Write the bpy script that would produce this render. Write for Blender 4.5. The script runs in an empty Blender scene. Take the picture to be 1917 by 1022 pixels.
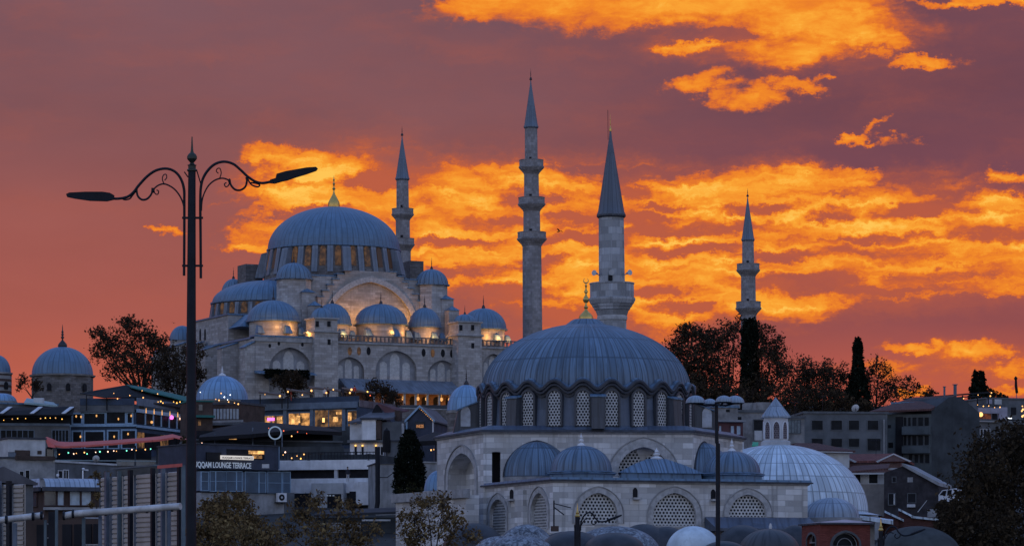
import bpy, math, random
from mathutils import Vector, Matrix
R = math.radians
PI = math.pi
C = bpy.context.scene.collection
SC = bpy.context.scene
rnd = random.Random(7)

# ---------------------------------------------------------------- camera
F, CX, HZ, ZC = 6500.0, 958.5, 1150.0, 2.5       # focal length and horizon row, in photo pixels; eye height in metres
cd = bpy.data.cameras.new('camera'); cam = bpy.data.objects.new('camera', cd); C.objects.link(cam)
cam.location = (0, 0, ZC); cam.rotation_euler = (R(90), 0, 0)
cd.sensor_fit = 'HORIZONTAL'; cd.sensor_width = 36.0; cd.lens = F/1917*36
cd.shift_y = (HZ-511)/1917
cd.clip_start = 1; cd.clip_end = 30000
SC.camera = cam

# ---------------------------------------------------------------- render look
SC.view_settings.view_transform = 'Standard'; SC.view_settings.look = 'None'
SC.view_settings.exposure = 0.0; SC.view_settings.gamma = 1.0
SC.render.engine = 'CYCLES'
SC.cycles.use_denoising = True
SC.cycles.max_bounces = 5; SC.cycles.diffuse_bounces = 3; SC.cycles.transparent_max_bounces = 4
SC.cycles.sample_clamp_indirect = 4.0

def lin(c):
    return tuple((x/255/12.92 if x/255 <= .04045 else ((x/255+.055)/1.055)**2.4) for x in c[:3]) + (1.0,)

class G:
    """small helper for node trees"""
    def __init__(s, nt): s.nt = nt; nt.nodes.clear()
    def n(s, t, ins=None, **props):
        nd = s.nt.nodes.new(t)
        for k, v in props.items(): setattr(nd, k, v)
        for k, v in (ins or {}).items():
            if isinstance(v, bpy.types.NodeSocket): s.nt.links.new(v, nd.inputs[k])
            else: nd.inputs[k].default_value = v
        return nd
    def m(s, op, a, b=0.0, c=None, clamp=False):
        ins = {0: a, 1: b}
        if c is not None: ins[2] = c
        return s.n('ShaderNodeMath', ins, operation=op, use_clamp=clamp).outputs[0]
    def v(s, op, a, b=(0, 0, 0)):
        nd = s.n('ShaderNodeVectorMath', {0: a, 1: b}, operation=op)
        return nd.outputs[1] if op in ('LENGTH', 'DOT_PRODUCT', 'DISTANCE') else nd.outputs[0]
    def mr(s, x, a, b, c=0.0, d=1.0, smooth=True):
        return s.n('ShaderNodeMapRange', {0: x, 1: a, 2: b, 3: c, 4: d}, interpolation_type='SMOOTHSTEP' if smooth else 'LINEAR').outputs[0]
    def mix(s, f, a, b, blend='MIX'):
        nd = s.n('ShaderNodeMix', {0: f, 6: a, 7: b}, data_type='RGBA', blend_type=blend, clamp_factor=True)
        return nd.outputs[2]
    def noise(s, vec, scale, detail=4, rough=.55, dist=0.0):
        return s.n('ShaderNodeTexNoise', {'Vector': vec, 'Scale': scale, 'Detail': detail, 'Roughness': rough, 'Distortion': dist}).outputs[0]
    def ramp(s, x, stops):
        nd = s.n('ShaderNodeValToRGB', {0: x}); e = nd.color_ramp.elements
        while len(e) < len(stops): e.new(.5)
        for el, (p, c) in zip(e, stops): el.position = p; el.color = c
        return nd.outputs[0]

# ---------------------------------------------------------------- sky: dusk, blue in the east and overhead, burning clouds in the west (+Y)
SUN_EL, SUN_AZ = R(1.5), R(4)
wd = bpy.data.worlds.new('World'); SC.world = wd; wd.use_nodes = True
wd.cycles.sampling_method = 'MANUAL'; wd.cycles.sample_map_resolution = 256
def build_sky():
    g = G(wd.node_tree)
    d = g.n('ShaderNodeTexCoord').outputs['Generated']
    x, y, z = g.n('ShaderNodeSeparateXYZ', {0: d}).outputs
    az = g.m('ARCTAN2', x, y); el = g.m('ARCSINE', z)
    U = g.m('MULTIPLY', az, 65.0); V = g.m('MULTIPLY', el, 65.0)     # one unit is about 0.88 degree
    P0 = g.n('ShaderNodeCombineXYZ', {0: U, 1: V, 2: 0.0}).outputs[0]
    # ragged edges: shift the lookup by noise
    wn = g.n('ShaderNodeTexNoise', {'Vector': P0, 'Scale': .8, 'Detail': 7, 'Roughness': .6}).outputs[1]
    off = g.v('MULTIPLY', g.v('SUBTRACT', wn, (.5, .5, .5)), (2.2, .62, 0))
    wf = g.n('ShaderNodeTexNoise', {'Vector': g.v('MULTIPLY', P0, (1, 1.6, 1)), 'Scale': 3.2, 'Detail': 6, 'Roughness': .7}).outputs[1]
    off = g.v('ADD', off, g.v('MULTIPLY', g.v('SUBTRACT', wf, (.5, .5, .5)), (.85, .42, 0)))
    P = g.v('ADD', P0, off)
    def pu(px, py):
        k = (px-CX)/F
        return (math.atan(k)*65, math.atan((HZ-py)/F/math.sqrt(1+k*k))*65, 0)
    def blob(px, py, rx, ry, rot=0, w=1.0):
        q = g.v('SUBTRACT', P, pu(px, py))
        if rot:
            q = g.n('ShaderNodeVectorRotate', {'Vector': q, 'Angle': R(rot)}, rotation_type='Z_AXIS').outputs[0]
        q = g.v('MULTIPLY', q, (100/rx, 100/ry, 0))
        l = g.v('LENGTH', q)
        return g.mr(l, 1.6, 0.25, 0.0, w)
    def union(bs):
        o = bs[0]
        for b in bs[1:]: o = g.m('SMOOTH_MAX', o, b, .15)
        return o
    bright = union([blob(*a) for a in CLOUDS])
    dark = union([blob(*a) for a in GAPS])
    f1 = g.m('SUBTRACT', g.noise(g.v('MULTIPLY', P, (.34, 1.5, 1)), 1.0, 5, .52), .5)
    f2 = g.m('SUBTRACT', g.noise(g.v('MULTIPLY', P0, (.9, 2.8, 1)), 1.0, 8, .66, .4), .5)
    f3 = g.m('SUBTRACT', g.noise(g.v('MULTIPLY', P, (.5, 3.7, 1)), 1.3, 5, .52), .5)
    band = g.m('MULTIPLY', g.mr(V, pu(958, 640)[1], pu(958, 560)[1]), g.mr(V, pu(958, 250)[1], pu(958, 330)[1]))   # the long streaked bank
    f = g.m('ADD', g.m('MULTIPLY', f1, 1.35), g.m('MULTIPLY', f2, g.m('SUBTRACT', 1.35, g.m('MULTIPLY', band, .55))))
    fill = union([blob(*a) for a in FILL])
    D = g.m('ADD', g.m('MULTIPLY', bright, .62), g.m('MULTIPLY', f, g.m('ADD', .85, g.m('MULTIPLY', band, .25))))
    D = g.m('ADD', D, g.m('MULTIPLY', fill, .32))
    D = g.m('SUBTRACT', D, g.m('MULTIPLY', dark, .74))
    D = g.m('ADD', D, g.m('MULTIPLY', f3, g.m('MULTIPLY', band, 1.75)))
    D = g.m('MULTIPLY', D, g.mr(g.m('MAXIMUM', bright, fill), 0.0, .6))
    # base colour: mauve aloft to salmon near the skyline, more violet to the right
    ty = g.mr(V, pu(958, 720)[1], pu(958, 0)[1], 0, 1, False)
    left = g.ramp(ty, [(0, lin((194, 98, 78))), (.16, lin((168, 90, 79))), (.45, lin((153, 88, 83))), (.7, lin((129, 86, 91))), (1, lin((122, 87, 96)))])
    right = g.ramp(ty, [(0, lin((186, 90, 74))), (.16, lin((146, 79, 80))), (.45, lin((128, 74, 84))), (.7, lin((110, 71, 84))), (1, lin((112, 73, 86)))])
    base = g.mix(g.mr(U, -2.5, 6.5), left, right)
    sv = g.noise(g.v('MULTIPLY', P0, (.18, .5, 1)), 1.0, 5, .5)
    base = g.mix(1.0, base, g.ramp(sv, [(.3, (.90, .90, .92, 1)), (.7, (1.07, 1.06, 1.05, 1))]), 'MULTIPLY')
    D = g.m('ADD', D, g.m('MULTIPLY', g.m('SUBTRACT', 1.0, band), .08))
    col = g.ramp(g.m('MULTIPLY', D, .92), [(.0, lin((150, 84, 78))), (.16, lin((186, 92, 62))), (.36, lin((222, 110, 46))), (.58, lin((242, 138, 42))), (.8, lin((251, 166, 54))), (1.0, lin((255, 196, 84)))])
    glow_ = g.mr(g.m('ADD', fill, g.m('MULTIPLY', f1, .9)), .05, .95, 0, .8)
    base = g.mix(glow_, base, lin((196, 96, 62)))
    front = g.mix(g.mr(D, -.02, .5), base, col)
    # colours bleed softly out of the lit bank
    # the rest of the dome
    up = g.mr(el, -.05, 1.1, 0, 1)
    rest = g.ramp(up, REST)
    wm = g.m('MULTIPLY', g.mr(el, .62, .22), g.mr(y, -.2, .75))
    sky = g.mix(wm, rest, front)
    sky = g.mix(g.mr(z, -.02, -.12), sky, (.02, .022, .03, 1))
    b1 = g.n('ShaderNodeBackground', {0: sky, 1: 1.0})
    ns = g.n('ShaderNodeTexSky', sky_type='NISHITA', sun_disc=False, sun_elevation=SUN_EL, sun_rotation=SUN_AZ, altitude=40)
    b2 = g.n('ShaderNodeBackground', {0: g.mix(wm, ns.outputs[0], (0, 0, 0, 1)), 1: 0.05})
    ad = g.n('ShaderNodeAddShader', {0: b1.outputs[0], 1: b2.outputs[0]})
    g.n('ShaderNodeOutputWorld', {0: ad.outputs[0]})
# centre x, centre y, half width, half height (photo pixels), tilt, weight
CLOUDS = [(900, 8, 130, 26, -10), (1060, 18, 190, 44), (1330, 8, 330, 38), (1300, 82, 60, 14, -12), (1480, 92, 110, 26), (1620, 72, 90, 22, 10),
          (1520, 40, 150, 40), (1880, -2, 190, 9), (1738, 118, 70, 12), (1640, 105, 30, 9, 0, .6),
          (1318, 152, 62, 19, -14), (1362, 170, 50, 18, -20), (1408, 184, 66, 22), (1455, 172, 50, 18, 18), (1498, 157, 60, 14, 14), (1540, 148, 30, 8, 0, .7), (1600, 260, 40, 10, -14), (1640, 270, 40, 8, 0, .8), (1690, 262, 36, 12, 15), (1640, 234, 34, 8, -15, .7),
          (545, 298, 95, 22, 8), (610, 325, 90, 34), (650, 368, 170, 36), (560, 375, 80, 22, -4), (480, 392, 80, 12, -20, .8), (470, 450, 80, 24), (560, 435, 130, 34), (325, 432, 34, 10, 6, .75), (420, 380, 50, 7, -6, .6),
          (720, 420, 150, 70), (870, 370, 110, 48), (930, 520, 130, 40), (900, 470, 190, 80), (990, 330, 70, 26), (1080, 420, 150, 60), (1130, 520, 220, 70), (1050, 350, 60, 30),
          (1250, 350, 110, 22, 0, .9), (1420, 350, 200, 34), (1560, 345, 110, 24, -12), (1350, 440, 240, 90), (1560, 420, 170, 80), (1760, 440, 190, 60), (1880, 430, 110, 75), (1905, 335, 34, 22, 25),
          (1450, 530, 220, 60), (1700, 520, 200, 40), (1230, 580, 160, 20, 0, .9), (1520, 580, 70, 26), (1880, 520, 90, 40),
          (1700, 655, 62, 14, 4, .85), (1830, 658, 70, 20, -6, .9), (1890, 690, 44, 22, -20, .85), (1640, 690, 90, 14, 0, .5), (1860, 735, 80, 10, 0, .6), (1700, 735, 50, 12, 0, .7), (1640, 700, 40, 30, 0, .4)]
GAPS = [(1307, 425, 140, 17), (1261, 386, 70, 9), (1082, 420, 60, 22), (1657, 448, 80, 11), (1508, 530, 140, 22), (1767, 528, 130, 22), (1290, 574, 90, 11), (1853, 436, 100, 15), (1738, 592, 220, 36), (1000, 495, 80, 12), (870, 455, 70, 10), (1180, 360, 60, 12), (1560, 402, 46, 18), (1190, 405, 90, 16), (1420, 395, 90, 12), (930, 420, 90, 14), (830, 510, 130, 20, -5), (1090, 450, 130, 12), (1300, 465, 120, 13), (1650, 470, 130, 14), (1780, 590, 240, 42),
        (1080, 590, 120, 20), (960, 545, 110, 18), (1420, 480, 110, 10), (1700, 395, 70, 16, -8), (700, 335, 60, 12), (600, 400, 80, 9), (1340, 66, 60, 12), (1010, 380, 60, 12, 0, .8), (1230, 545, 150, 12), (1640, 545, 120, 12)]
FILL = [(1250, 430, 420, 120), (1700, 460, 330, 120), (900, 420, 230, 120), (1200, 545, 380, 85), (650, 350, 200, 70), (1480, 60, 260, 70, 0, .7), (1820, 690, 180, 60, 0, .4)]
REST = [(0, (.66, .67, .77, 1)), (.16, (.57, .63, .82, 1)), (.5, (.25, .39, .75, 1)), (1, (.16, .30, .70, 1))]
build_sky()

# ---------------------------------------------------------------- the sun, all but gone behind the hill
sl = bpy.data.lights.new('sun', 'SUN'); so = bpy.data.objects.new('sun', sl); C.objects.link(so)
sl.energy = 0.12; sl.angle = R(3); sl.color = (1, .52, .25)
so.rotation_euler = (R(90)-SUN_EL, 0, PI-SUN_AZ)      # shines from the west (+Y) towards the camera
so.location = (0, 0, 200)

# ---------------------------------------------------------------- geometry helpers
def W(px, py, Y): return Vector(((px-CX)/F*Y, Y, ZC+(HZ-py)/F*Y))
def S(n, Y): return n/F*Y                                   # photo pixels to metres at distance Y
def Zy(py, Y): return ZC+(HZ-py)/F*Y
GP = [(-400, -.5), (0, 0), (235, .2), (300, 4), (350, 8), (400, 14), (450, 20), (500, 26), (600, 36), (660, 39.5), (692, 41), (699, 44.6), (720, 45.5), (900, 46), (1500, 28), (4000, 0), (20000, 0)]
def gz(Y):
    for (a, b), (c, d) in zip(GP, GP[1:]):
        if Y <= c: return b+(d-b)*(Y-a)/(c-a)
    return 0.0

class MB:
    """collects faces, links them as ONE mesh object"""
    def __init__(s): s.v = []; s.f = []; s.uv = {}; s.mi = []; s.cur = 0
    def face(s, pts, uv=None):
        i = len(s.v); s.v += [tuple(p) for p in pts]; s.f.append(tuple(range(i, i+len(pts))))
        s.mi.append(s.cur)
        if uv: s.uv[len(s.f)-1] = uv
    def box(s, x0, x1, y0, y1, z0, z1, fr=None):
        p = [(x, y, z) for z in (z0, z1) for y in (y0, y1) for x in (x0, x1)]
        if fr: p = [fr(*q) for q in p]
        for q in ((0, 2, 3, 1), (4, 5, 7, 6), (0, 1, 5, 4), (2, 6, 7, 3), (0, 4, 6, 2), (1, 3, 7, 5)): s.face([p[k] for k in q])
    def hexa(s, b, t):
        n = len(b); s.face(list(reversed(b))); s.face(t)
        for k in range(n): s.face([b[k], b[(k+1) % n], t[(k+1) % n], t[k]])
    def prism(s, poly, d0, d1, fr=None):
        """outline [(u, z)] pulled from depth d0 to d1; fr(u, d, z) gives the point"""
        fr = fr or (lambda u, d, z: (u, d, z))
        a = [fr(u, d0, z) for u, z in poly]; b = [fr(u, d1, z) for u, z in poly]; n = len(poly)
        s.face(a); s.face(b[::-1])
        for k in range(n): s.face([a[k], b[k], b[(k+1) % n], a[(k+1) % n]])
    def lathe(s, prof, n, c=(0, 0, 0), ridge=0.0, per=1, a0=0.0, a1=2*PI, sq=1.0, lift=None, uvr=None):
        """prof [(r, z)] round c; every per-th column stands proud by ridge (share of r); uv = (rib count, length down the skin)"""
        full = abs(a1-a0-2*PI) < 1e-6; cols = n if full else n+1
        L = [0.0]
        for (r0, z0), (r1, z1) in zip(prof, prof[1:]): L.append(L[-1]+math.hypot(r1-r0, z1-z0))
        base = len(s.v)
        for j, (r, z) in enumerate(prof):
            for k in range(cols):
                a = a0+(a1-a0)*k/n; rr = r*(1+(ridge if per > 1 and k % per == 0 else 0))
                zz = z+(lift(a, j) if lift else 0)
                s.v.append((c[0]+rr*math.sin(a), c[1]-rr*math.cos(a)*sq, c[2]+zz))
        for j in range(len(prof)-1):
            for k in range(n):
                k2 = (k+1) % cols
                i = [base+j*cols+k, base+j*cols+k2, base+(j+1)*cols+k2, base+(j+1)*cols+k]
                u = k/per; w = (k+1)/per
                if uvr: u = (a1-a0)*k/n*uvr; w = (a1-a0)*(k+1)/n*uvr
                s.f.append(tuple(i)); s.mi.append(s.cur); s.uv[len(s.f)-1] = [(u, L[j]), (w, L[j]), (w, L[j+1]), (u, L[j+1])]
    def tube(s, pts, r, n=6, r1=None, cap=True):
        pts = [Vector(p) for p in pts]; m = len(pts); base = len(s.v); up = Vector((.13, .31, .94))
        for j, p in enumerate(pts):
            t = (pts[min(j+1, m-1)]-pts[max(j-1, 0)]).normalized()
            a = t.cross(up)
            if a.length < .05: a = t.cross(Vector((1, 0, 0)))
            a.normalize(); b = t.cross(a)
            rr = r[j] if isinstance(r, (list, tuple)) else (r if r1 is None else r+(r1-r)*j/(m-1))
            for k in range(n):
                q = p+(a*math.cos(2*PI*k/n)+b*math.sin(2*PI*k/n))*rr; s.v.append(tuple(q))
        for j in range(m-1):
            for k in range(n):
                s.f.append((base+j*n+k, base+j*n+(k+1) % n, base+(j+1)*n+(k+1) % n, base+(j+1)*n+k)); s.mi.append(s.cur)
        if cap:
            s.f.append(tuple(base+k for k in range(n))[::-1]); s.mi.append(s.cur)
            s.f.append(tuple(base+(m-1)*n+k for k in range(n))); s.mi.append(s.cur)
    def ball(s, c, r, n=8, m=5, sz=1.0):
        s.lathe([(max(r*math.cos(a), 1e-4), r*math.sin(a)*sz) for a in [(-PI/2)+PI*k/m for k in range(m+1)]], n, c)
    def build(s, name, mat, parent=None, local=False, smooth=True, ang=35):
        if parent is not None and not local:
            o = parent; off = Vector((0, 0, 0))
            while o: off = off+o.location; o = o.parent
            vs = [(x-off.x, y-off.y, z-off.z) for x, y, z in s.v]
        else: vs = s.v
        me = bpy.data.meshes.new(name); me.from_pydata(vs, [], s.f)
        ul = me.uv_layers.new(name='UVMap'); buf = [0.0]*(2*len(me.loops))
        for i, p in enumerate(me.polygons):
            u = s.uv.get(i)
            if u is None:
                nn = p.normal
                if abs(nn.z) > .75: u = [(vs[k][0], vs[k][1]) for k in p.vertices]
                else:
                    l = math.hypot(nn.x, nn.y) or 1; tx, ty = -nn.y/l, nn.x/l
                    u = [(vs[k][0]*tx+vs[k][1]*ty, vs[k][2]) for k in p.vertices]
            for q, (a, b) in zip(p.loop_indices, u): buf[2*q] = a; buf[2*q+1] = b
        ul.data.foreach_set('uv', buf)
        for mm in (mat if isinstance(mat, (list, tuple)) else [mat]): me.materials.append(mm)
        if any(s.mi): me.polygons.foreach_set('material_index', s.mi)
        if smooth:
            me.polygons.foreach_set('use_smooth', [True]*len(me.polygons)); me.set_sharp_from_angle(angle=R(ang))
        me.update()
        o = bpy.data.objects.new(name, me); C.objects.link(o)
        if parent is not None: o.parent = parent
        return o

def tag(o, label, cat, group=None):
    o['label'] = label; o['category'] = cat
    if group: o['group'] = group
    return o
def thing(name, label, cat, loc=(0, 0, 0), group=None, rz=0.0):
    o = bpy.data.objects.new(name, None); C.objects.link(o)
    o.location = loc; o.rotation_euler = (0, 0, rz); o.empty_display_size = .5
    return tag(o, label, cat, group)
def kids(o): return list(o.children)
def copy_tree(o, parent=None):
    c = o.copy(); C.objects.link(c)
    if parent is not None: c.parent = parent
    for ch in kids(o): copy_tree(ch, c)
    return c

class PL:
    """an upright wall plane between two plan points; px rows and columns are traced onto it"""
    def __init__(s, a, b):
        s.o = Vector((a[0], a[1])); t = Vector((b[0]-a[0], b[1]-a[1])); s.len = t.length; s.t = t.normalized()
        s.n = Vector((-s.t.y, s.t.x))                      # inward, away from the camera when a is left of b
    def pt(s, u, d, z):
        p = s.o+s.t*u+s.n*d; return (p.x, p.y, z)
    def uz(s, px, py):
        k = (px-CX)/F
        u = (k*s.o.y-s.o.x)/(s.t.x-k*s.t.y); Y = s.o.y+s.t.y*u
        return u, ZC+(HZ-py)/F*Y
    def u(s, px): return s.uz(px, 0)[0]
    def z(s, px, py): return s.uz(px, py)[1]
def pl(px0, Y0, px1, Y1):
    return PL((W(px0, 0, Y0).x, Y0), (W(px1, 0, Y1).x, Y1))

def arch_z(x, hw, rise, e=.18):
    """height of a pointed arch at offset x from its middle"""
    r = hw*(1+e); top = math.sqrt(max(r*r-(e*hw)**2, 0))
    return rise*math.sqrt(max(r*r-(abs(x)+e*hw)**2, 0))/top
def arch_poly(uc, hw, z0, zs, za, n=10, e=.18):
    """outline of an arched opening: sill z0, springing zs, apex za"""
    p = [(uc+hw, z0)] if zs > z0+1e-4 else []
    for k in range(2*n+1):
        x = hw*math.cos(PI*k/(2*n)); p.append((uc+x, zs+arch_z(x, hw, za-zs, e)))
    if zs > z0+1e-4: p.append((uc-hw, z0))
    return p
def arched_wall(mb, P, u0, u1, z0, z1, arches, depth=.8, n=10, d0=0.0):
    """a wall face with arched openings (uc, hw, sill, spring, apex) and their soffits, depth deep"""
    cur = u0
    for (uc, hw, a0, zs, za) in sorted(arches):
        mb.face([P.pt(cur, d0, z0), P.pt(uc-hw, d0, z0), P.pt(uc-hw, d0, z1), P.pt(cur, d0, z1)])
        if a0 > z0+1e-3: mb.face([P.pt(uc-hw, d0, z0), P.pt(uc+hw, d0, z0), P.pt(uc+hw, d0, a0), P.pt(uc-hw, d0, a0)])
        pr = arch_poly(uc, hw, a0, zs, za, n)
        cv = [q for q in pr if q[1] >= zs-1e-6]
        for a, b in zip(cv, cv[1:]): mb.face([P.pt(b[0], d0, b[1]), P.pt(a[0], d0, a[1]), P.pt(a[0], d0, z1), P.pt(b[0], d0, z1)])
        pr2 = pr+[pr[0]]
        for a, b in zip(pr2, pr2[1:]): mb.face([P.pt(a[0], d0, a[1]), P.pt(b[0], d0, b[1]), P.pt(b[0], d0+depth, b[1]), P.pt(a[0], d0+depth, a[1])])
        cur = uc+hw
    mb.face([P.pt(cur, d0, z0), P.pt(u1, d0, z0), P.pt(u1, d0, z1), P.pt(cur, d0, z1)])
def arch_ring(mb, P, uc, hw, zs, za, t, d0, d1, leg=0.0, n=12):
    """a band of voussoirs of width t round an arch, standing from depth d0 to d1"""
    a = arch_poly(uc, hw, zs-leg, zs, za, n); b = arch_poly(uc, hw+t, zs-leg, zs, za+t, n)
    for k in range(len(a)-1):
        q = [a[k], b[k], b[k+1], a[k+1]]
        mb.face([P.pt(x, d0, z) for x, z in q])
        mb.face([P.pt(b[k][0], d0, b[k][1]), P.pt(b[k][0], d1, b[k][1]), P.pt(b[k+1][0], d1, b[k+1][1]), P.pt(b[k+1][0], d0, b[k+1][1])])
        mb.face([P.pt(a[k+1][0], d0, a[k+1][1]), P.pt(a[k+1][0], d1, a[k+1][1]), P.pt(a[k][0], d1, a[k][1]), P.pt(a[k][0], d0, a[k][1])])

def ell(r, h, m=14, e=2.0, top=.0, flare=0.0):
    """dome profile from the eave (r, 0) to the crown (~0, h)"""
    p = []
    for k in range(m+1):
        a = PI/2*k/m; c = max(math.cos(a), 0)**(2/e); sn = math.sin(a)**(2/e)
        p.append((max(r*c, .02), h*sn))
    if flare: p = [(r+flare, -flare*.35), (r+flare*.4, -flare*.08)]+p
    return p
def dome(c, r, h, ribs=24, e=2.0, ridge=.012, m=14, mb=None, **k):
    mb = mb or MB()
    mb.lathe(ell(r, h, m, e), ribs*4, c, ridge, 4, **k)
    return mb
def finial_prof(h, w):
    """a bronze alem: bulb, rings, balls and a spike"""
    p = [(w, 0), (w*1.1, h*.05), (w*.95, h*.14), (w*.5, h*.24), (w*.2, h*.30), (w*.2, h*.34)]
    for zc, rr in ((.42, .42), (.55, .30), (.66, .22)):
        for a in (-60, -20, 20, 60): p.append((w*(.13+rr*max(0, math.cos(R(a))-.3)), h*(zc+.045*a/60)))
    return p+[(w*.13, h*.72), (w*.10, h*.86), (w*.02, h)]
def finial(c, h, w, mat, parent, local=False, n=8):
    mb = MB(); mb.lathe(finial_prof(h, w), n, c); return mb.build('finial', mat, parent, local)

def win(P, px0, py0, px1, py1, mat, parent, frame=None, fw=.12, proud=.05, local=False, name='window', bars=(0, 0), depth=.12):
    """a rectangular window (pane box) on plane P with a frame sub-part"""
    u0, za = P.uz(px0, py0); u1, zb = P.uz(px1, py1)
    zt, zb = max(za, zb), min(za, zb)
    mb = MB(); mb.box(u0, u1, -proud+.02, depth, zb, zt, P.pt); o = mb.build(name, mat, parent, local, False)
    if frame:
        fb = MB(); d = -proud-.03
        fb.box(u0-fw, u1+fw, d, depth, zt+.003, zt+fw, P.pt); fb.box(u0-fw, u1+fw, d, depth, zb-fw, zb-.003, P.pt)
        fb.box(u0-fw, u0-.003, d, depth, zb, zt, P.pt); fb.box(u1+.003, u1+fw, d, depth, zb, zt, P.pt)
        for k in range(bars[0]):
            c = u0+(u1-u0)*(k+1)/(bars[0]+1); fb.box(c-fw*.4, c+fw*.4, d+.01, -.031-.001, zb, zt, P.pt)
        for k in range(bars[1]):
            c = zb+(zt-zb)*(k+1)/(bars[1]+1); fb.box(u0, u1, d+.014, -.034, c-fw*.35, c+fw*.35, P.pt)
        fb.build('frame', frame, o, local, False)
    return o
def lattice(P, uc, hw, z0, zs, za, d, mat, parent, name='window', thick=.12, n=10, local=False):
    mb = MB(); mb.prism(arch_poly(uc, hw, z0, zs, za, n), d, d+thick, P.pt); return mb.build(name, mat, parent, local, False)

# ---------------------------------------------------------------- materials
def newmat(name):
    m = bpy.data.materials.new(name); m.use_nodes = True; return m, G(m.node_tree)
def finish(g, col, rough=.8, metal=0.0, spec=.3, bump=None, bs=.3, bd=.05, emit=None, es=0.0, alpha=None):
    b = g.n('ShaderNodeBsdfPrincipled', {'Base Color': col, 'Roughness': rough, 'Metallic': metal, 'Specular IOR Level': spec})
    if bump is not None:
        g.nt.links.new(g.n('ShaderNodeBump', {'Height': bump, 'Strength': bs, 'Distance': bd}).outputs[0], b.inputs['Normal'])
    if emit is not None:
        if isinstance(emit, bpy.types.NodeSocket): g.nt.links.new(emit, b.inputs['Emission Color'])
        else: b.inputs['Emission Color'].default_value = emit
        b.inputs['Emission Strength'].default_value = es
    g.n('ShaderNodeOutputMaterial', {0: b.outputs[0]})
    return b
def sc(c, k): return (c[0]*k, c[1]*k, c[2]*k, 1)
def plain(name, c, rough=.7, metal=0.0, ns=1.5, amt=.25, spec=.3, streak=True):
    """painted or plain matter with uneven wear and faint runs"""
    m, g = newmat(name); tc = g.n('ShaderNodeTexCoord'); o = tc.outputs['Object']
    n1 = g.noise(o, ns, 5, .6); c4 = tuple(c[:3])+(1,)
    col = g.mix(g.mr(n1, .25, .75), sc(c, 1-amt), sc(c, 1+amt*.8))
    if streak:
        n2 = g.noise(g.v('MULTIPLY', o, (2.2, 2.2, .16)), ns*1.6, 4, .6)
        col = g.mix(g.m('MULTIPLY', g.mr(n2, .5, .8), .55), col, sc(c, .55))
    finish(g, col, rough, metal, spec); return m
def ashlar(name, c, bw=.9, bh=.42, var=.35, mortar=.55, streak=.5, warm=.0):
    m, g = newmat(name); uv = g.n('ShaderNodeTexCoord').outputs['UV']; ob = g.n('ShaderNodeTexCoord').outputs['Object']
    br = g.n('ShaderNodeTexBrick', {'Vector': uv, 'Color1': sc(c, 1-var*.6), 'Color2': sc(c, 1+var*.5), 'Mortar': sc(c, mortar), 'Scale': 1.0, 'Mortar Size': .018, 'Mortar Smooth': .3, 'Bias': -.1, 'Brick Width': bw, 'Row Height': bh}, offset=.5)
    vb = g.n('ShaderNodeTexBrick', {'Vector': g.v('ADD', uv, (.37, bh*3, 0)), 'Color1': (.72, .70, .68, 1), 'Color2': (1.16, 1.17, 1.2, 1), 'Mortar': (1, 1, 1, 1), 'Scale': 1.0, 'Mortar Size': 0.0, 'Bias': .1, 'Brick Width': bw*2.3, 'Row Height': bh}, offset=.5)
    col = g.mix(.75, br.outputs[0], vb.outputs[0], 'MULTIPLY')
    n1 = g.noise(ob, .35, 6, .62); col = g.mix(g.m('MULTIPLY', g.mr(n1, .42, .75), .6), col, sc((c[0]*.62, c[1]*.58, c[2]*.55), 1))
    n2 = g.noise(g.v('MULTIPLY', ob, (1.6, 1.6, .12)), 1.2, 5, .6)
    col = g.mix(g.m('MULTIPLY', g.mr(n2, .5, .78), streak), col, sc(c, .42))
    n3 = g.noise(ob, 9.0, 3, .6); col = g.mix(g.m('MULTIPLY', g.mr(n3, .55, .8), .25), col, sc(c, 1.35))
    finish(g, col, .88, 0, .2, br.outputs[1], .35, -.03); return m
def leadm(name, c, sheet=1.5, streak=.55, seam=.6, hs=1.0, var=.25):
    """old lead sheeting in UV space: u counts ribs, v runs down the skin in metres"""
    m, g = newmat(name); tc = g.n('ShaderNodeTexCoord'); uv = tc.outputs['UV']; ob = tc.outputs['Object']
    u, v, _ = g.n('ShaderNodeSeparateXYZ', {0: uv}).outputs
    fu = g.m('ABSOLUTE', g.m('SUBTRACT', g.m('FRACT', u), .5))              # .5 on the seam
    fv = g.m('ABSOLUTE', g.m('SUBTRACT', g.m('FRACT', g.m('DIVIDE', v, sheet)), .5))
    cell = g.n('ShaderNodeCombineXYZ', {0: g.m('FLOOR', u), 1: g.m('FLOOR', g.m('DIVIDE', v, sheet)), 2: 0.0}).outputs[0]
    wn = g.n('ShaderNodeTexWhiteNoise', {'Vector': cell}, noise_dimensions='3D').outputs[0]
    col = g.mix(wn, sc(c, 1-var), sc(c, 1+var*.9))
    st = g.noise(g.v('MULTIPLY', uv, (3.2, .22, 1)), 1.0, 5, .65)
    col = g.mix(g.m('MULTIPLY', g.mr(st, .44, .66), streak), col, sc(c, .38))
    st2 = g.noise(g.v('MULTIPLY', uv, (2.1, .35, 1)), 1.7, 4, .6)
    col = g.mix(g.m('MULTIPLY', g.mr(st2, .55, .8), streak*.8), col, sc((c[0]*1.45, c[1]*1.5, c[2]*1.55), 1))
    n1 = g.noise(ob, .6, 5, .6); col = g.mix(g.m('MULTIPLY', g.mr(n1, .45, .75), .45), col, sc(c, .62))
    col = g.mix(g.m('MULTIPLY', g.mr(fu, .36, .48), seam), col, sc(c, .3))
    col = g.mix(g.m('MULTIPLY', g.mr(fv, .45, .485), seam*.8*hs), col, sc(c, .35))
    finish(g, col, .5, 0.0, .45, n1, .15, .05); return m
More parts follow.
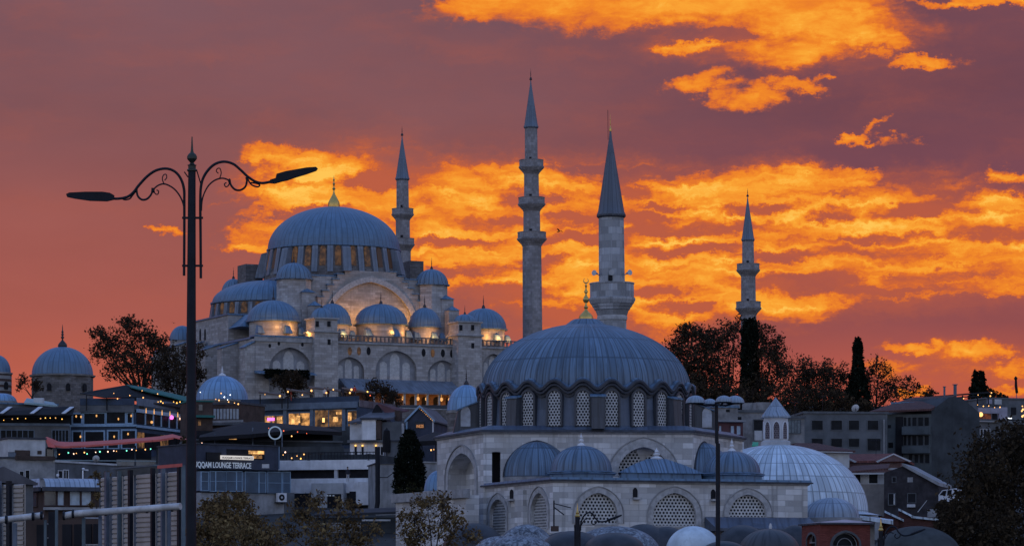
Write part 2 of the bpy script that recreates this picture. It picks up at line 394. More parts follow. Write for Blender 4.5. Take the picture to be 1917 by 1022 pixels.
def lat_mat(name, c, pitch=.14, hole=.31, asp=1.0):
    """pierced stone screen: rows of round holes on a hexagon grid"""
    m, g = newmat(name); uv = g.n('ShaderNodeTexCoord').outputs['UV']
    p = g.v('MULTIPLY', uv, (1/pitch, 1/pitch/asp, 0))
    def grid(off):
        q = g.v('DIVIDE', g.v('ADD', p, off), (1, 1.732, 1))
        q = g.v('SUBTRACT', g.v('FRACTION', q), (.5, .5, 0)); q = g.v('MULTIPLY', q, (1, 1.732, 0)); return g.v('LENGTH', q)
    d = g.m('MINIMUM', grid((0, 0, 0)), grid((.5, .866, 0)))
    n = g.noise(g.n('ShaderNodeTexCoord').outputs['Object'], 2.0, 4, .6)
    st = g.mix(g.mr(n, .3, .7), sc(c, .8), sc(c, 1.1))
    col = g.mix(g.mr(d, hole+.05, hole-.05), st, (.012, .013, .018, 1))
    finish(g, col, .8, 0, .2, d, .3, .02); return m
def glow(name, c, s, base=(.02, .02, .02), var=0.0, scale=2.0):
    m, g = newmat(name)
    e = tuple(c[:3])+(1,)
    if var:
        n = g.noise(g.n('ShaderNodeTexCoord').outputs['Object'], scale, 4, .65)
        e = g.mix(g.mr(n, .38, .68), sc(c, 1-var), sc(c, 1.25))
    finish(g, tuple(base)+(1,), .5, 0, .3, emit=e, es=s); return m
def glassm(name, c=(.03, .045, .06), rough=.12):
    m, g = newmat(name); n = g.noise(g.n('ShaderNodeTexCoord').outputs['Object'], .8, 3, .6)
    finish(g, g.mix(g.mr(n, .3, .7), sc(c, .6), sc(c, 1.4)), rough, 0, .7, n, .04, .05); return m
def tilem(name, c):
    m, g = newmat(name); uv = g.n('ShaderNodeTexCoord').outputs['UV']; ob = g.n('ShaderNodeTexCoord').outputs['Object']
    w = g.n('ShaderNodeTexBrick', {'Vector': uv, 'Color1': sc(c, .75), 'Color2': sc(c, 1.2), 'Mortar': sc(c, .4), 'Scale': 1.0, 'Mortar Size': .03, 'Brick Width': .3, 'Row Height': .34}, offset=.5)
    n = g.noise(ob, .7, 5, .6); col = g.mix(g.m('MULTIPLY', g.mr(n, .4, .7), .6), w.outputs[0], sc((c[0]*.6, c[1]*.7, c[2]*.8), 1))
    finish(g, col, .85, 0, .2, w.outputs[1], .5, -.04); return m
def leafm(name, a, b, c):
    m, g = newmat(name); r = g.n('ShaderNodeNewGeometry').outputs['Random Per Island']
    n = g.noise(g.n('ShaderNodeTexCoord').outputs['Object'], .5, 3, .6)
    t = g.m('ADD', g.m('MULTIPLY', r, .65), g.m('MULTIPLY', g.mr(n, .3, .7), .35))
    col = g.ramp(t, [(.1, sc(a, 1)), (.55, sc(b, 1)), (.95, sc(c, 1))])
    d = g.n('ShaderNodeBsdfDiffuse', {0: col}); tr = g.n('ShaderNodeBsdfTranslucent', {0: col})
    mx = g.n('ShaderNodeMixShader', {0: .25, 1: d.outputs[0], 2: tr.outputs[0]})
    g.n('ShaderNodeOutputMaterial', {0: mx.outputs[0]}); return m
def corr(name, c, pitch=.12):
    """profiled sheet with horizontal ribs"""
    m, g = newmat(name); uv = g.n('ShaderNodeTexCoord').outputs['UV']; ob = g.n('ShaderNodeTexCoord').outputs['Object']
    n = g.noise(ob, 1.2, 5, .6); st = g.noise(g.v('MULTIPLY', ob, (4, 4, .3)), 1.0, 4, .6)
    col = g.mix(g.mr(n, .3, .7), sc(c, .8), sc(c, 1.15)); col = g.mix(g.m('MULTIPLY', g.mr(st, .5, .75), .5), col, sc((c[0]*.6, c[1]*.5, c[2]*.42), 1))
    finish(g, col, .55, .1, .4); return m

STONE = ashlar('pale weathered ashlar', (.36, .345, .34), 1.1, .5, .3)
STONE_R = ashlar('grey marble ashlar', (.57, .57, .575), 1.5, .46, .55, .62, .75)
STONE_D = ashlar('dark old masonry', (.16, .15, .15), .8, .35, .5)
MINA = ashlar('minaret limestone', (.27, .26, .27), .8, .6, .35, .7, .45)
MINA_R = ashlar('minaret marble', (.36, .37, .39), .9, .62, .55, .7, .5)
VOUSS = plain('arch stones', (.38, .38, .39), .85, 0, 2.2, .3)
TRIM = plain('stone moulding', (.30, .30, .31), .85, 0, 1.2, .3)
DTRIM = plain('dark moulding', (.05, .055, .07), .7, 0, 2, .4)
LEAD = leadm('blue grey lead', (.10, .18, .285), 2.4, .4, .5, .3, .08)
LEAD_T = leadm('ribbed cap lead', (.115, .19, .29), 4.0, .4, .9, .2, .1)
LEAD_R = leadm('streaked lead', (.112, .175, .26), 2.7, .85, .85)
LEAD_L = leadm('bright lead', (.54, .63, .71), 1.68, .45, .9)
LEAD_B = leadm('sky blue lead', (.17, .31, .50), 1.6, .3, .6, .6)
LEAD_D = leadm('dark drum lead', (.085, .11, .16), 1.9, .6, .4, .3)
def mottle(name):
    m, g = newmat(name); ob = g.n('ShaderNodeTexCoord').outputs['Object']
    n1 = g.noise(g.v('MULTIPLY', ob, (1.5, 1.5, .7)), 1.5, 8, .7, 1.2); n2 = g.noise(ob, 5.0, 5, .65)
    t = g.m('ADD', g.m('MULTIPLY', n1, .75), g.m('MULTIPLY', n2, .25))
    finish(g, g.ramp(t, [(.36, (.022, .022, .028, 1)), (.47, (.085, .095, .115, 1)), (.54, (.20, .225, .26, 1)), (.66, (.36, .40, .46, 1))]), .6, 0, .35, n2, .3, .06); return m
LEAD_M = mottle('mottled old lead')
BLK_D = plain('black dome felt', (.03, .03, .036), .5, 0, 1.1, .5, .4)
LAT = lat_mat('pierced window screen', (.52, .52, .52), .30, .31)
LAT_S = lat_mat('small pierced screen', (.46, .46, .46), .27, .33)
LAT_F = lat_mat('far window screen', (.52, .52, .53), .2, .2)
GOLD = plain('gilded copper', (.62, .40, .12), .35, .85, 3, .2, .5, False)
BRONZE = plain('dark bronze', (.05, .045, .05), .5, .4, 3, .3)
WMARB = plain('white marble finial', (.62, .62, .64), .6, 0, 4, .15)
IRON = plain('dark painted iron', (.008, .011, .019), .5, 0, 3, .4, .18)
STEELB = plain('blue grey steel', (.10, .13, .18), .45, .3, 2, .3)
BLACK = plain('black', (.008, .008, .011), .7, 0, 1, .3)
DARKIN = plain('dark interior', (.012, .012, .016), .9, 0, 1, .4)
CONC = plain('weathered concrete', (.26, .265, .28), .9, 0, .7, .35)
CONC_L = plain('pale render', (.44, .45, .47), .9, 0, .6, .25)
CONC_D = plain('grey dark render', (.11, .118, .132), .9, 0, .5, .35)
CONC_V = plain('very dark render', (.045, .052, .06), .92, 0, .4, .4)
BLUEW = plain('slate blue boards', (.035, .055, .095), .7, 0, .8, .3)
BLUET = plain('pale blue trim', (.24, .36, .50), .6, 0, 2, .15)
NAVY = plain('navy boards', (.04, .048, .075), .75, 0, .8, .3)
WHITE = plain('white paint', (.66, .67, .71), .7, 0, .8, .18)
WHITE2 = plain('dull white paint', (.52, .53, .56), .75, 0, .6, .25)
BROWN = plain('brown timber', (.06, .04, .035), .8, 0, 1, .4)
MAROON = plain('maroon boards', (.10, .045, .05), .8, 0, 1, .3)
ROOFG = plain('grey slate roof', (.09, .09, .105), .75, 0, .8, .35)
ROOFD = plain('dark roof felt', (.03, .032, .04), .8, 0, .6, .4)
TILE = tilem('red clay tiles', (.20, .075, .065))
TILE_D = tilem('dull clay tiles', (.12, .06, .055))
BRICK = ashlar('red brick', (.19, .055, .045), .24, .075, .35, .7, .4)
GLASS = glassm('window glass')
GLASS_B = glassm('blue window glass', (.05, .09, .14), .08)
GLASS_D = plain('dark window glass', (.010, .012, .016), .5, 0, 1, .5, .12, False)
AWN_R = plain('red awning cloth', (.56, .12, .10), .75, 0, 1, .15)
AWN_G = plain('green awning cloth', (.02, .13, .12), .75, 0, 1, .2)
AWN_K = plain('black canopy cloth', (.006, .006, .009), .85, 0, 1, .3)
CORR = corr('beige hoarding sheet', (.38, .34, .31))
PIPE = plain('galvanised pipe', (.46, .46, .47), .5, .05, 2.5, .35)
STEEL_T = plain('teal steel post', (.09, .13, .16), .5, .2, 2, .3)
GREEN = plain('green tarpaulin', (.02, .30, .16), .6, 0, 2, .2)
BARK = plain('bark', (.035, .028, .024), .95, 0, 3, .4)
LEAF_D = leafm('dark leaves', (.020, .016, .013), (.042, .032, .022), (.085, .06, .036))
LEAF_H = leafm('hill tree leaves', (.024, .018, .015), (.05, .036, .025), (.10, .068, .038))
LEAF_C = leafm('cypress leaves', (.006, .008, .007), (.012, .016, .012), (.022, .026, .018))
LEAF_A = leafm('autumn leaves', (.06, .042, .024), (.15, .10, .05), (.30, .22, .10))
LEAF_G = leafm('olive leaves', (.020, .022, .012), (.045, .042, .020), (.10, .09, .045))
WARMW = glow('warm lit window', (1.0, .46, .14), .085, var=.7, scale=.9)
WARMB = glow('bright lit interior', (1.0, .46, .13), .75, var=.95, scale=.9)
BULB = glow('warm bulb', (1.0, .48, .15), 2.3)
BULB_W = glow('white bulb', (.85, .92, 1.0), 4.0)
BULB_P = glow('pinkish bulb', (1.0, .58, .42), 3.5)
BULB_G = glow('green bulb', (.2, 1.0, .68), 2.2)
BULB_R = glow('red lantern', (1.0, .16, .06), 1.6)
NEON = glow('magenta neon', (1.0, .15, .75), 2.2)
SIGNW = glow('lit sign panel', (.95, .90, .88), .7)
RING = glow('pale ring light', (.45, .60, .80), .25, (.3, .35, .4))
LETTER = glow('pale lettering', (.55, .66, .78), .12, (.55, .6, .65))
LETTER_O = glow('orange lettering', (1.0, .42, .15), .55)
GROUND = plain('dark earth and paving', (.045, .045, .045), .95, 0, .12, .5, .2, False)

# ---------------------------------------------------------------- ground: one sheet from the shore over the hill to the horizon
def build_ground():
    mb = MB(); ys = [-400, -60, 0, 60, 120, 180, 235, 260, 280, 300, 325, 350, 375, 400, 425, 450, 475, 500, 525, 550, 575, 600, 640, 660, 680, 692, 699, 720, 800, 900, 1200, 1500, 2500, 4000, 8000, 20000]
    fx = [-1, -.4, -.16, -.12, -.09, -.06, -.03, 0, .03, .06, .09, .12, .16, .4, 1]
    grid = [[(f*(700+abs(y)*1.2)*1.6, y, gz(y)+(.25*math.sin(f*70+y*.05) if 0 < abs(f) < .5 and 40 < y < 900 else 0)) for f in fx] for y in ys]
    for a, b in zip(grid, grid[1:]):
        for k in range(len(fx)-1): mb.face([a[k], a[k+1], b[k+1], b[k]])
    o = mb.build('ground', GROUND); o['kind'] = 'structure'
build_ground()

# ---------------------------------------------------------------- the great mosque on the hill
MR = R(25); MC, MS = math.cos(MR), math.sin(MR)
MX, MY, MZ = W(625, 0, 740).x, 740.0, 45.0
class SF:
    """plane facing the camera side, at depth v behind the dome's middle (negative: in front)"""
    def __init__(s, v): s.v = v
    def pt(s, u, d, z): return (u, s.v+d, z-MZ)
    def uz(s, px, py):
        k = (px-CX)/F; u = (k*(MY+s.v*MC)-MX+s.v*MS)/(MC-k*MS); return u, ZC+(HZ-py)/F*(MY+u*MS+s.v*MC)
    def u(s, px): return s.uz(px, 0)[0]
    def z(s, px, py): return s.uz(px, py)[1]
class SQ:
    """plane on the left flank, at u"""
    def __init__(s, u): s.uu = u
    def pt(s, t, d, z): return (s.uu+d, -t, z-MZ)
    def uz(s, px, py):
        k = (px-CX)/F; v = (MX+s.uu*MC-k*MY-k*s.uu*MS)/(MS+k*MC); return -v, ZC+(HZ-py)/F*(MY+s.uu*MS+v*MC)
    def z(s, px, py): return s.uz(px, py)[1]
def mz(py, v=0, u=0): return ZC+(HZ-py)/F*(MY+u*MS+v*MC)-MZ      # local height of a photo row at (u, v)
def warm(name, loc, e, r=.25, col=(1, .43, .085)):
    l = bpy.data.lights.new(name, 'POINT'); l.energy = e; l.color = col; l.shadow_soft_size = r
    o = bpy.data.objects.new(name, l); C.objects.link(o); o.location = loc; return o

def great_mosque():
    t = thing('mosque', 'huge grey stone mosque with blue lead domes crowning the hill', 'mosque', (MX, MY, MZ), None, MR)
    def B(mb, name, mat, par=None, **k): return mb.build(name, mat, par or t, True, **k)
    def wl(px, py, v, e, off=.8):
        u, z = SF(v).uz(px, py); o = warm('floodlight', (u, v-off, z-MZ), e); o.parent = t
    # lower body
    f = SF(-31.0); zt = 643
    uL = SF(-32.7).u(478); uM = f.u(592); uR = 33.0
    mb = MB(); ztop = f.z(742, 643)
    ar = []
    for px, hw, ap, sp in ((655, 27, 668, 694), (742, 38, 656, 692), (829, 28, 674, 702), (924, 21, 662, 690)):
        uc = f.u(px); h = f.u(px+hw)-uc; ar.append((uc, h, f.z(px, 735), f.z(px, sp), f.z(px, ap)))
    arched_wall(mb, f, uM, uR, -1+MZ, ztop, ar, 1.0)
    f2 = SF(-32.7); zt2 = f2.z(540, 632)
    uc = f2.u(544); h = f2.u(584)-uc; a2 = [(uc, h, f2.z(544, 740), f2.z(544, 692), f2.z(544, 650))]
    arched_wall(mb, f2, uL, f2.u(592), -1+MZ, zt2, a2, 1.3)
    mb.box(f2.u(592), f2.u(592)+.02, -32.7, -30, -1, zt2-MZ)
    # flanks, back and roof deck of the body
    mb.box(uL, uL+.5, -32.6, 31, -1, zt2-MZ-.3); mb.box(uR-.5, uR, -30.9, 31, -1, ztop-MZ); mb.box(uL, uR, 30.5, 31, -1, ztop-MZ)
    B(mb, 'wall', STONE, smooth=False)
    mb = MB(); mb.box(uL+.1, uR-.1, -30.5, 30.4, ztop-MZ-1.1, ztop-MZ-.5); mb.box(uL-.3, f2.u(592), -33.1, -30.4, zt2-MZ, zt2-MZ+.35)
    mb.box(uL-.3, uL+.8, -30.4, 30.9, zt2-MZ-.3, zt2-MZ+.1)
    B(mb, 'roof', LEAD, smooth=False)
    mb = MB(); mb.box(uL-.25, f2.u(592), -33.0, -32.72, zt2-MZ-.9, zt2-MZ-.003); mb.box(uM, uR, -31.35, -31.02, ztop-MZ-.35, ztop-MZ)
    B(mb, 'cornice', TRIM, smooth=False)
    # fill panels in the arches with pierced windows
    for (uc, h, z0, zs, za), P, dd in [(x, f, 1.0) for x in ar]+[(x, f2, 1.3) for x in a2]:
        mb = MB(); mb.box(uc-h, uc+h, P.v+dd-.05, P.v+dd+.2, z0-MZ, za-MZ); B(mb, 'arch_infill', INFILL, smooth=False)
        hh = za-zs
        for off, w_, k in ((0, .24, .86), (-.56, .18, .42), (.56, .18, .42)):
            zb = zs-(za-zs)*.62
            lattice(P, uc+off*h, w_*h, zb, zs+hh*k*.55, zs+hh*k, dd-.12, LAT_F, t, local=True)
    # oval windows below the balustrade
    for px, py, lit in ((655, 657, 1), (672, 657, 1), (690, 657, 0), (793, 660, 0), (810, 661, 1), (829, 661, 0), (846, 662, 0)):
        u, z = f.uz(px, py); mb = MB(); mb.prism([(u+.45*math.cos(a), z+.85*math.sin(a)) for a in [2*PI*k/12 for k in range(12)]], -.04, .2, f.pt)
        B(mb, 'oval_window', WARMW if lit else DARKIN, smooth=False)
    for px, py in ((522, 643), (566, 645), (505, 647)):
        u, z = f2.uz(px, py); mb = MB(); mb.prism([(u+.3*math.cos(a), z+.4*math.sin(a)) for a in [2*PI*k/10 for k in range(10)]], -.03, .2, f2.pt)
        B(mb, 'oval_window', DARKIN, smooth=False)
    # balustrade
    mb = MB(); zb = ztop-MZ
    mb.box(uM, uR, -31.3, -31.05, zb+1.15, zb+1.4); mb.box(uM, uR, -31.3, -31.05, zb+.003, zb+.2)
    k = uM+.3
    while k < uR-.3:
        mb.box(k-.16, k+.16, -31.26, -31.09, zb+.2, zb+1.15); k += .92
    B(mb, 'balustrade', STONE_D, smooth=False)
    # the two square buttress turrets
    for pxa, pxb, yt, yc, ycap in ((589, 633, 597, 622, 574), (858, 902, 604, 629, 586)):
        P = SF(-34.2); ua, ub = P.u(pxa), P.u(pxb); um = (ua+ub)/2; z1 = P.z((pxa+pxb)/2, yt)-MZ; z2 = P.z((pxa+pxb)/2, yc)-MZ; z3 = P.z((pxa+pxb)/2, ycap)-MZ
        mb = MB(); w_ = ub-ua; mb.box(ua, ub, -34.2, -34.2+w_, -1, z2); mb.box(ua+.12, ub-.12, -34.08, -34.2+w_-.12, z2+.3, z1)
        tw = B(mb, 'turret', STONE, smooth=False)
        mb = MB(); mb.box(ua-.35, ub+.35, -34.55, -33.85+w_, z2, z2+.3); mb.box(ua-.2, ub+.2, -34.4, -34+w_, z1, z1+.28); B(mb, 'cornice', TRIM, tw, smooth=False)
        mb = MB(); mb.lathe([(w_*.52, 0)]+ell(w_*.45, z3-z1-.3, 8), 32, (um, -34.2+w_/2, z1+.28), .02, 4); B(mb, 'cap_dome', LEAD, tw)
        for qx, qy in ((pxa+27, yt+9), (pxa+5, yt+9), (pxa+27, yt+43)):
            u, z = P.uz(qx, qy); mb = MB(); mb.box(u-.32, u+.32, -34.26, -34.0, z-MZ-.55, z-MZ+.55); B(mb, 'slit_window', DARKIN, tw, smooth=False)
        finial((um, -34.2+w_/2, z3-.05), 2.0, .25, BRONZE, tw, True)
    # aisle domes with lit drums
    for px, r, yb, ytop, dr in ((512, 47, 601, 562, 26), (622, 34, 607, 568, 20), (713, 48, 607, 569, 24), (795, 30, 612, 576, 22), (905, 42, 616, 577, 20)):
        v = -24.2; P = SF(v); u, z = P.uz(px, yb); z -= MZ; rr = S(r, MY); hh = mz(ytop, v, u)-z
        mb = MB(); mb.lathe([(rr*.93, mz(yb+dr, v, u)-1.5), (rr*.93, z)], 32, (u, v, 0), uvr=rr); dm = B(mb, 'aisle_drum', STONE)
        mb = MB(); mb.lathe([(rr*.9, -.32), (rr*1.05, -.3), (rr*1.05, 0)]+ell(rr, hh, 12), 28*4, (u, v, z), .011, 4); d = B(mb, 'aisle_dome', LEAD, dm)
        finial((u, v, z+hh-.05), 2.9, .36, BRONZE, d, True)
        # little sloping buttress roofs round the drum
        for a in (-50, 10, 62):
            mb = MB(); a = R(a); bx, by = u+math.sin(a)*rr*1.05, v-math.cos(a)*rr*1.05; q = .8
            b = [(bx-q, by-q, z-2.9), (bx+q, by-q, z-2.9), (bx+q, by+q, z-2.9), (bx-q, by+q, z-2.9)]
            mb.hexa(b, [(bx-q*.6, by-q*.1, z-1.5), (bx+q*.6, by-q*.1, z-1.5), (bx+q*.6, by+q, z-1.2), (bx-q*.6, by+q, z-1.2)])
            B(mb, 'buttress_roof', LEAD, dm, smooth=False)
    # base of the great dome: square block, stepped gable with its big arch
    Pf = SF(-15.6); zroof = ztop-MZ-.6
    mb = MB(); z_sq = mz(521, -14, 0); mb.box(-15.4, 15.4, -14.9, 15.4, zroof, z_sq); B(mb, 'dome_base', STONE, smooth=False)
    mb = MB(); mb.box(-15.6, 15.6, -15.0, 15.6, z_sq, z_sq+.3); B(mb, 'base_roof', LEAD, smooth=False)
    uc = Pf.u(694); hw = Pf.u(775)-uc; za = Pf.z(694, 528); zs = Pf.z(694, 618)
    mb = MB()
    steps = [(48, 508), (62, 516), (70, 526), (80, 537), (89, 548), (98, 560)]
    arch = arch_poly(uc, hw, zs-2, zs-1e-5, za, 14, .12)
    cv = arch
    def topz(x):
        o = abs(x-uc)/ (Pf.u(694+100)-uc)*100
        for w_, y in steps:
            if o <= w_+.01: return Pf.z(694, y)
        return Pf.z(694, 560)
    ed = sorted(set([round(uc+s_*(Pf.u(694+w_)-uc), 4) for w_, y in steps for s_ in (-1, 1)]))
    for a, b in zip(ed, ed[1:]):
        n = 8; zt_ = topz((a+b)/2)
        for k in range(n):
            x0 = a+(b-a)*k/n; x1 = a+(b-a)*(k+1)/n
            def low(x): return zs-1.8+ (arch_z(min(abs(x-uc), hw), hw, za-zs, .12)+1.8 if abs(x-uc) < hw else -1.5)
            mb.face([Pf.pt(x0, 0, low(x0)), Pf.pt(x1, 0, low(x1)), Pf.pt(x1, 0, zt_), Pf.pt(x0, 0, zt_)])
            mb.face([Pf.pt(x0, 0, low(x0)), Pf.pt(x0, 1.2, low(x0)), Pf.pt(x1, 1.2, low(x1)), Pf.pt(x1, 0, low(x1))])
        mb.face([Pf.pt(a, 0, zt_), Pf.pt(b, 0, zt_), Pf.pt(b, 1.6, zt_), Pf.pt(a, 1.6, zt_)])
    for a in ed:
        za_, zb_ = topz(a-.02), topz(a+.02); lo, hi = min(za_, zb_), max(za_, zb_)
        if hi-lo > .05 or a in (ed[0], ed[-1]): mb.face([Pf.pt(a, 0, lo if hi-lo > .05 else zs-3), Pf.pt(a, 1.6, lo if hi-lo > .05 else zs-3), Pf.pt(a, 1.6, hi), Pf.pt(a, 0, hi)])
    gb = B(mb, 'stepped_gable', STONE, smooth=False)
    mb = MB(); arch_ring(mb, Pf, uc, hw, zs, za, 1.15, -.22, .02, 0, 16); B(mb, 'arch_band', VOUSS, gb, smooth=False)
    for w_, y in steps:
        for s_ in (-1, 1):
            mb = MB(); x = uc+s_*(Pf.u(694+w_)-uc); x2 = x-s_*1.3; z = Pf.z(694, y)
            mb.box(min(x, x2)-.15, max(x, x2)+.15, -15.85, -13.8, z-MZ+.003, z-MZ+.22)
            B(mb, 'step_capping', LEAD, gb, smooth=False)
    mb = MB(); mb.prism(arch_poly(uc, hw+.2, zs-4, zs, za+.2, 14, .12), .95, 1.25, Pf.pt); ty = B(mb, 'tympanum', STONE, smooth=False)
    for ro, zz, n, hw_ in ((0, 562, 5, .95), (1, 544, 3, .75), (2, 584, 7, .9)):
        for k in range(n):
            x = uc+(k-(n-1)/2)*2.45; z = Pf.z(694, zz)
            lattice(Pf, x, hw_, z-1.25, z+.5, z+1.25, .85, GLASS_D if zz != 544 else LAT_F, ty, local=True, name='window', n=6)
    # corner towers with ribbed caps and the stepped blocks at their feet
    for px, r, yb, yt, v, yb2 in ((550, 32, 522, 492, -14.6, 562), (808, 30, 533, 504, -14.6, 566), (437, 22, 549, 522, 15, 572), (725, 22, 530, 500, 16.5, 545)):
        P = SF(v); u, z = P.uz(px, yb); z -= MZ; rr = S(r, MY); hh = mz(yt, v, u)-z
        mb = MB(); mb.lathe([(rr*1.02, zroof), (rr*1.02, mz(yb2, v, u)), (rr*.98, mz(yb2, v, u)+.2), (rr*.98, z)], 8 if v < 0 else 16, (u, v, 0), uvr=rr, a0=R(22.5), a1=R(382.5)); tw = B(mb, 'corner_tower', STONE)
        mb = MB(); mb.lathe([(rr*.95, -.3), (rr*1.1, -.25), (rr*1.1, 0)]+ell(rr, hh, 12), 22*4, (u, v, z), .035, 4); d = B(mb, 'tower_dome', LEAD_T, tw)
        finial((u, v, z+hh-.05), 2.6, .3, BRONZE, d, True)
    for px, yt, w_, v in ((577, 547, 24, -18.5), (592, 572, 19, -21), (838, 560, 24, -18), (850, 581, 20, -20.5)):
        P = SF(v); u, z = P.uz(px, yt); z -= MZ; q = S(w_, MY)
        mb = MB(); mb.box(u-q*.5, u+q*.5, v, v+q, zroof, z); s_ = B(mb, 'step_block', STONE, smooth=False)
        mb = MB(); mb.hexa([(u-q*.58, v-.3, z+.003), (u+q*.58, v-.3, z+.003), (u+q*.58, v+q, z+.003), (u-q*.58, v+q, z+.003)], [(u-.1, v+q*.4, z+.95), (u+.1, v+q*.4, z+.95), (u+.1, v+q*.6, z+.95), (u-.1, v+q*.6, z+.95)]); B(mb, 'cap_roof', LEAD, s_, smooth=False)
    for px0, px1, yt, yb, v in ((460, 492, 494, 532, 8), (768, 793, 488, 545, 8)):
        P = SF(v); ua, z = P.uz(px0, yt); ub = P.u(px1); mb = MB(); zb_ = P.z(px0, yb)
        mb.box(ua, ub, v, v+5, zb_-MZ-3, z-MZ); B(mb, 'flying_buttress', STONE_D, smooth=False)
    # drum: dark wall, lit windows, slanting piers
    z0 = mz(521); z1 = mz(468); rt = S(122, MY); rb = S(131, MY)
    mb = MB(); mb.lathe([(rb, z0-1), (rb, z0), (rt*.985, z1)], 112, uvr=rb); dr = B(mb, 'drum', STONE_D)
    N = 28
    for k in range(N):
        a = 2*PI*(k+.5)/N-MR; ca, sa = math.cos(a), math.sin(a)
        def fr(x, d, z, sa=sa, ca=ca):
            q = rt+(rb-rt)*(z1-z)/(z1-z0); q += d; return (q*sa+x*ca, -q*ca+x*sa, z)
        if k % 2 == 0 or True:
            mb = MB(); h_ = z1-z0
            mb.prism(arch_poly(0, .62, z0+h_*.22, z0+h_*.74, z0+h_*.92, 5), .06, -.3, fr); B(mb, 'drum_window', DARKW if (k*7) % 5 in (1, 3) else WARMW, dr, smooth=False)
        a2 = 2*PI*k/N-MR; ca2, sa2 = math.cos(a2), math.sin(a2)
        big = k % 4 == 1
        def fr2(x, d, z, sa=sa2, ca=ca2): return ((rt+d)*sa+x*ca, -(rt+d)*ca+x*sa, z)
        w_ = .62 if not big else .85; e0 = 1.35 if not big else 2.9; e1 = .35 if not big else 1.5
        mb = MB(); mb.hexa([fr2(-w_, -.6, z0), fr2(w_, -.6, z0), fr2(w_, e0, z0), fr2(-w_, e0, z0)], [fr2(-w_, -.6, z1-.35), fr2(w_, -.6, z1-.35), fr2(w_, e1, z1-.9 if big else z1-.5), fr2(-w_, e1, z1-.9 if big else z1-.5)])
        B(mb, 'drum_pier', LEADP, dr, smooth=False)
    # great dome
    mb = MB(); r_ = S(123, MY); h_ = mz(388)-z1
    mb.lathe([(r_*.97, -.45), (r_*1.02, -.4), (r_*1.02, -.1)]+ell(r_, h_, 20, 1.98), 72*4, (0, 0, z1), .0045, 4); gd = B(mb, 'great_dome', LEAD)
    zt_ = z1+h_; mb = MB(); mb.lathe([(1.25, -.15), (1.3, .3), (1.2, 1.0), (.75, 1.9), (.3, 2.7), (.16, 3.2), (.16, 3.6), (.38, 3.9), (.16, 4.2), (.16, 4.7), (.3, 4.95), (.13, 5.2), (.13, 5.6), (.24, 5.8), (.1, 6.0), (.02, 6.7)], 12, (0, 0, zt_)); B(mb, 'finial', GOLD, gd)
    # half dome on the left with its windowed drum, and the roofs stepping down
    u_, v_ = -15.0, -1.0; zb_ = mz(568, v_, u_); rr = S(106, MY); hh = S(42, MY)
    mb = MB(); mb.lathe([(rr*.97, -.4), (rr*1.03, -.35), (rr*1.03, 0)]+ell(rr, hh, 12), 128, (u_, v_, zb_), .006, 4, a0=R(-180), a1=0); hd = B(mb, 'half_dome', LEAD)
    zc_ = mz(597, v_, u_); mb = MB(); mb.lathe([(rr*.99, zroof), (rr*.99, zb_)], 48, (u_, v_, 0), uvr=rr, a0=R(-180), a1=0); hw_ = B(mb, 'half_drum', STONE_D)
    for k in range(13):
        a = R(-176+172*k/12)
        def fr(x, d, z, a=a): q = rr+d; return (u_+q*math.sin(a)+x*math.cos(a), v_-q*math.cos(a)+x*math.sin(a), z)
        mb = MB(); mb.prism(arch_poly(0, .62, zc_+.5, zb_-1.5, zb_-.6, 5), .08, -.3, fr); B(mb, 'drum_window', WARMW, hw_, smooth=False)
        a = R(-176+172*(k+.5)/12)
        def fr3(x, d, z, a=a): q = rr+d; return (u_+q*math.sin(a)+x*math.cos(a), v_-q*math.cos(a)+x*math.sin(a), z)
        mb = MB(); mb.hexa([fr3(-.45, -.4, zc_), fr3(.45, -.4, zc_), fr3(.45, .7, zc_), fr3(-.45, .7, zc_)], [fr3(-.45, -.4, zb_-.5), fr3(.45, -.4, zb_-.5), fr3(.45, .3, zb_-.6), fr3(-.45, .3, zb_-.6)]); B(mb, 'drum_pier', LEADP, hw_, smooth=False)
    Q = SQ(-29.5)
    mb = MB(); zq = Q.z(380, 600)-MZ; mb.box(-29.5, -16, -15, 8, zroof-.5, zq); B(mb, 'flank_block', STONE, smooth=False)
    mb = MB(); mb.box(-29.8, -16, -15.3, 8.3, zq, zq+.3)
    zq2 = mz(613, -20, -26)
    mb.hexa([(-29.6, -22, zq2), (-18, -22, zq2), (-18, -15.3, zq2), (-29.6, -15.3, zq2)], [(-26, -19, zq+.1), (-18, -19, zq+.1), (-18, -15.3, zq+.1), (-26, -15.3, zq+.1)])
    B(mb, 'flank_roof', LEAD, smooth=False)
    for px in (375, 384):
        t_, z = Q.uz(px, 625); mb = MB(); mb.prism(arch_poly(t_, .5, z-1.3, z+.3, z+1.1, 5), -.05, .3, Q.pt); B(mb, 'window', DARKIN, smooth=False)
    # buttress fins along the flank
    for v, e, yt in ((-32.6, 2.2, 640), (-23, 3.6, 642), (-13, 3.6, 645), (-3, 3.4, 640), (7, 3.4, 640), (18, 3.2, 650)):
        z = mz(yt, v, uL); mb = MB()
        mb.hexa([(uL-e, v, -1), (uL+.2, v, -1), (uL+.2, v+2.6, -1), (uL-e, v+2.6, -1)], [(uL-e, v, z-1.2), (uL+.2, v, z), (uL+.2, v+2.6, z), (uL-e, v+2.6, z-1.2)]); b_ = B(mb, 'flank_buttress', STONE, smooth=False)
        mb = MB(); mb.hexa([(uL-e-.2, v-.2, z-1.25), (uL-.05, v-.2, z+.02), (uL-.05, v+2.8, z+.02), (uL-e-.2, v+2.8, z-1.25)], [(uL-e-.2, v-.2, z-1.0), (uL-.05, v-.2, z+.25), (uL-.05, v+2.8, z+.25), (uL-e-.2, v+2.8, z-1.0)]); B(mb, 'capping', LEAD, b_, smooth=False)
    Qw = SQ(uL)
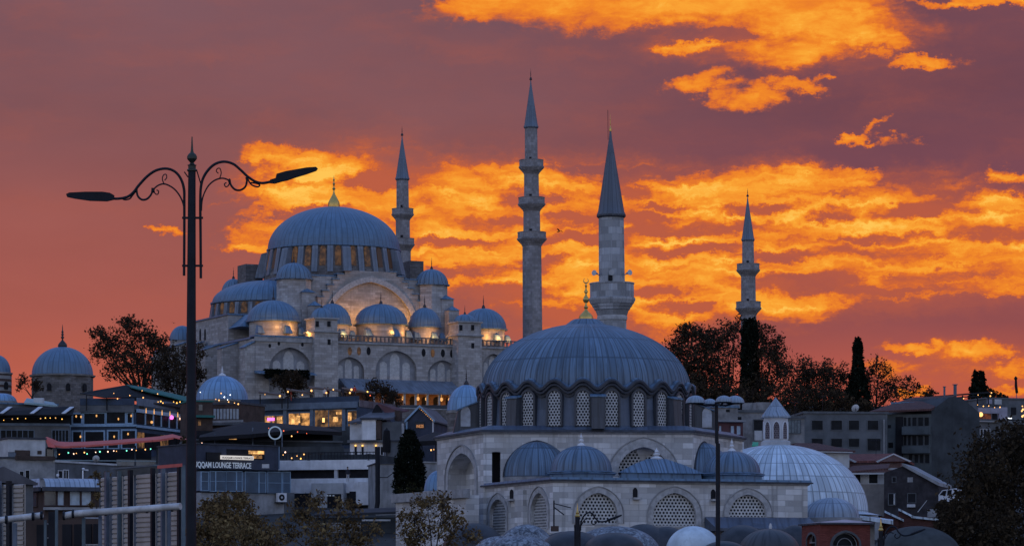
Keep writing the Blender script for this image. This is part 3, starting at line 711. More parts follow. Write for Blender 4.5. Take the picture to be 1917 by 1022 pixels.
    for v in (-27.5, -18, -8):
        z = mz(688, v, uL)+MZ; mb = MB(); mb.prism(arch_poly(-v, .8, z-3, z, z+1.6, 6), -.05, .2, Qw.pt); B(mb, 'window', DARKIN, smooth=False)
    # rear corner dome seen past the lamp post
    P = SF(24); u, z = P.uz(341, 638); rr = S(23, MY); mb = MB(); mb.lathe([(rr, zroof), (rr, z-MZ)], 24, (u, 24, 0), uvr=rr); dm = B(mb, 'aisle_drum', STONE)
    mb = dome((u, 24, z-MZ), rr*1.05, S(29, MY), 20); B(mb, 'aisle_dome', LEAD, dm)
    # lean-to roof, arcade and terrace at the foot of the front
    ua, ub = f.u(634), f.u(862); z1_, z2_ = f.z(742, 711)-MZ, f.z(742, 737)-MZ
    mb = MB(); mb.hexa([(ua, -37, z2_-.3), (ub, -37, z2_-.3), (ub, -31.02, z1_-.3), (ua, -31.02, z1_-.3)], [(ua, -37, z2_), (ub, -37, z2_), (ub, -31.02, z1_), (ua, -31.02, z1_)]); B(mb, 'arcade_roof', LEADP, smooth=False)
    mb = MB(); mb.box(ua, ub, -32.6, -32.3, -1, z2_+.8); ab = B(mb, 'arcade_wall', PLASTER_W, smooth=False)
    Pb = SF(-36.4); zb_ = f.z(742, 762)-MZ
    for px in (700, 716, 737, 757, 778, 800, 822, 843, 858):
        u = Pb.u(px); mb = MB(); mb.lathe([(.32, -1.5), (.26, -1.2), (.24, z2_-.7), (.36, z2_-.35), (.36, z2_-.3)], 10, (u, -36.4, 0)); B(mb, 'column', VOUSS)
    for px in (728, 768, 790, 812, 835):
        u = f.u(px); mb = MB(); mb.prism(arch_poly(u, .8, MZ-1, MZ+1.6, MZ+2.3, 5), -1.66, -1.3, f.pt); B(mb, 'doorway', DARKIN, ab, smooth=False)
    for px in (759, 787, 803, 831, 733, 846):
        u = Pb.u(px); mb = MB(); mb.ball((u, -35.2, z2_-1.15), .33, 8, 6, 1.2); mb.tube([(u, -35.2, z2_-.8), (u, -35.2, z2_+.4)], .03, 4); B(mb, 'hanging_lantern', BULB_DIM)
        l = warm('lantern_glow', (u, -35.2, z2_-1.8), 60, .3); l.parent = t
    # small roof by the left block's arch and the clipped hedge is a thing of its own
    P = SF(-34.5); ua, za_ = P.uz(482, 697); ub = P.u(590); mb = MB()
    mb.hexa([(ua, -35.5, za_-MZ-.3), (ub, -35.5, za_-MZ-.3), (ub, -32.75, za_-MZ), (ua, -32.75, za_-MZ)], [(ua, -35.5, za_-MZ-.1), (ub, -35.5, za_-MZ-.1), (ub, -32.75, za_-MZ+.5), (ua, -32.75, za_-MZ+.5)]); B(mb, 'porch_roof', LEAD, smooth=False)
    # floodlights at the drums
    for px, py, v, e in ((497, 618, -31.5, 260), (520, 612, -30.2, 120), (575, 624, -31.2, 330), (548, 612, -29.5, 90), (645, 624, -29.2, 200), (690, 624, -29.8, 200), (735, 622, -29.6, 120), (668, 618, -28.5, 90), (762, 622, -28.8, 160), (812, 628, -29, 240), (790, 628, -29.4, 120), (912, 630, -29.4, 160), (935, 630, -30, 200), (957, 632, -28, 170)):
        wl(px, py, v, e*1.15, 0)
    for px, py, v, e in ((630, 600, -17.2, 420), (655, 596, -17.2, 360), (684, 590, -17.2, 330), (755, 596, -17.2, 330), (772, 602, -17.2, 260), (722, 575, -17.4, 120)):
        wl(px, py, v, e*.9, 0)
    return t
DARKW = glow('barely lit window', (1.0, .45, .15), .02, (.03, .025, .022))
INFILL = plain('arch infill render', (.24, .25, .28), .9, 0, .6, .25)
LEADP = leadm('pier lead', (.15, .18, .23), 2.0, .5, .2, .3)
PLASTER_W = plain('warm arcade plaster', (.22, .13, .09), .9, 0, .8, .4)
BULB_DIM = glow('dim amber lantern', (1.0, .48, .15), 1.0)
great_mosque()

# ---------------------------------------------------------------- minarets
def minaret(label, px, Y, tip, spire, fin, segs, bal, base_y, lean, mat, lead, fmat, n=16, neck=0):
    """spire (base row, half width), segs [(top row, bottom row, half width top, half width bottom)], bal [(top, bottom, half width)]; all in photo pixels"""
    s = Y/F; z = lambda y: Zy(y, Y)
    r = W(px, base_y, Y); zb = gz(Y)-.5
    t = thing('minaret', label, 'minaret', (r.x, Y, zb)); t.rotation_euler = (0, R(lean), 0)
    L = lambda y: z(y)-zb
    prof = []
    for (a, b, h0, h1) in segs[::-1]: prof += [(h1*s, L(b)), (h0*s, L(a))]
    prof[0] = (prof[0][0], 0)
    mb = MB(); mb.lathe(prof, n, uvr=prof[0][0]); mb.build('shaft', mat, t, True, ang=20)
    for (a, b, h) in bal:
        hs = min(segs, key=lambda q: abs(q[0]-b))[2]; H = L(a)-L(b); mb = MB()
        c0 = L(b)
        pr = [(hs*s, c0), (hs*s*1.06, c0+H*.08)]
        for k in range(4): w_ = hs+(h-hs)*(k+1)/4; pr += [(w_*s*.95, c0+H*(.10+.09*k)), (w_*s, c0+H*(.17+.09*k))]
        pr += [(h*s*1.03, c0+H*.48), (h*s*1.03, c0+H*.54), (h*s*.97, c0+H*.56), (h*s*.97, c0+H*.96), (h*s*1.0, c0+H*.97), (h*s*1.0, c0+H), (h*s*.9, c0+H), (h*s*.9, c0+H*.55), (hs*s*.8, c0+H*.55)]
        mb.lathe(pr, n*4, ridge=.035, per=2, uvr=h*s); mb.build('balcony', mat, t, True, ang=25)
        mb = MB(); hs2 = (segs[0][3] if a < segs[0][1]+2 else hs)
        mb.box(-.04-hs*s*.25, -.04+hs*s*.05, -hs*s*1.02, -hs*s*.7, c0+H*.56, c0+H*.56+1.9); mb.build('balcony_door', DARKIN, t, True, smooth=False)
    (sy, sh) = spire
    mb = MB(); h = L(tip)-L(sy)
    mb.lathe([(sh*s*.96, -.35*s*9), (sh*s*1.1, -.1*s*9), (sh*s*1.1, .1), (sh*s, .35)]+[(max(sh*s*(1-k/8)**1.02, .05), .35+(h-.35)*k/8) for k in range(1, 9)], n*4, (0, 0, L(sy)), .018, 4, a0=0.1, a1=2*PI+.1); sp = mb.build('spire', lead, t, True)
    finial((0, 0, L(tip)-.3), L(fin)-L(tip)+.3, 2.3*s, fmat, sp, True)
    return t, L, s
LEAD_S = leadm('spire lead', (.13, .165, .22), 5.0, .5, .5, .3)
minaret('slender stone minaret with two balconies behind the great dome', 757, 792, 252, (335, 12.2), 236, [(335, 400, 11.2, 11.8), (400, 458, 13, 13.4), (458, 640, 14.5, 15.5)], [(391, 413, 20), (447, 470, 21)], 600, -.45, MINA, LEAD_S, BRONZE)
minaret('tallest stone minaret with three balconies beside the ribbed dome', 998, 757, 148, (238, 12.6), 128, [(238, 312, 11.6, 12.2), (312, 382, 13.6, 14.2), (382, 446, 15.4, 16), (446, 660, 17.6, 19)], [(300, 327, 22.5), (370, 396, 24.5), (435, 461, 26.5)], 620, -.4, MINA, LEAD_S, BRONZE)
minaret('distant stone minaret with two balconies rising from the dark trees', 1403, 800, 366, (449, 11.4), 352, [(449, 503, 10.8, 11.4), (503, 575, 13.4, 14), (575, 760, 14.6, 16)], [(494, 518, 21), (565, 590, 23)], 640, -.45, MINA, LEAD_S, BRONZE)

# ---------------------------------------------------------------- the front mosque with the ribbed, scalloped dome
def front_mosque():
    DX, DY = W(1097, 0, 299).x, 299.0
    t = thing('mosque', 'pale stone mosque with one big ribbed lead dome and pierced screen windows', 'mosque', (DX, DY, gz(285)-1))
    def B(mb, name, mat, par=None, **k): return mb.build(name, mat, par or t, False, **k)
    zy = lambda y, Y=299: Zy(y, Y)
    # --- upper block
    A = [W(818, 0, 301), W(905, 0, 289.5), W(1298, 0, 290.3), W(1390, 0, 302)]
    A = [(p.x, p.y) for p in A]; Bk = [(A[3][0]-1, 316.0), (A[2][0]-4, 322.0), (A[1][0]+4, 322.0), (A[0][0]+1, 316.0)]
    Lf, Fr, Rt = PL(A[0], A[1]), PL(A[1], A[2]), PL(A[2], A[3])
    zT = Fr.z(1100, 812); zB = 2.0
    mb = MB()
    # left face with the tall arch
    uc, _ = Lf.uz(863, 900); hw = Lf.u(888)-uc; hw = min(hw, Lf.len*.33); uc = Lf.len*.54
    la = (uc, hw, Lf.z(863, 985), Lf.z(863, 893), Lf.z(863, 848))
    arched_wall(mb, Lf, 0, Lf.len, zB, zT, [la], 1.6)
    # front face: arch with screen, slot niche
    ca = Fr.u(1205); ch = Fr.u(1253)-ca
    fa = (ca, ch, Fr.z(1205, 900), Fr.z(1205, 886), Fr.z(1205, 836))
    sl_ = (Fr.u(929), Fr.u(937)-Fr.u(929), Fr.z(929, 903), Fr.z(929, 846.5), Fr.z(929, 845))
    arched_wall(mb, Fr, 0, Fr.len, zB, zT, [sl_, fa], 1.3)
    arched_wall(mb, Rt, 0, Rt.len, zB, zT, [], 1)
    pts = [A[3]]+Bk+[A[0]]
    for a, b in zip(pts, pts[1:]): mb.face([(a[0], a[1], zB), (b[0], b[1], zB), (b[0], b[1], zT), (a[0], a[1], zT)])
    B(mb, 'upper_wall', STONE_R, smooth=False)
    mb = MB(); allp = A+Bk; cx_ = sum(p[0] for p in allp)/8; cy_ = sum(p[1] for p in allp)/8
    def grow(d): return [(cx_+(p[0]-cx_)*(1+d/12), cy_+(p[1]-cy_)*(1+d/14)) for p in allp]
    def slab(mb, g0, g1, z0, z1): mb.hexa([(x, y, z0) for x, y in grow(g0)], [(x, y, z1) for x, y in grow(g1)])
    slab(mb, .12, .22, zT+.003, zT+.16); B(mb, 'upper_cornice', TRIM, smooth=False)
    mb = MB(); slab(mb, .34, .30, zT+.165, zT+.32); B(mb, 'upper_eave', DTRIM, smooth=False)
    mb = MB(); slab(mb, .26, -.8, zT+.325, zT+.75); B(mb, 'upper_roof', LEAD_D, smooth=False)
    # infills
    for P, (u_, h_, a0, zs, za), dep in ((Lf, la, 1.6), (Fr, fa, 1.3)):
        mb = MB(); mb.prism(arch_poly(u_, h_+.1, a0-.1, zs, za+.1), dep-.02, dep+.2, P.pt); B(mb, 'arch_infill', STONE_R, smooth=False)
    mb = MB(); u_, h_, a0, zs, za = sl_; mb.box(u_-h_-.1, u_+h_+.1, 1.25, 1.4, a0-.1, za+.1, Fr.pt); B(mb, 'slot_back', DARKIN, smooth=False)
    mb = MB(); arch_ring(mb, Lf, la[0], la[1], la[3], la[4], .62, -.06, .02, la[3]-la[2]); B(mb, 'arch_band', VOUSS, smooth=False)
    mb = MB(); arch_ring(mb, Lf, la[0], la[1]+.66, la[3], la[4]+.66, .10, -.14, .02, la[3]-la[2]); B(mb, 'arch_hood', TRIM, smooth=False)
    mb = MB(); arch_ring(mb, Fr, ca, ch, fa[3], fa[4], .72, -.06, .02, .2); B(mb, 'arch_band', VOUSS, smooth=False)
    mb = MB(); arch_ring(mb, Fr, ca, ch+.76, fa[3], fa[4]+.76, .08, -.12, .02, .2); B(mb, 'arch_hood', TRIM, smooth=False)
    for px, hw_, y0, y1 in ((1184, 17, 842, 893), (1160, 10, 858, 893), (1222, 14, 850, 893)):
        u_ = Fr.u(px); w_ = S(hw_, 290); lattice(Fr, u_, w_, Fr.z(px, y1), Fr.z(px, y0+15), Fr.z(px, y0), 1.13, LAT, t)
    for k in range(2):
        u_ = la[0]+la[1]*(.15+.5*k); lattice(Lf, u_, .75, Lf.z(870, 922), Lf.z(870, 885), Lf.z(870, 868), 1.4, LAT_S, t)
        lattice(Lf, u_, .75, Lf.z(870, 978), Lf.z(870, 950), Lf.z(870, 938), 1.4, LAT_S, t)
    # --- drum and scalloped dome
    rd = S(192, DY); zE = zy(727, DY); zD = zT+.7; zW = zy(739, 290)
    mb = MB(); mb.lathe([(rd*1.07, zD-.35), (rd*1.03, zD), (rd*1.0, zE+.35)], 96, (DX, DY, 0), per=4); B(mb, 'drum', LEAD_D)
    ph = R(-2.8)
    def sc_(a): return .35*(1-2*(math.sin(12*(a-ph))**2)**1.25)
    h_ = zy(606, DY)-zE; M_ = 28
    pr = [(rd*1.052, -.12), (rd*1.03, .02)]+ell(rd*1.008, h_, M_-2, 1.92)
    def lift(a, j): return sc_(a)*max(0, 1-max(j-1, 0)/4.5)**1.5
    mb = MB(); n = 96*6
    mb.lathe(pr, n, (DX, DY, zE), .009, 6, a0=ph, a1=ph+2*PI, lift=lift); dm = B(mb, 'great_dome', LEAD_R, ang=50)
    mb = MB()
    for r_, dz, w_ in ((1.056, -.28, .17), (1.050, -.60, .13)):
        N = 24*10; ring = [(DX+rd*r_*math.sin(a), DY-rd*r_*math.cos(a), zE+sc_(a)+dz) for a in [2*PI*k/N for k in range(N+1)]]
        mb.tube(ring, w_, 6, cap=False)
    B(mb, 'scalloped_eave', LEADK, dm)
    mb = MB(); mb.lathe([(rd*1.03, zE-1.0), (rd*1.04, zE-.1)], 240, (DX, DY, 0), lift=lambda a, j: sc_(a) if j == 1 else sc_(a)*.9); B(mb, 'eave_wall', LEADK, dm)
    def fr(a, q):
        sa, ca_ = math.sin(a), math.cos(a)
        return lambda x, d, z: (DX+(q-d)*sa+x*ca_, DY-(q-d)*ca_+x*sa, z)
    class AF:
        def __init__(s, f): s.pt = f
    r2 = rd*1.045; z0 = zy(797, 290); z1 = zy(731, 290)
    for k in range(24):
        a = ph+2*PI*k/24; P = AF(fr(a, r2))
        lattice(P, 0, .53, z0, z1-.55, z1, -.02, LAT_S, t, 'drum_window', .3)
        mb = MB(); arch_ring(mb, P, 0, .55, z1-.55, z1+.02, .17, -.14, .3, z1-.55-z0); B(mb, 'window_surround', LEADK, kids(t)[-1] if False else None, smooth=False)  # dark lead ring paints in the black shadow of the window recess
    for k in range(8):
        a = R(4.7+45*k); P = AF(fr(a, r2)); big = k in (2, 6)
        w_ = .55 if not big else .5; out = .85 if not big else 2.3
        zt_ = zy(737, 289)
        mb = MB(); mb.hexa([P.pt(-w_, .3, zD-.3), P.pt(w_, .3, zD-.3), P.pt(w_, -out, zD-.3), P.pt(-w_, -out, zD-.3)], [P.pt(-w_, .3, zt_), P.pt(w_, .3, zt_), P.pt(w_, -out*.8, zt_-(.25 if not big else .9)), P.pt(-w_, -out*.8, zt_-(.25 if not big else .9))])
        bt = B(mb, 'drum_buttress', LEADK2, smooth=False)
        mb = MB(); c = .12; mb.hexa([P.pt(-w_-c, .3, zt_+.003), P.pt(w_+c, .3, zt_+.003), P.pt(w_+c, -out*.8-c, zt_-(.25 if not big else .9)+.003), P.pt(-w_-c, -out*.8-c, zt_-(.25 if not big else .9)+.003)], [P.pt(-w_-c, .3, zt_+.12), P.pt(w_+c, .3, zt_+.12), P.pt(w_+c, -out*.8-c, zt_-(.12 if not big else .78)), P.pt(-w_-c, -out*.8-c, zt_-(.12 if not big else .78))]); B(mb, 'capping', LEAD, bt, smooth=False)
        if big:
            for s_ in (-1, 1):
                mb = MB(); mb.prism(arch_poly(-1.2, .42, zD+.35, zD+1.5, zD+2.1, 5), s_*(w_+.02)-.01, s_*(w_+.02)+.01, lambda u, d, z, P=P: P.pt(d, u, z)); B(mb, 'arched_opening', GLASS_L, bt, smooth=False)
    # finial
    zt_ = zE+h_-.05
    mb = MB(); mb.lathe([(2.0, -.25), (1.6, .05), (1.25, .32), (1.05, .42)], 32, (DX, DY, zt_), .02, 2); B(mb, 'finial_base', LEAD_R, dm)
    q = S(1, DY)
    mb = MB(); mb.lathe([(x*q, y*q) for x, y in ((13.5, 0), (14, 3), (12, 9), (7, 14), (3.2, 18), (2.4, 21), (4.5, 24), (2.2, 27), (2.0, 32), (4.5, 34), (6, 38), (4, 43), (2, 46), (1.8, 50), (3.6, 52), (3.6, 54), (1.6, 57), (1.4, 62), (2.4, 64), (1.2, 66), (.9, 70))], 16, (DX, DY, zt_+.36))
    cz = zt_+.36+74*q
    mb.tube([(DX+4.4*q*math.cos(a), DY, cz+4.6*q*math.sin(a)) for a in [R(55-290*k/14) for k in range(15)]], [max(.02, 1.25*q*math.sin(PI*(k+.6)/15.2)) for k in range(15)], 6)
    B(mb, 'finial', GOLD, dm)
    # --- front exedra (half domes) on the upper block
    for px, r_, yb, yt, P in ((1005, 61, 893, 826, Fr), (1318, 38, 893, 828, Rt)):
        u_, z_ = P.uz(px, yb); rr = S(r_, 290); hh = P.z(px, yt)-z_
        if P is Rt: u_ = 2.6; rr = 2.4
        c = P.pt(u_, .15, z_); ang = math.atan2(P.t.y, P.t.x)
        mb = MB(); mb.lathe(ell(rr, hh, 12, 2.05), 14*4, c, .012, 4, a0=-PI/2+ang, a1=PI/2+ang); B(mb, 'half_dome', LEAD_R)
        mb = MB(); mb.lathe([(rr*1.02, -2.4), (rr*1.02, -.28), (rr*1.05, -.02), (rr*.8, .02)], 28, c, a0=-PI/2+ang, a1=PI/2+ang, uvr=rr); B(mb, 'half_drum', TRIM)
        mb = MB(); arch_ring(mb, P, u_, rr+.02, z_, z_+hh, .12, -.12, .1); B(mb, 'arch_hood', DTRIM, smooth=False)
    # --- lower arcade block in front
    K = [(W(906, 0, 290).x, 290.0), (W(1035, 0, 276).x, 276.0), (W(1512, 0, 283).x, 283.0)]
    L1, L2 = PL(K[0], K[1]), PL(K[1], K[2]); zA = L2.z(1035, 903); zb = 2.0
    def ring_arch(P, px, hw_px, ap, sp, sill, ro=.45, Y=280, mat=LAT, dd=.28):
        u_ = P.u(px); h_ = S(hw_px, Y); 
        if P is L1: h_ = P.u(px+hw_px)-u_
        zs, za, a0 = P.z(px, sp), P.z(px, ap), P.z(px, sill)
        lattice(P, u_, h_-.01, a0, zs, za-.01, dd, mat, t)
        mb = MB(); arch_ring(mb, P, u_, h_, zs, za, ro, -.05, .02, max(0, zs-a0)); B(mb, 'arch_band', VOUSS, smooth=False)
        mb = MB(); arch_ring(mb, P, u_, h_+ro+.03, zs, za+ro+.03, .07, -.10, .02, max(0, zs-a0)); B(mb, 'arch_hood', TRIM, smooth=False)
        mb = MB(); mb.box(u_-h_-.05, u_+h_+.05, -.06, .3, a0-.16, a0-.003, P.pt); B(mb, 'sill', VOUSS, smooth=False)
        return (u_, h_, a0, zs, za)
    w2 = [ring_arch(L2, 1120, 38, 922, 962, 979), ring_arch(L2, 1263, 43, 922, 966, 983), ring_arch(L2, 1400, 38, 925, 963, 967)]
    w1 = [ring_arch(L1, 932, 15, 934, 962, 1000, mat=LAT_S), ring_arch(L1, 1009, 15, 922, 958, 990, mat=LAT_S)]
    mb = MB()
    arched_wall(mb, L1, 0, L1.len, zb, zA, w1, .3); arched_wall(mb, L2, 0, L2.len, zb, zA, w2, .3)
    e2 = L2.pt(L2.len, 14, 0); e1 = L1.pt(0, 0, 0)
    mb.face([L2.pt(L2.len, 0, zb), (e2[0], e2[1], zb), (e2[0], e2[1], zA), L2.pt(L2.len, 0, zA)])
    B(mb, 'arcade_wall', STONE_R, smooth=False)
    poly = [K[0], K[1], K[2], (e2[0], e2[1]), (e1[0]+2, 304)]
    kx = sum(p[0] for p in poly)/5; ky = sum(p[1] for p in poly)/5
    def slab2(d0, d1, z0, z1, name, mat):
        g = lambda d: [(kx+(p[0]-kx)*(1+d/10), ky+(p[1]-ky)*(1+d/12)) for p in poly]
        mb = MB(); mb.hexa([(x, y, z0) for x, y in g(d0)], [(x, y, z1) for x, y in g(d1)]); B(mb, name, mat, smooth=False)
    slab2(.06, .16, zA+.003, zA+.16, 'arcade_cornice', TRIM); slab2(.30, .30, zA+.165, zA+.27, 'arcade_eave', DTRIM); slab2(.22, .18, zA+.275, zA+.45, 'arcade_fascia', LEAD); 
    zR = zA+.46
    # round pier between the side windows, little niches with ledges
    mb = MB(); u_ = L1.u(978); mb.box(u_-.9, u_+.9, -.32, 0, zb, zA-.4, L1.pt); B(mb, 'pier', STONE_R, smooth=False)
    for P, px, py in ((L2, 1189, 921), (L2, 1335, 924), (L1, 958, 924)):
        u_, z_ = P.uz(px, py); w_ = .2 if P is L2 else .4
        mb = MB(); mb.prism(arch_poly(u_, w_, z_-.4, z_+.1, z_+.38, 5), -.03, .3, P.pt); n_ = B(mb, 'niche', DARKIN, smooth=False)
        mb = MB(); mb.box(u_-w_*1.2, u_+w_*2, -.5, 0, z_-.58, z_-.42, P.pt); B(mb, 'ledge', VOUSS, n_, smooth=False)
    mb = MB(); u0, u1 = L2.u(1318), L2.u(1514); za_, zb_ = L2.z(1420, 968), L2.z(1420, 990)
    mb.hexa([L2.pt(u0, -2.6, zb_-.2), L2.pt(u1, -2.6, zb_-.2), L2.pt(u1, -.12, zb_-.2), L2.pt(u0, -.12, zb_-.2)], [L2.pt(u0, -2.6, zb_), L2.pt(u1, -2.6, zb_), L2.pt(u1, -.12, za_), L2.pt(u0, -.12, za_)]); B(mb, 'lean_to_roof', LEAD_D, smooth=False)
    # --- roof domes over the arcade
    def wfinial(c, h, w_, par):
        mb = MB(); mb.lathe([(w_, 0), (w_*1.05, h*.1), (w_*.6, h*.22), (w_*.28, h*.3), (w_*.55, h*.4), (w_*.55, h*.48), (w_*.25, h*.56), (w_*.38, h*.66), (w_*.3, h*.74), (w_*.12, h*.84), (w_*.02, h)], 14, c); B(mb, 'finial', WMARB, par)
    for px, r_, yb, yt, Y in ((1088, 57, 885, 836, 283), (1370, 53, 888, 846, 287)):
        c = W(px, yb, Y); rr = S(r_, Y); hh = Zy(yt, Y)-c.z
        mb = MB(); mb.lathe([(rr*1.12, zR-.1), (rr*1.12, c.z-.18), (rr*1.22, c.z-.12), (rr*1.22, c.z-.02), (rr*.9, c.z)], 8, (c.x, c.y, 0), a0=R(22.5), a1=R(382.5), uvr=rr); bs = B(mb, 'dome_base', LEAD)
        mb = MB(); mb.lathe([(rr*1.18, .0), (rr*1.04, .12)]+[(a, b+.1) for a, b in ell(rr, hh, 12, 2.1)], 20*4, tuple(c), .014, 4); d = B(mb, 'arcade_dome', LEAD_R, bs)
        wfinial((c.x, c.y, c.z+hh), 1.15, .34, d)
    c = W(1228, 886, 284.5); 
    q = [W(1163, 886, 283), W(1312, 886, 285.5)]; q = [(q[0].x, 282.5), (q[1].x, 285), (q[1].x, 289.5), (q[0].x, 288.5)]
    zt_ = Zy(858, 285); ap = [W(1212, 0, 286).x, W(1246, 0, 286).x]
    mb = MB(); mb.hexa([(x, y, zR-.1) for x, y in q], [(x, y, c.z) for x, y in q]); bs = B(mb, 'roof_base', LEAD, smooth=False)
    mb = MB(); q2 = [(q[0][0]-.25, q[0][1]-.25), (q[1][0]+.25, q[1][1]-.25), q[2], q[3]]; top = [(ap[0], 285.3), (ap[1], 285.6), (ap[1], 286.4), (ap[0], 286.2)]
    mid = [((a[0]*.45+b[0]*.55), (a[1]*.45+b[1]*.55)) for a, b in zip(q2, top)]; zm = c.z+(zt_-c.z)*.62
    for lo, hi, za_, zb_ in ((q2, mid, c.z+.003, zm), (mid, top, zm, zt_)):
        for k in range(4):
            k2 = (k+1) % 4; a, b, cc, dd = lo[k], lo[k2], hi[k2], hi[k]
            w_ = math.hypot(b[0]-a[0], b[1]-a[1])/.55; w3 = math.hypot(cc[0]-dd[0], cc[1]-dd[1])/.55
            mb.face([(*a, za_), (*b, za_), (*cc, zb_), (*dd, zb_)], [(-w_/2, za_), (w_/2, za_), (w3/2, zb_), (-w3/2, zb_)])
    mb.face([(*p, zt_) for p in top]); pr_ = B(mb, 'ridged_roof', LEAD_R, bs, smooth=False)
    wfinial(((ap[0]+ap[1])/2, 285.9, zt_-.02), .95, .5, pr_)
    return t
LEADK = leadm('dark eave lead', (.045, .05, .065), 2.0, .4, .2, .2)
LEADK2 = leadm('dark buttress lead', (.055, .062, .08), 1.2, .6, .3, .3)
GLASS_L = glassm('pale sky glass', (.25, .3, .38), .2)
front_mosque()

mt, mL, ms = minaret('thick marble minaret with one wide balcony and loudspeakers, beside the ribbed dome', 1151, 312, 240, (404, 24.5), 212, [(404, 540, 23.6, 24.4), (540, 590, 25, 25), (590, 760, 26.5, 26.5)], [(530, 592, 41)], 615, -.55, MINA_R, leadm('fluted spire lead', (.10, .12, .16), 6, .5, .6, .3), GOLD)
mb = MB(); mb.lathe([(27.6*ms, mL(597)-.12), (28.6*ms, mL(595)), (27.6*ms, mL(593)+.1)], 32); mb.build('band', VOUSS, mt, True)
mb = MB(); mb.lathe([(25.2*ms, mL(408)), (27.2*ms, mL(406)), (27.4*ms, mL(403)), (24*ms, mL(401))], 32); mb.build('spire_eave', LEADK, mt, True)
mb = MB(); mb.tube([(-4.5*ms, 0, mL(262)), (-4.5*ms, 0, mL(206))], .022, 5); mb.build('antenna', IRON, mt, True)
for s_ in (-1, 1):
    mb = MB(); zl = mL(513)
    mb.tube([(s_*24*ms, -.3, zl-.1), (s_*29*ms, -.5, zl)], .05, 5)
    mb.tube([(s_*27*ms, -.4, zl), (s_*30*ms, -.55, zl+.02), (s_*33.5*ms, -.8, zl+.05)], [.07, .12, .26], 10); mb.build('loudspeaker', CONC_L, mt, True)
mb = MB(); mb.tube([(-.05, -24*ms, mL(512)), (-.05, -30*ms, mL(513))], [.07, .26], 10); mb.build('loudspeaker', CONC_L, mt, True)

# ---------------------------------------------------------------- other domed stone buildings
def domed(label, px, Y, r, yb, yt, ybase, wallmat, lead, ribs=24, wall_r=1.05, fin=.0, finw=.3, finm=BRONZE, name='domed_building', cat='domed building', ridge=.012, e=2.0, sides=16, eave=True, wins=0):
    c = W(px, yb, Y); zb = gz(Y)-1; rr = S(r, Y); hh = Zy(yt, Y)-c.z
    t = thing(name, label, cat, (c.x, Y, zb))
    mb = MB(); mb.lathe([(rr*wall_r, zb), (rr*wall_r, c.z-.35)], sides, (c.x, Y, 0), uvr=rr*wall_r, a0=PI/sides, a1=2*PI+PI/sides); w_ = mb.build('wall', wallmat, t)
    mb = MB(); mb.lathe([(rr*wall_r*1.03, c.z-.37), (rr*wall_r*1.06, c.z-.1), (rr*.98, c.z)], sides*2, (c.x, Y, 0)); mb.build('cornice', TRIM, t)
    mb = MB(); mb.lathe([(rr*1.03, -.02)]+ell(rr, hh, 14, e), ribs*4, tuple(c), ridge, 4); d = mb.build('dome', lead, t)
    if fin: finial((c.x, Y, c.z+hh-.05), fin, finw, finm, d)
    for k in range(wins):
        a = R(-70+140*(k+.5)/wins); rw = rr*wall_r
        f = lambda x, dd, z, a=a: (c.x+(rw-dd)*math.sin(a)+x*math.cos(a), Y-(rw-dd)*math.cos(a)+x*math.sin(a), z)
        mb = MB(); mb.prism(arch_poly(0, .38, c.z-3.2, c.z-2.3, c.z-1.8, 5), -.06, .3, f); mb.build('window', DARKIN, t, False, False)
    return t
STRIPE = None
def striped(name):
    m, g = newmat(name); uv = g.n('ShaderNodeTexCoord').outputs['UV']; u, v, _ = g.n('ShaderNodeSeparateXYZ', {0: uv}).outputs
    s = g.mr(g.m('ABSOLUTE', g.m('SUBTRACT', g.m('FRACT', g.m('DIVIDE', v, 1.1)), .5)), .2, .24)
    finish(g, g.mix(s, (.07, .045, .04, 1), (.26, .25, .25, 1)), .9); return m
STRIPE = striped('striped courses')
domed('round stone tomb with a broad blue dome left of the big bare tree', 117, 640, 57, 702, 649, 780, STONE_D, LEAD, 32, 1.04, 4.2, .8, BRONZE, 'domed_tomb', 'tomb', .006, 2.0, 8, True, 4)
domed('striped stone tomb with blue dome cut by the left photo edge', -6, 640, 26, 697, 664, 740, STRIPE, LEAD, 20, 1.1, 0, .3, BRONZE, 'domed_tomb', 'tomb', .01, 2.0, 8, True, 3)
domed('low pale blue dome below the striped tomb', 4, 600, 27, 751, 736, 780, CONC_D, LEAD_B, 20, 1.0, 0, .3, BRONZE, 'domed_building', 'dome', .01)
domed('bright blue ribbed dome standing just right of the tall lamp post', 416, 545, 48, 749, 703, 790, STONE_D, LEAD_B, 26, 1.0, 1.6, .55, WMARB, 'domed_building', 'domed building', .012)
domed('blue lead dome with a spike peeping past the left of the ribbed dome', 873, 420, 36, 768, 720, 800, STONE_D, LEAD_B, 24, 1.0, 2.0, .3, BRONZE, 'domed_building', 'domed building', .008)
domed('small blue dome tucked against the left corner of the front mosque', 822, 306, 28, 918, 880, 940, CONC_D, LEAD_B, 18, 1.05, 0, .3, BRONZE, 'domed_building', 'domed building', .012)

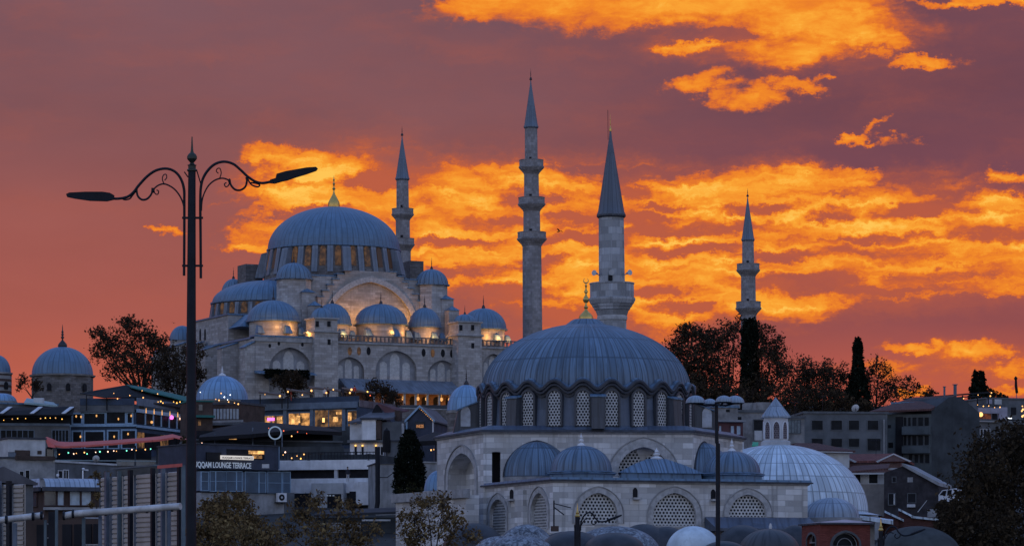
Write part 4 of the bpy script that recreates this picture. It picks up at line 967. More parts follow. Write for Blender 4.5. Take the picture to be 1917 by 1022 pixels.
# bath house: wide bright dome with its lantern
def bath():
    Y = 330; c = W(1455, 962, Y); rr = S(169, Y); hh = Zy(832, Y)-c.z; zb = gz(Y)-1
    t = thing('bath_house', 'old bath house under a wide bright lead dome with a pointed lantern', 'bath house', (c.x, Y, zb))
    mb = MB(); mb.lathe([(rr*1.12, zb), (rr*1.12, c.z-.5), (rr*1.16, c.z-.4), (rr*1.16, c.z-.2)], 8, (c.x, Y, 0), uvr=rr, a0=R(22.5), a1=R(382.5)); mb.build('wall', CONC, t)
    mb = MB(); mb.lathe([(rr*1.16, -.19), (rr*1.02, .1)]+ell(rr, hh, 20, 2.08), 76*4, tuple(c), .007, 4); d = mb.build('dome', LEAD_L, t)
    z0 = c.z+hh-.15; q = S(1, Y)
    mb = MB(); mb.lathe([(29*q, 0), (29*q, 8*q), (26*q, 10*q)], 8, (c.x-3*q, Y, z0), a0=R(22.5), a1=R(382.5)); ln = mb.build('lantern_base', CONC_L, t)
    mb = MB(); mb.lathe([(24*q, 8*q), (24*q, 53*q), (21, 53*q)] [:2], 8, (c.x-3*q, Y, z0), a0=R(22.5), a1=R(382.5), uvr=24*q); ln = mb.build('lantern', WHITE2, t)
    for k in range(8):
        a = R(45*k); ri = 24*q*math.cos(R(22.5))
        f = lambda x, d_, z, a=a: (c.x-3*q+(ri-d_)*math.sin(a)+x*math.cos(a), Y-(ri-d_)*math.cos(a)+x*math.sin(a), z)
        mb = MB(); mb.prism(arch_poly(0, 5.6*q, z0+13*q, z0+33*q, z0+45*q, 6), -.03, .2, f); mb.build('window', LAT_P, ln, False, False)
        mb = MB()
        class A_: pt = staticmethod(f)
        arch_ring(mb, A_, 0, 5.7*q, z0+33*q, z0+45*q, 1.6*q, -.07, .1, 20*q, 6); mb.build('window_surround', WHITE, ln, False, False)
    mb = MB(); mb.lathe([(24*q, 52*q), (29*q, 53*q), (29*q, 55.5*q), (15*q, 73*q), (1.2*q, 90*q), (.4*q, 92*q)], 8, (c.x-3*q, Y, z0), a0=R(22.5), a1=R(382.5), uvr=3); mb.build('lantern_roof', LEAD_G, ln, False, False)
    # side half dome and skirt roof
    c2 = W(1556, 968, 321); r2 = S(52, 321)
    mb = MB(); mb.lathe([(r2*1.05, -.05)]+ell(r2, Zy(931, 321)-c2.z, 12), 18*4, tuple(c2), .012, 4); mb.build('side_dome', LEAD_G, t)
    mb = MB(); mb.lathe([(r2*1.12, zb), (r2*1.12, c2.z-.05), (r2*.5, c2.z)], 16, (c2.x, c2.y, 0), uvr=r2); mb.build('side_wall', CONC, t)
    mb = MB(); a = [W(1590, 962, 322), W(1672, 974, 322), W(1672, 970, 332), W(1590, 956, 332)]
    mb.hexa([p-Vector((0, 0, .35)) for p in a], a); mb.build('skirt_roof', LEAD_L, t, False, False)
LAT_P = lat_mat('wooden lattice', (.16, .13, .14), .22, .25)
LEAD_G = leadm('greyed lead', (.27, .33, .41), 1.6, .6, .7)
bath()

# ---------------------------------------------------------------- bazaar with rows of small domes along the bottom of the picture
def bazaar():
    zr = Zy(1040, 262)
    t = thing('domed_bazaar', 'flat roofed bazaar crowded with small black and mottled domes', 'bazaar', (W(1180, 0, 264).x, 264, 0))
    x0, x1 = W(850, 0, 255).x, W(1500, 0, 255).x
    mb = MB(); mb.box(x0, x1, 252, 273.5, -.5, zr); mb.build('wall', CONC_D, t, False, False)
    mb = MB(); mb.box(x0-.2, x1+.2, 251.8, 273.6, zr+.003, zr+.25); mb.build('roof', ROOFD, t, False, False)
    for px, py, r, Y, m, rid in ((888, 978, 62, 270, BLK_D, 0), (985, 981, 56, 267, LEAD_M, .01), (935, 1003, 48, 258, LEAD_M, .01), (972, 1002, 64, 257, LEAD_M, .008), (1072, 993, 62, 259, BLK_D, 0), (1060, 994, 60, 270, BLK_D, 0), (1152, 984, 84, 262, LEAD_M, .006), (1205, 980, 58, 270, BLK_D, 0), (1150, 996, 58, 256, BLK_D, 0), (1248, 985, 52, 270, BLK_D, 0), (1298, 984, 52, 259, WDOME, 0), (1390, 982, 56, 271, BLK_D, 0), (1440, 989, 58, 260, BLK_S, 0), (1488, 982, 40, 271, BLK_D, 0), (1355, 1012, 40, 256, BLK_D, 0)):
        c = W(px, py, Y); rr = S(r, Y); z0 = zr+.25; hh = max(c.z-z0, .5)
        mb = MB(); mb.lathe(ell(rr, hh, 10), 20*4 if rid else 40, (c.x, Y, z0), 0, 4); d = mb.build('dome', m, t)
        if px == 1440: mb = MB(); mb.lathe([(.09, 0), (.12, .2), (.05, .45)], 8, (c.x+.1, Y, c.z-.05)); mb.build('finial', WMARB, d)
WDOME = plain('whitewashed dome', (.50, .58, .64), .6, 0, .9, .22, .4)
BLK_S = leadm('dark stained lead', (.05, .05, .055), 9.0, 1.0, .1, .2)
bazaar()

# ---------------------------------------------------------------- town buildings
class Bld:
    def __init__(s, name, label, cat, px0, Y0, px1, Y1, ytop, depth, mat, base=None, par=.0, parmat=None, roofmat=None, group=None):
        s.P = pl(px0, Y0, px1, Y1); s.zt = s.P.z((px0+px1)/2, ytop); s.zb = gz(min(Y0, Y1))-1.5 if base is None else base
        s.px0, s.px1, s.depth = px0, px1, depth
        a = s.P.pt(0, 0, 0)
        s.t = thing(name, label, cat, (a[0], a[1], s.zb), group)
        mb = MB(); mb.box(0, s.P.len, 0, depth, s.zb, s.zt, s.P.pt); s.wall = mb.build('wall', mat, s.t, False, False)
        if par:
            mb = MB(); e = .14; L = s.P.len
            mb.box(-e, L+e, -e, depth+e, s.zt+.003, s.zt+par, s.P.pt); s.b(mb, 'roof', roofmat or parmat or mat)
    def b(s, mb, name, mat, par=None): return mb.build(name, mat, par or s.t, False, False)
    def w(s, x0, y0, x1, y1, mat=None, frame=None, **k): return win(s.P, x0, y0, x1, y1, mat or GLASS, s.t, frame, **k)
    def box(s, name, mat, x0, y0, x1, y1, d0, d1, par=None):
        u0, za = s.P.uz(x0, y0); u1, zb = s.P.uz(x1, y1); mb = MB(); mb.box(u0, u1, d0, d1, min(za, zb), max(za, zb), s.P.pt); return s.b(mb, name, mat, par)
def gable(P, u0, u1, z0, z1, d0, d1, mat, parent, along='u', over=.3, th=.2, hip=0.0):
    """pitched roof: ridge along the wall ('u') or running away from it ('d')"""
    mb = MB()
    if along == 'u':
        dm = (d0+d1)/2; a, b = u0-over, u1+over
        lo0 = [(a, d0-over, z0), (b, d0-over, z0)]; rg = [(a+hip, dm, z1), (b-hip, dm, z1)]; lo1 = [(a, d1+over, z0), (b, d1+over, z0)]
    else:
        um = (u0+u1)/2; a, b = d0-over, d1+over
        lo0 = [(u0-over, a, z0), (u0-over, b, z0)]; rg = [(um, a+hip, z1), (um, b-hip, z1)]; lo1 = [(u1+over, a, z0), (u1+over, b, z0)]
    q = lambda p, dz=0: P.pt(p[0], p[1], p[2]+dz)
    for s0, s1 in ((lo0, rg), (rg, lo1)):
        mb.hexa([q(s0[0]), q(s0[1]), q(s1[1]), q(s1[0])], [q(s0[0], th), q(s0[1], th), q(s1[1], th), q(s1[0], th)])
    r = mb.build('roof', mat, parent, False, False)
    mb = MB()
    for k in (0, 1):
        p = [q(lo0[k], .01), q(lo1[k], .01), q(rg[k], .01)]; mb.face(p)
    return r, mb
def bulbs(name, label, pts, mats, r=.16, group=None, sag=True, cable=True, cat='string lights'):
    c = Vector(pts[0]); t = thing(name, label, cat, tuple(c), group)
    if cable:
        mb = MB(); mb.tube([Vector(p)+Vector((0, 0, r*1.1)) for p in pts], .025, 4); mb.build('cable', BLACK, t)
    for k, p in enumerate(pts):
        mb = MB(); mb.ball((p[0], p[1], p[2]), r*.5*(.7+.6*((k*37) % 10)/10), 6, 5)
        mb.build('bulb', mats[k % len(mats)] if isinstance(mats, list) else mats, t)
    return t

def left_town():
    # blue boarded restaurant with white trim
    b = Bld('restaurant', 'slate blue boarded restaurant with pale window trim and rooftop terrace', 'restaurant', 131, 487, 255, 486, 772, 9, BLUEW)
    P = b.P
    for x0, y0, x1, y1 in ((155, 774, 196, 793), (200, 772, 234, 792), (137, 775, 155, 792), (239, 773, 247, 791)):
        b.w(x0, y0, x1, y1, GLASS_D, BLUET, fw=.22)
    for x0, y0, x1, y1 in ((137, 808, 152, 838), (160, 808, 194, 838), (203, 807, 221, 838), (229, 806, 260, 838)):
        b.w(x0, y0, min(x1, 253), y1, GLASS_D, BLUET, fw=.22)
    b.box('trim_band', BLUET, 130, 795, 256, 798, -.25, 0); b.box('corner_post', BLUET, 130, 797, 132.6, 830, -.26, -.01)
    b.box('parapet', BLUEW, 151, 746, 252, 758, -.4, -.05); b.box('fascia', CONC_D, 151, 759, 252, 771, -.35, -.05)
    # its receding right wing
    P2 = pl(255, 486, 372, 506); mb = MB(); mb.box(.3, P2.len, .02, 3, b.zb, P2.z(300, 779), P2.pt); b.b(mb, 'wing_wall', BLUEW)
    mb = MB(); mb.box(0, P2.len, -.3, .0, P2.z(310, 772)-.5, P2.z(310, 772), P2.pt); b.b(mb, 'wing_ledge', BLUET)
    mb = MB(); mb.box(0, P2.len, -.22, -.05, P2.z(255, 757)-.1, P2.z(255, 744), P2.pt); b.b(mb, 'wing_railing', BLUEG)
    mb = MB(); mb.box(0, P2.len, -.3, .0, P2.z(255, 797)-.2, P2.z(255, 797)+.15, P2.pt); b.b(mb, 'trim_band', BLUET)
    for k in range(8):
        u = P2.len*(k+.5)/8; zc = P2.z(255, 792)
        mb = MB(); mb.box(u-1.2, u+1.2, -.08, .3, zc-.0, zc+1.9, P2.pt); o = b.b(mb, 'wing_window', GLASS_D)
        mb = MB(); mb.box(u+1.2, u+1.5, -.2, .1, zc-.1, zc+2.1, P2.pt); b.b(mb, 'post', BLUET)
        mb = MB(); mb.box(u-1.2, u+1.2, -.08, .3, zc-3.4, zc-1.2, P2.pt); b.b(mb, 'wing_window', GLASS_D if k % 3 else WARMD)
        mb = MB(); mb.tube([P2.pt(u, -.9, zc+2.2), P2.pt(u, -.9, zc+1.9), P2.pt(u, -.9, zc+1.5)], [.03, .08, .1], 6); b.b(mb, 'hanging_lamp', BULB_DIM)
    for x, y, m, r in ((317, 781, NEON, .3), (336, 783, BULB_P, .32), (280, 790, BULB_DIM, .2)):
        u, z = P2.uz(x, y); mb = MB(); mb.ball(P2.pt(u, -.35, z), r, 8, 6); b.b(mb, 'lamp_globe', m)
    for x, y in ((143, 779), (152, 780), (181, 778), (222, 784), (151, 817), (214, 817), (246, 778), (240, 812)):
        u, z = P.uz(x, y); mb = MB(); mb.ball(P.pt(u, -.12, z), .12, 6, 5, 1.5); b.b(mb, 'lamp_globe', BULB_DIM)
    # dark canopy over the terrace with its green awning
    Y = 488
    t = thing('canopy', 'black pitched canopy over the blue restaurant terrace', 'canopy', W(200, 740, Y))
    mb = MB(); a = [W(150, 737, 489), W(235, 722, 492), W(262, 744, 487), W(195, 745, 485)]; mb.hexa(a, [p+Vector((0, 0, .12)) for p in a])
    mb.build('cloth', AWN_K, t, False, False)
    mb = MB(); a = [W(196, 739, 489.5), W(243, 722, 492), W(356, 756, 503), W(356, 766, 500), W(250, 750, 486)]; mb.hexa(a, [p+Vector((0, 0, .1)) for p in a]); mb.build('cloth', AWN_K, t, False, False)
    mb = MB()
    for x, y in ((162, 738), (200, 743), (248, 742)): mb.tube([W(x, y, 486), W(x, 768, 486)], .08, 5)
    mb.build('post', BLACK, t)
    mb = MB(); top = [W(237, 721, 493), W(268, 726, 496), W(310, 735, 500), W(358, 746, 505)]; dn = [W(246, 726, 490), W(280, 735, 493), W(318, 744, 497), W(358, 755, 501)]
    for k in range(3): mb.hexa([dn[k], dn[k+1], top[k+1], top[k]], [p+Vector((0, 0, .14)) for p in (dn[k], dn[k+1], top[k+1], top[k])])
    g = mb.build('awning', AWN_G, None, False, False); tag(g, 'long green awning sloping down behind the tall lamp post', 'awning')
    bulbs('string_lights', 'warm bulbs under the black canopy of the blue restaurant', [W(x, y, 484) for x, y in ((213, 736), (220, 746), (243, 740), (266, 731), (268, 744), (295, 737))], BULB, .17)
    bulbs('string_lights', 'row of amber lamps under the green awning', [W(x, y, 484+(x-255)*.17) for x, y in ((296, 752), (301, 751), (305, 754), (325, 752), (331, 754), (337, 752), (343, 755), (350, 754), (362, 752), (367, 754), (372, 752), (378, 755))], BULBA, .19)
    # long dark terrace on the left
    b = Bld('terrace_building', 'low bluish terrace building with a glazed dark upper floor at the left photo edge', 'building', -60, 482, 131, 484, 797, 8, CONC_D)
    for x0, x1 in ((-30, 63), (98, 128)): b.w(x0, 805, x1, 826, GLASS_D, BLUEG, bars=(8 if x0 < 0 else 4, 0))
    b.box('sill_band', BLUEG, -60, 791, 131, 797, -.3, -.003); b.box('upper_interior', DARKIN, -60, 776, 133, 791, .1, 6)
    mb = MB(); a = [W(-60, 778, 480), W(136, 778, 482), W(140, 762, 486), W(-60, 767, 486)]; mb.hexa(a, [p+Vector((0, 0, .15)) for p in a]); b.b(mb, 'shade_roof', AWN_K)
    for x in (3, 60, 119):
        mb = MB(); a = [W(x-4, 776, 480.2), W(x+3, 776, 480.2), W(x+20, 764, 485.2), W(x+12, 764, 485.2)]; mb.hexa([p+Vector((0, 0, .16)) for p in a], [p+Vector((0, 0, .24)) for p in a]); b.b(mb, 'roof_strip', WHITE2)
    bulbs('string_lights', 'small yellow bulbs inside the dark glazed terrace at the left', [W(x, y, 480) for x, y in ((7, 786), (23, 784), (33, 783), (48, 783), (76, 783), (85, 782), (94, 782), (104, 782), (116, 784))], [BULBA, BULB_DIM, BULBA], .16)
    b = Bld('building', 'flat roofed block with a pale sloping roof strip below the round tomb', 'building', -30, 560, 108, 566, 757, 8, CONC_D, par=.3, parmat=LEAD)
    mb = MB(); a = [W(45, 756, 562), W(108, 762, 562), W(100, 756, 570), W(50, 748, 570)]; mb.hexa(a, [p+Vector((0, 0, .3)) for p in a]); b.b(mb, 'sloping_roof', ROOFP)
    # pale plain blocks under it
    b = Bld('building', 'plain pale block with a flat roof edge left of the red awning', 'building', 16, 448, 85, 450, 822, 8, CONC_L, par=.25, parmat=DTRIM); b.box('lean_roof', BROWN, 28, 842, 56, 853, -.1, .0); b.w(70, 843, 78, 850, BROWN)
    b = Bld('building', 'long grey rendered house under the red awning terrace, small twin windows', 'building', -40, 430, 103, 432, 858, 10, CONC, par=.22, parmat=DTRIM)
    b.w(37, 882, 44, 893, GLASS_D, CONC_L, fw=.08); b.w(48, 880, 55, 896, GLASS_D, CONC_L, fw=.08); b.box('roof_step', BROWN, 28, 853, 103, 861, -.3, .4)
    b2 = Bld('building', 'dark grey house with one small white framed window under the red awning', 'building', 103, 432, 216, 442, 868, 4, CONC_D, par=.25, parmat=CONC_L)
    b2.w(109, 881, 116, 894, GLASS_D, WHITE2, fw=.1); b2.w(119, 880, 127, 895, GLASS_D, WHITE2, fw=.12, bars=(1, 0))
    b2.box('wall_lamp', WHITE, 154, 878, 160, 881, -.5, -.1); 
    t = thing('shed', 'dark pitched shed roof at the lower left edge', 'shed', W(0, 900, 190))
    P = pl(-40, 190, 62, 192); zc = P.z(10, 905); mb = MB(); mb.box(0, P.len, 0, 6, 0, zc, P.pt); mb.build('wall', CONC_D, t, False, False)
    mb = MB(); u0, z0 = P.uz(2, 873); uE = P.u(66); mb.prism([(P.u(-40)-.1, P.z(-40, 900)), (uE, P.z(66, 908)), (uE, P.z(66, 904)), (u0, z0), (P.u(-40)-.1, P.z(-40, 889))], -.3, 6.3, P.pt); mb.build('roof', ROOFG, t, False, False)
    # red awning terrace
    t = thing('terrace', 'cafe terrace with a glazed rail under the long red awning', 'terrace', W(200, 870, 455))
    P = pl(90, 452, 292, 455); P3 = pl(292, 455, 362, 456)
    mb = MB(); mb.box(0, P.len, 0, 7, gz(450)-1, P.z(200, 872), P.pt); mb.box(0, P3.len, .01, 7, gz(446)-1, P3.z(320, 872), P3.pt); mb.build('base_wall', CONC_D, t, False, False)
    mb = MB(); mb.box(0, P.len, 5.5, 5.7, P.z(200, 872), P.z(200, 836), P.pt); mb.build('back_wall', DARKIN, t, False, False)
    mb = MB(); mb.box(P.u(218), P.len, -.05, .0, P.z(250, 871.5), P.z(250, 860), P.pt); mb.build('glass_rail', GLASS_B, t, False, False)
    for x0, x1 in ((294, 323), (326, 352)):
        mb = MB(); mb.box(P3.u(x0), P3.u(x1), -.05, .0, P3.z(320, 871), P3.z(320, 836), P3.pt); mb.build('glass_screen', GLASS_L2, t, False, False)
    for x in (253, 294, 324, 352):
        Q = P if x < 292 else P3; mb = MB(); u = Q.u(x); mb.box(u-.1, u+.1, -.1, .1, Q.z(x, 874), Q.z(x, 834), Q.pt); mb.build('post', BLUEW, t, False, False)
    mb = MB(); mb.box(0, P.len, -.12, .05, P.z(100, 862)-.0, P.z(100, 860), P.pt); mb.build('rail', BLUET, t, False, False)
    for x0, x1 in ((101, 107), (88, 100)): 
        mb = MB(); mb.box(P.u(x0), P.u(x1), .3, .5, P.z(95, 856), P.z(95, 836), P.pt); mb.build('panel', BLUET if x0 > 100 else GLASS_B, t, False, False)
    fr = [(84, 819), (98, 832), (118, 835), (160, 833), (215, 829), (262, 825), (300, 822), (325, 818)]
    bk = [(88, 817), (110, 826), (130, 827), (165, 826), (215, 823), (262, 819.5), (300, 816), (323, 812)]
    mb = MB()
    for k in range(len(fr)-1):
        q = [W(*fr[k], 450.5), W(*fr[k+1], 450.5), W(*bk[k+1], 456), W(*bk[k], 456)]
        mb.hexa([p-Vector((0, 0, .1)) for p in q], q)
        if 0 < k: mb.hexa([W(fr[k][0], fr[k][1]+3.5, 450.4), W(fr[k+1][0], fr[k+1][1]+3.5, 450.4), W(fr[k+1][0], fr[k+1][1]+3.5, 450.5), W(fr[k][0], fr[k][1]+3.5, 450.5)], [W(*fr[k], 450.4), W(*fr[k+1], 450.4), W(*fr[k+1], 450.5), W(*fr[k], 450.5)])
    q = [W(325, 818, 450.5), W(366, 828, 452), W(366, 824, 457), W(323, 812, 456)]; mb.hexa([p-Vector((0, 0, .1)) for p in q], q)
    q = [W(84, 819, 450.5), W(90, 836, 450), W(104, 838, 450), W(98, 830, 450.5)]; mb.hexa(q, [p+Vector((0, .2, .05)) for p in q])
    o = mb.build('awning', AWN_R, None, False, False); tag(o, 'long red cloth awning stretched over the cafe terrace', 'awning')
    bulbs('string_lights', 'white, pink and green bulbs strung under the red awning', [W(x, y, 451.5) for x, y in ((111, 850), (128, 847), (138, 849), (143, 848), (158, 846.5), (163, 849), (179, 846), (187, 845), (202, 845), (213, 843.5), (218, 844), (237, 843), (247, 841), (255, 842.5), (272, 841), (282, 840), (300, 840.5), (306, 839.5), (317, 837.5), (350, 836.5))], [BULB, BULB_G, BULB_P, BULB, BULB, BULB_G, BULB_P, BULB_G, BULB_P, BULB_P], .17)
    # kiosk with metal dome roof, near
    Y = 205; t = thing('kiosk', 'small kiosk with a curved standing seam metal roof and curtained windows', 'kiosk', W(120, 1000, Y))
    P = pl(84, Y-.8, 186, Y); Pl = pl(48, Y+2.2, 84, Y-.8); zt = P.z(120, 912); zm = P.z(120, 951)
    mb = MB(); mb.box(0, P.len, 0, 6, 0, zt, P.pt); mb.box(0, Pl.len, .02, 2, 0, zt, Pl.pt); mb.build('wall', BROWN, t, False, False)
    for x0, x1, m in ((83, 104, 1), (108, 119, 1), (131, 149, 0), (153, 170, 0)): win(P, x0, 919, x1, 945, CURT if m == 0 or x0 > 100 else GLASS, t, BROWN2, fw=.05)
    win(Pl, 53, 920, 70, 946, GLASS, t, BROWN2, fw=.05)
    mb = MB(); mb.box(-.1, P.len+.1, -.3, -.01, zm-.1, zm+.06, P.pt); mb.build('ledge', TRIM, t, False, False)
    nx = 9; z0, z1 = zt, P.z(120, 893.5)
    mb = MB(); W2 = P.len; pr = [(0, 0), (.35, .55), (.9, .88), (1.7, 1.0), (3.0, 1.0)]
    ribs = 11
    for k in range(ribs):
        ua, ub = W2*k/ribs, W2*(k+1)/ribs
        for (d0, h0), (d1, h1) in zip(pr, pr[1:]):
            mb.face([P.pt(ua, d0-.35, z0+(z1-z0)*h0), P.pt(ub, d0-.35, z0+(z1-z0)*h0), P.pt(ub, d1-.35, z0+(z1-z0)*h1), P.pt(ua, d1-.35, z0+(z1-z0)*h1)], [(k, d0), (k+1, d0), (k+1, d1), (k, d1)])
    c0 = P.pt(0, 3, z1)
    for k in range(4):
        ua, ub = Pl.len*k/4, Pl.len*(k+1)/4
        for (d0, h0), (d1, h1) in zip(pr[:4], pr[1:4]):
            f = lambda u, d, h: (lambda q: (q[0]+(c0[0]-q[0])*d/3.2, q[1]+(c0[1]-q[1])*d/3.2, z0+(z1-z0)*h))(Pl.pt(u, -.3, 0))
            mb.face([f(ua, d0, h0), f(ub, d0, h0), f(ub, d1, h1), f(ua, d1, h1)], [(k, d0), (k+1, d0), (k+1, d1), (k, d1)])
    mb.build('roof', ROOFM, t, False, False)
    mb = MB(); mb.box(-.2, P.len+.2, -.45, -.3, z0-.22, z0+.02, P.pt); mb.box(-.2, Pl.len, -.4, -.25, z0-.22, z0+.02, Pl.pt); mb.build('eave', DTRIM, t, False, False)
    mb = MB(); mb.tube([W(155, 902, Y+1), W(155, 880, Y+1)], .04, 5); mb.ball(W(156, 877, Y+1), .09, 8, 5, .6); mb.build('vent_pipe', WHITE, t)
    mb = MB(); mb.ball(W(108, 889, Y+1), .09, 8, 5); mb.build('vent_cap', WHITE, t)
WARMD = glow('dim warm room', (1.0, .48, .16), .22, var=.9, scale=.8)
BULBA = glow('amber bulb', (1.0, .52, .10), 2.6)
BLUEG = plain('grey blue panel', (.12, .16, .22), .7, 0, 1, .25)
ROOFP = plain('pale verdigris roof', (.26, .36, .38), .6, 0, .7, .25)
GLASS_L3 = plain('blue lounge glass', (.045, .085, .14), .35, 0, .7, .3, .4, False)
GLASS_L2 = glassm('dusty terrace glass', (.09, .10, .12), .25)
CURT = plain('pale curtain behind glass', (.34, .43, .52), .35, 0, 3, .2, .5)
BROWN2 = plain('brown window frame', (.07, .045, .045), .7, 0, 2, .3)
ROOFM = leadm('standing seam zinc', (.30, .36, .44), 30.0, .25, .8, 0)
left_town()

def mid_town():
    # slatted house in front of the ribbed blue dome
    b = Bld('house', 'dark house with pale vertical shutters below the bright ribbed dome', 'house', 397, 500, 452, 498, 757, 7, BROWN, par=.3, parmat=DTRIM)
    for k in range(8): b.w(400+k*6.1, 765, 404.3+k*6.1, 784, SHUT)
    b.box('balcony_rail', CONC, 392, 788, 462, 792, -1.2, -1.05); b.box('balcony_floor', CONC_D, 392, 792, 462, 795, -1.2, 0)
    bulbs('string_lights', 'warm bulbs along the eave of the shuttered house', [W(x, y, 497) for x, y in ((404, 747), (410, 749), (428, 752), (439, 754), (446, 756), (414, 736))], BULB, .2, cable=True)
    bulbs('string_lights', 'cool white lamps before the bright ribbed dome', [W(x, y, 496) for x, y in ((375, 734), (420, 743), (431, 739), (426, 748))], BULB_W, .17, cable=False)
    b = Bld('house', 'brown two storey house hidden behind the tall lamp post with green ledge', 'house', 356, 475, 398, 476, 752, 6, BROWN, par=.2, parmat=AWN_G)
    b.box('ledge', AWN_G, 364, 777, 400, 782, -.8, 0); b.w(371, 786, 376, 796, WARMD); b.w(372, 757, 379, 768, GLASS)
    # long restaurant with lit windows and roof terrace
    b = Bld('restaurant', 'long slate blue restaurant with four lit picture windows under a roof terrace', 'restaurant', 452, 518, 672, 509, 765, 6, BLUEW)
    P = b.P
    for x0, x1, y0, y1, m in ((458, 478, 779, 795, WARMD), (486, 530, 779, 796, WARMB), (541, 580, 774, 797, WARMB), (590, 641, 768, 801, WARMD), (652, 668, 769, 800, WARMD)):
        b.w(x0, y0, x1, y1, m, BLUET2, fw=.18, bars=(1 if x1-x0 > 30 else 0, 0))
    for x0, x1, y0, y1, m in ((490, 496, 784, 788, BULBA), (501, 514, 782, 787, NEON), (519, 528, 780, 794, WARMX), (546, 553, 783, 796, WARMX), (555, 562, 778, 791, WARMX), (604, 608, 782, 790, BULB), (624, 633, 780, 789, WARMX), (630, 640, 771, 775, WARMX), (652, 658, 772, 787, WARMX)):
        b.w(x0, y0, x1, y1, m, proud=.12, name='lamp_glow')
    b.box('cornice', BLUEG, 452, 758, 673, 763, -.5, -.05); b.box('parapet', BLUEW, 452, 748, 673, 757.5, -.25, -.06)
    for x in (483, 535, 585, 645): b.box('pier', BLUEG, x-3, 766, x+3, 806, -.3, -.003)
    b.box('lower_floor', CONC_V, 453, 803, 671, 830, -.2, -.004)
    P2 = pl(672, 508, 740, 520); mb = MB(); mb.box(0, P2.len, .02, .4, b.zb, b.zt, P2.pt); b.b(mb, 'side_wall', BLUEW)
    mb = MB(); mb.box(0, P2.len, -.1, .0, b.zt, b.zt+1.0, P2.pt); b.b(mb, 'glass_rail', GLASS_L2)
    # terrace canopies and lamps
    for k, (x0, x1, y0, y1) in enumerate(((484, 532, 735, 741), (536, 588, 730, 738), (578, 650, 726, 734), (640, 702, 728, 737))):
        t = thing('pergola', ['flat dark pergola at the left end of the lit restaurant roof', 'flat dark pergola second from the left on the lit restaurant roof', 'flat dark pergola in the middle of the restaurant roof by the turret foot', 'flat dark pergola at the right end of the restaurant roof'][k], 'pergola', W(x0, y0, 516), 'pergolas on the lit restaurant roof')
        a = [W(x0, y0+1, 512), W(x1, y1+1, 512), W(x1, y1-1, 518), W(x0, y0-1, 518)]; mb = MB(); mb.hexa(a, [p+Vector((0, 0, .22)) for p in a]); mb.build('roof', ROOFW, t, False, False)
        for x in (x0+3, x1-4):
            mb = MB(); mb.tube([W(x, (y0+y1)/2, 513), (W(x, 0, 513).x, 513, b.zt)], .1, 6); mb.build('post', IRON, t)
    bulbs('string_lights', 'glowing heater lamps along the lit restaurant roof terrace', [W(x, y, 511.5) for x, y in ((496, 738), (524, 741), (539, 733), (566, 739), (583, 731), (611, 735), (624, 729), (658, 729), (655, 735), (688, 733), (693, 740))], [BULB_DIM, BULB, BULB, BULB, BULB, BULB, BULB, BULB, BULB, BULBA, BULB_R], .28, cable=False)
    # dark canopy and terrace below it, round ring sign
    t = thing('canopy', 'wide black tent canopy spread below the lit restaurant windows', 'canopy', W(520, 800, 470))
    ap = W(473, 788, 474); pts = [W(372, 818, 462), W(470, 812, 460), W(560, 804, 466), W(640, 808, 476), W(610, 799, 486), W(380, 806, 488)]
    mb = MB()
    for k in range(6): mb.face([pts[k], pts[(k+1) % 6], ap])
    for k in range(6): mb.hexa([pts[k]-Vector((0, 0, .5)), pts[(k+1) % 6]-Vector((0, 0, .5)), pts[(k+1) % 6]-Vector((0, -.1, .5)), pts[k]-Vector((0, -.1, .5))], [pts[k], pts[(k+1) % 6], pts[(k+1) % 6]+Vector((0, .1, 0)), pts[k]+Vector((0, .1, 0))])
    mb.build('cloth', AWN_K, t, False, False)
    for x, y in ((402, 812), (473, 800), (528, 806)):
        mb = MB(); mb.tube([W(x, y, 463), W(x, 850, 463)], .09, 6); mb.build('pole', STEELB, t)
    b = Bld('terrace_building', 'dark terrace building under the black tent canopy', 'building', 367, 466, 640, 472, 826, 10, CONC_V, par=.2, parmat=CONC_D)
    for x0, y0, x1, y1, m in ((433, 810, 445, 822, WARMX), (403, 812, 412, 820, BULB_DIM), (480, 812, 520, 824, DARKIN)):
        b.box('counter', m, x0, y0, x1, y1, .6, 1.4)  # two of these glow: warm lamp light put into their own surface
    b.box('rail', CONC, 380, 820, 520, 821.5, -.4, -.3); b.box('back_wall', DARKIN, 370, 802, 640, 826, 5, 5.4)
    t = thing('ring_sign', 'pale round ring sign standing on the dark terrace edge', 'sign', W(515, 826, 459))
    c = W(515, 810, 459); r = S(11.5, 459); mb = MB(); mb.tube([(c.x+r*math.cos(a), c.y, c.z+r*math.sin(a)) for a in [2*PI*k/32 for k in range(33)]], .095, 8, cap=False); mb.build('ring', RING, t)
    mb = MB(); mb.tube([(c.x, c.y, c.z-r-.1), (c.x, c.y, c.z-r-.8)], .07, 6); mb.build('post', STEELB, t)
    bulbs('string_lights', 'small red lanterns along the edge of the black tent canopy', [W(x, y, 461) for x, y in ((503, 801), (531, 806), (557, 808), (574, 811), (546, 816))], [BULB_R, BULB_R, BULB_R, BULB_R, BULB], .17)
    bulbs('string_lights', 'warm round lamps over the roof of the lettered lounge', [W(x, y, 440) for x, y in ((378, 829), (384, 834), (436, 832), (350, 836))], BULB_P, .2)
    # lettered lounge
    b = Bld('lounge', 'dark lounge pavilion with pale lettering, glazed front and concrete base', 'lounge', 364, 398, 521, 404, 833, 9, NAVY, par=.12, parmat=DTRIM)
    P = b.P
    b.w(424, 840, 495, 860, DARKIN, None); b.w(465, 843, 494, 850, WARMX, proud=.09, name='lamp_glow'); b.w(472, 851, 490, 858, WARMB, proud=.1, name='lamp_glow')
    b.box('corner_board', BLUET2, 521, 834, 523, 878, -.1, .4)
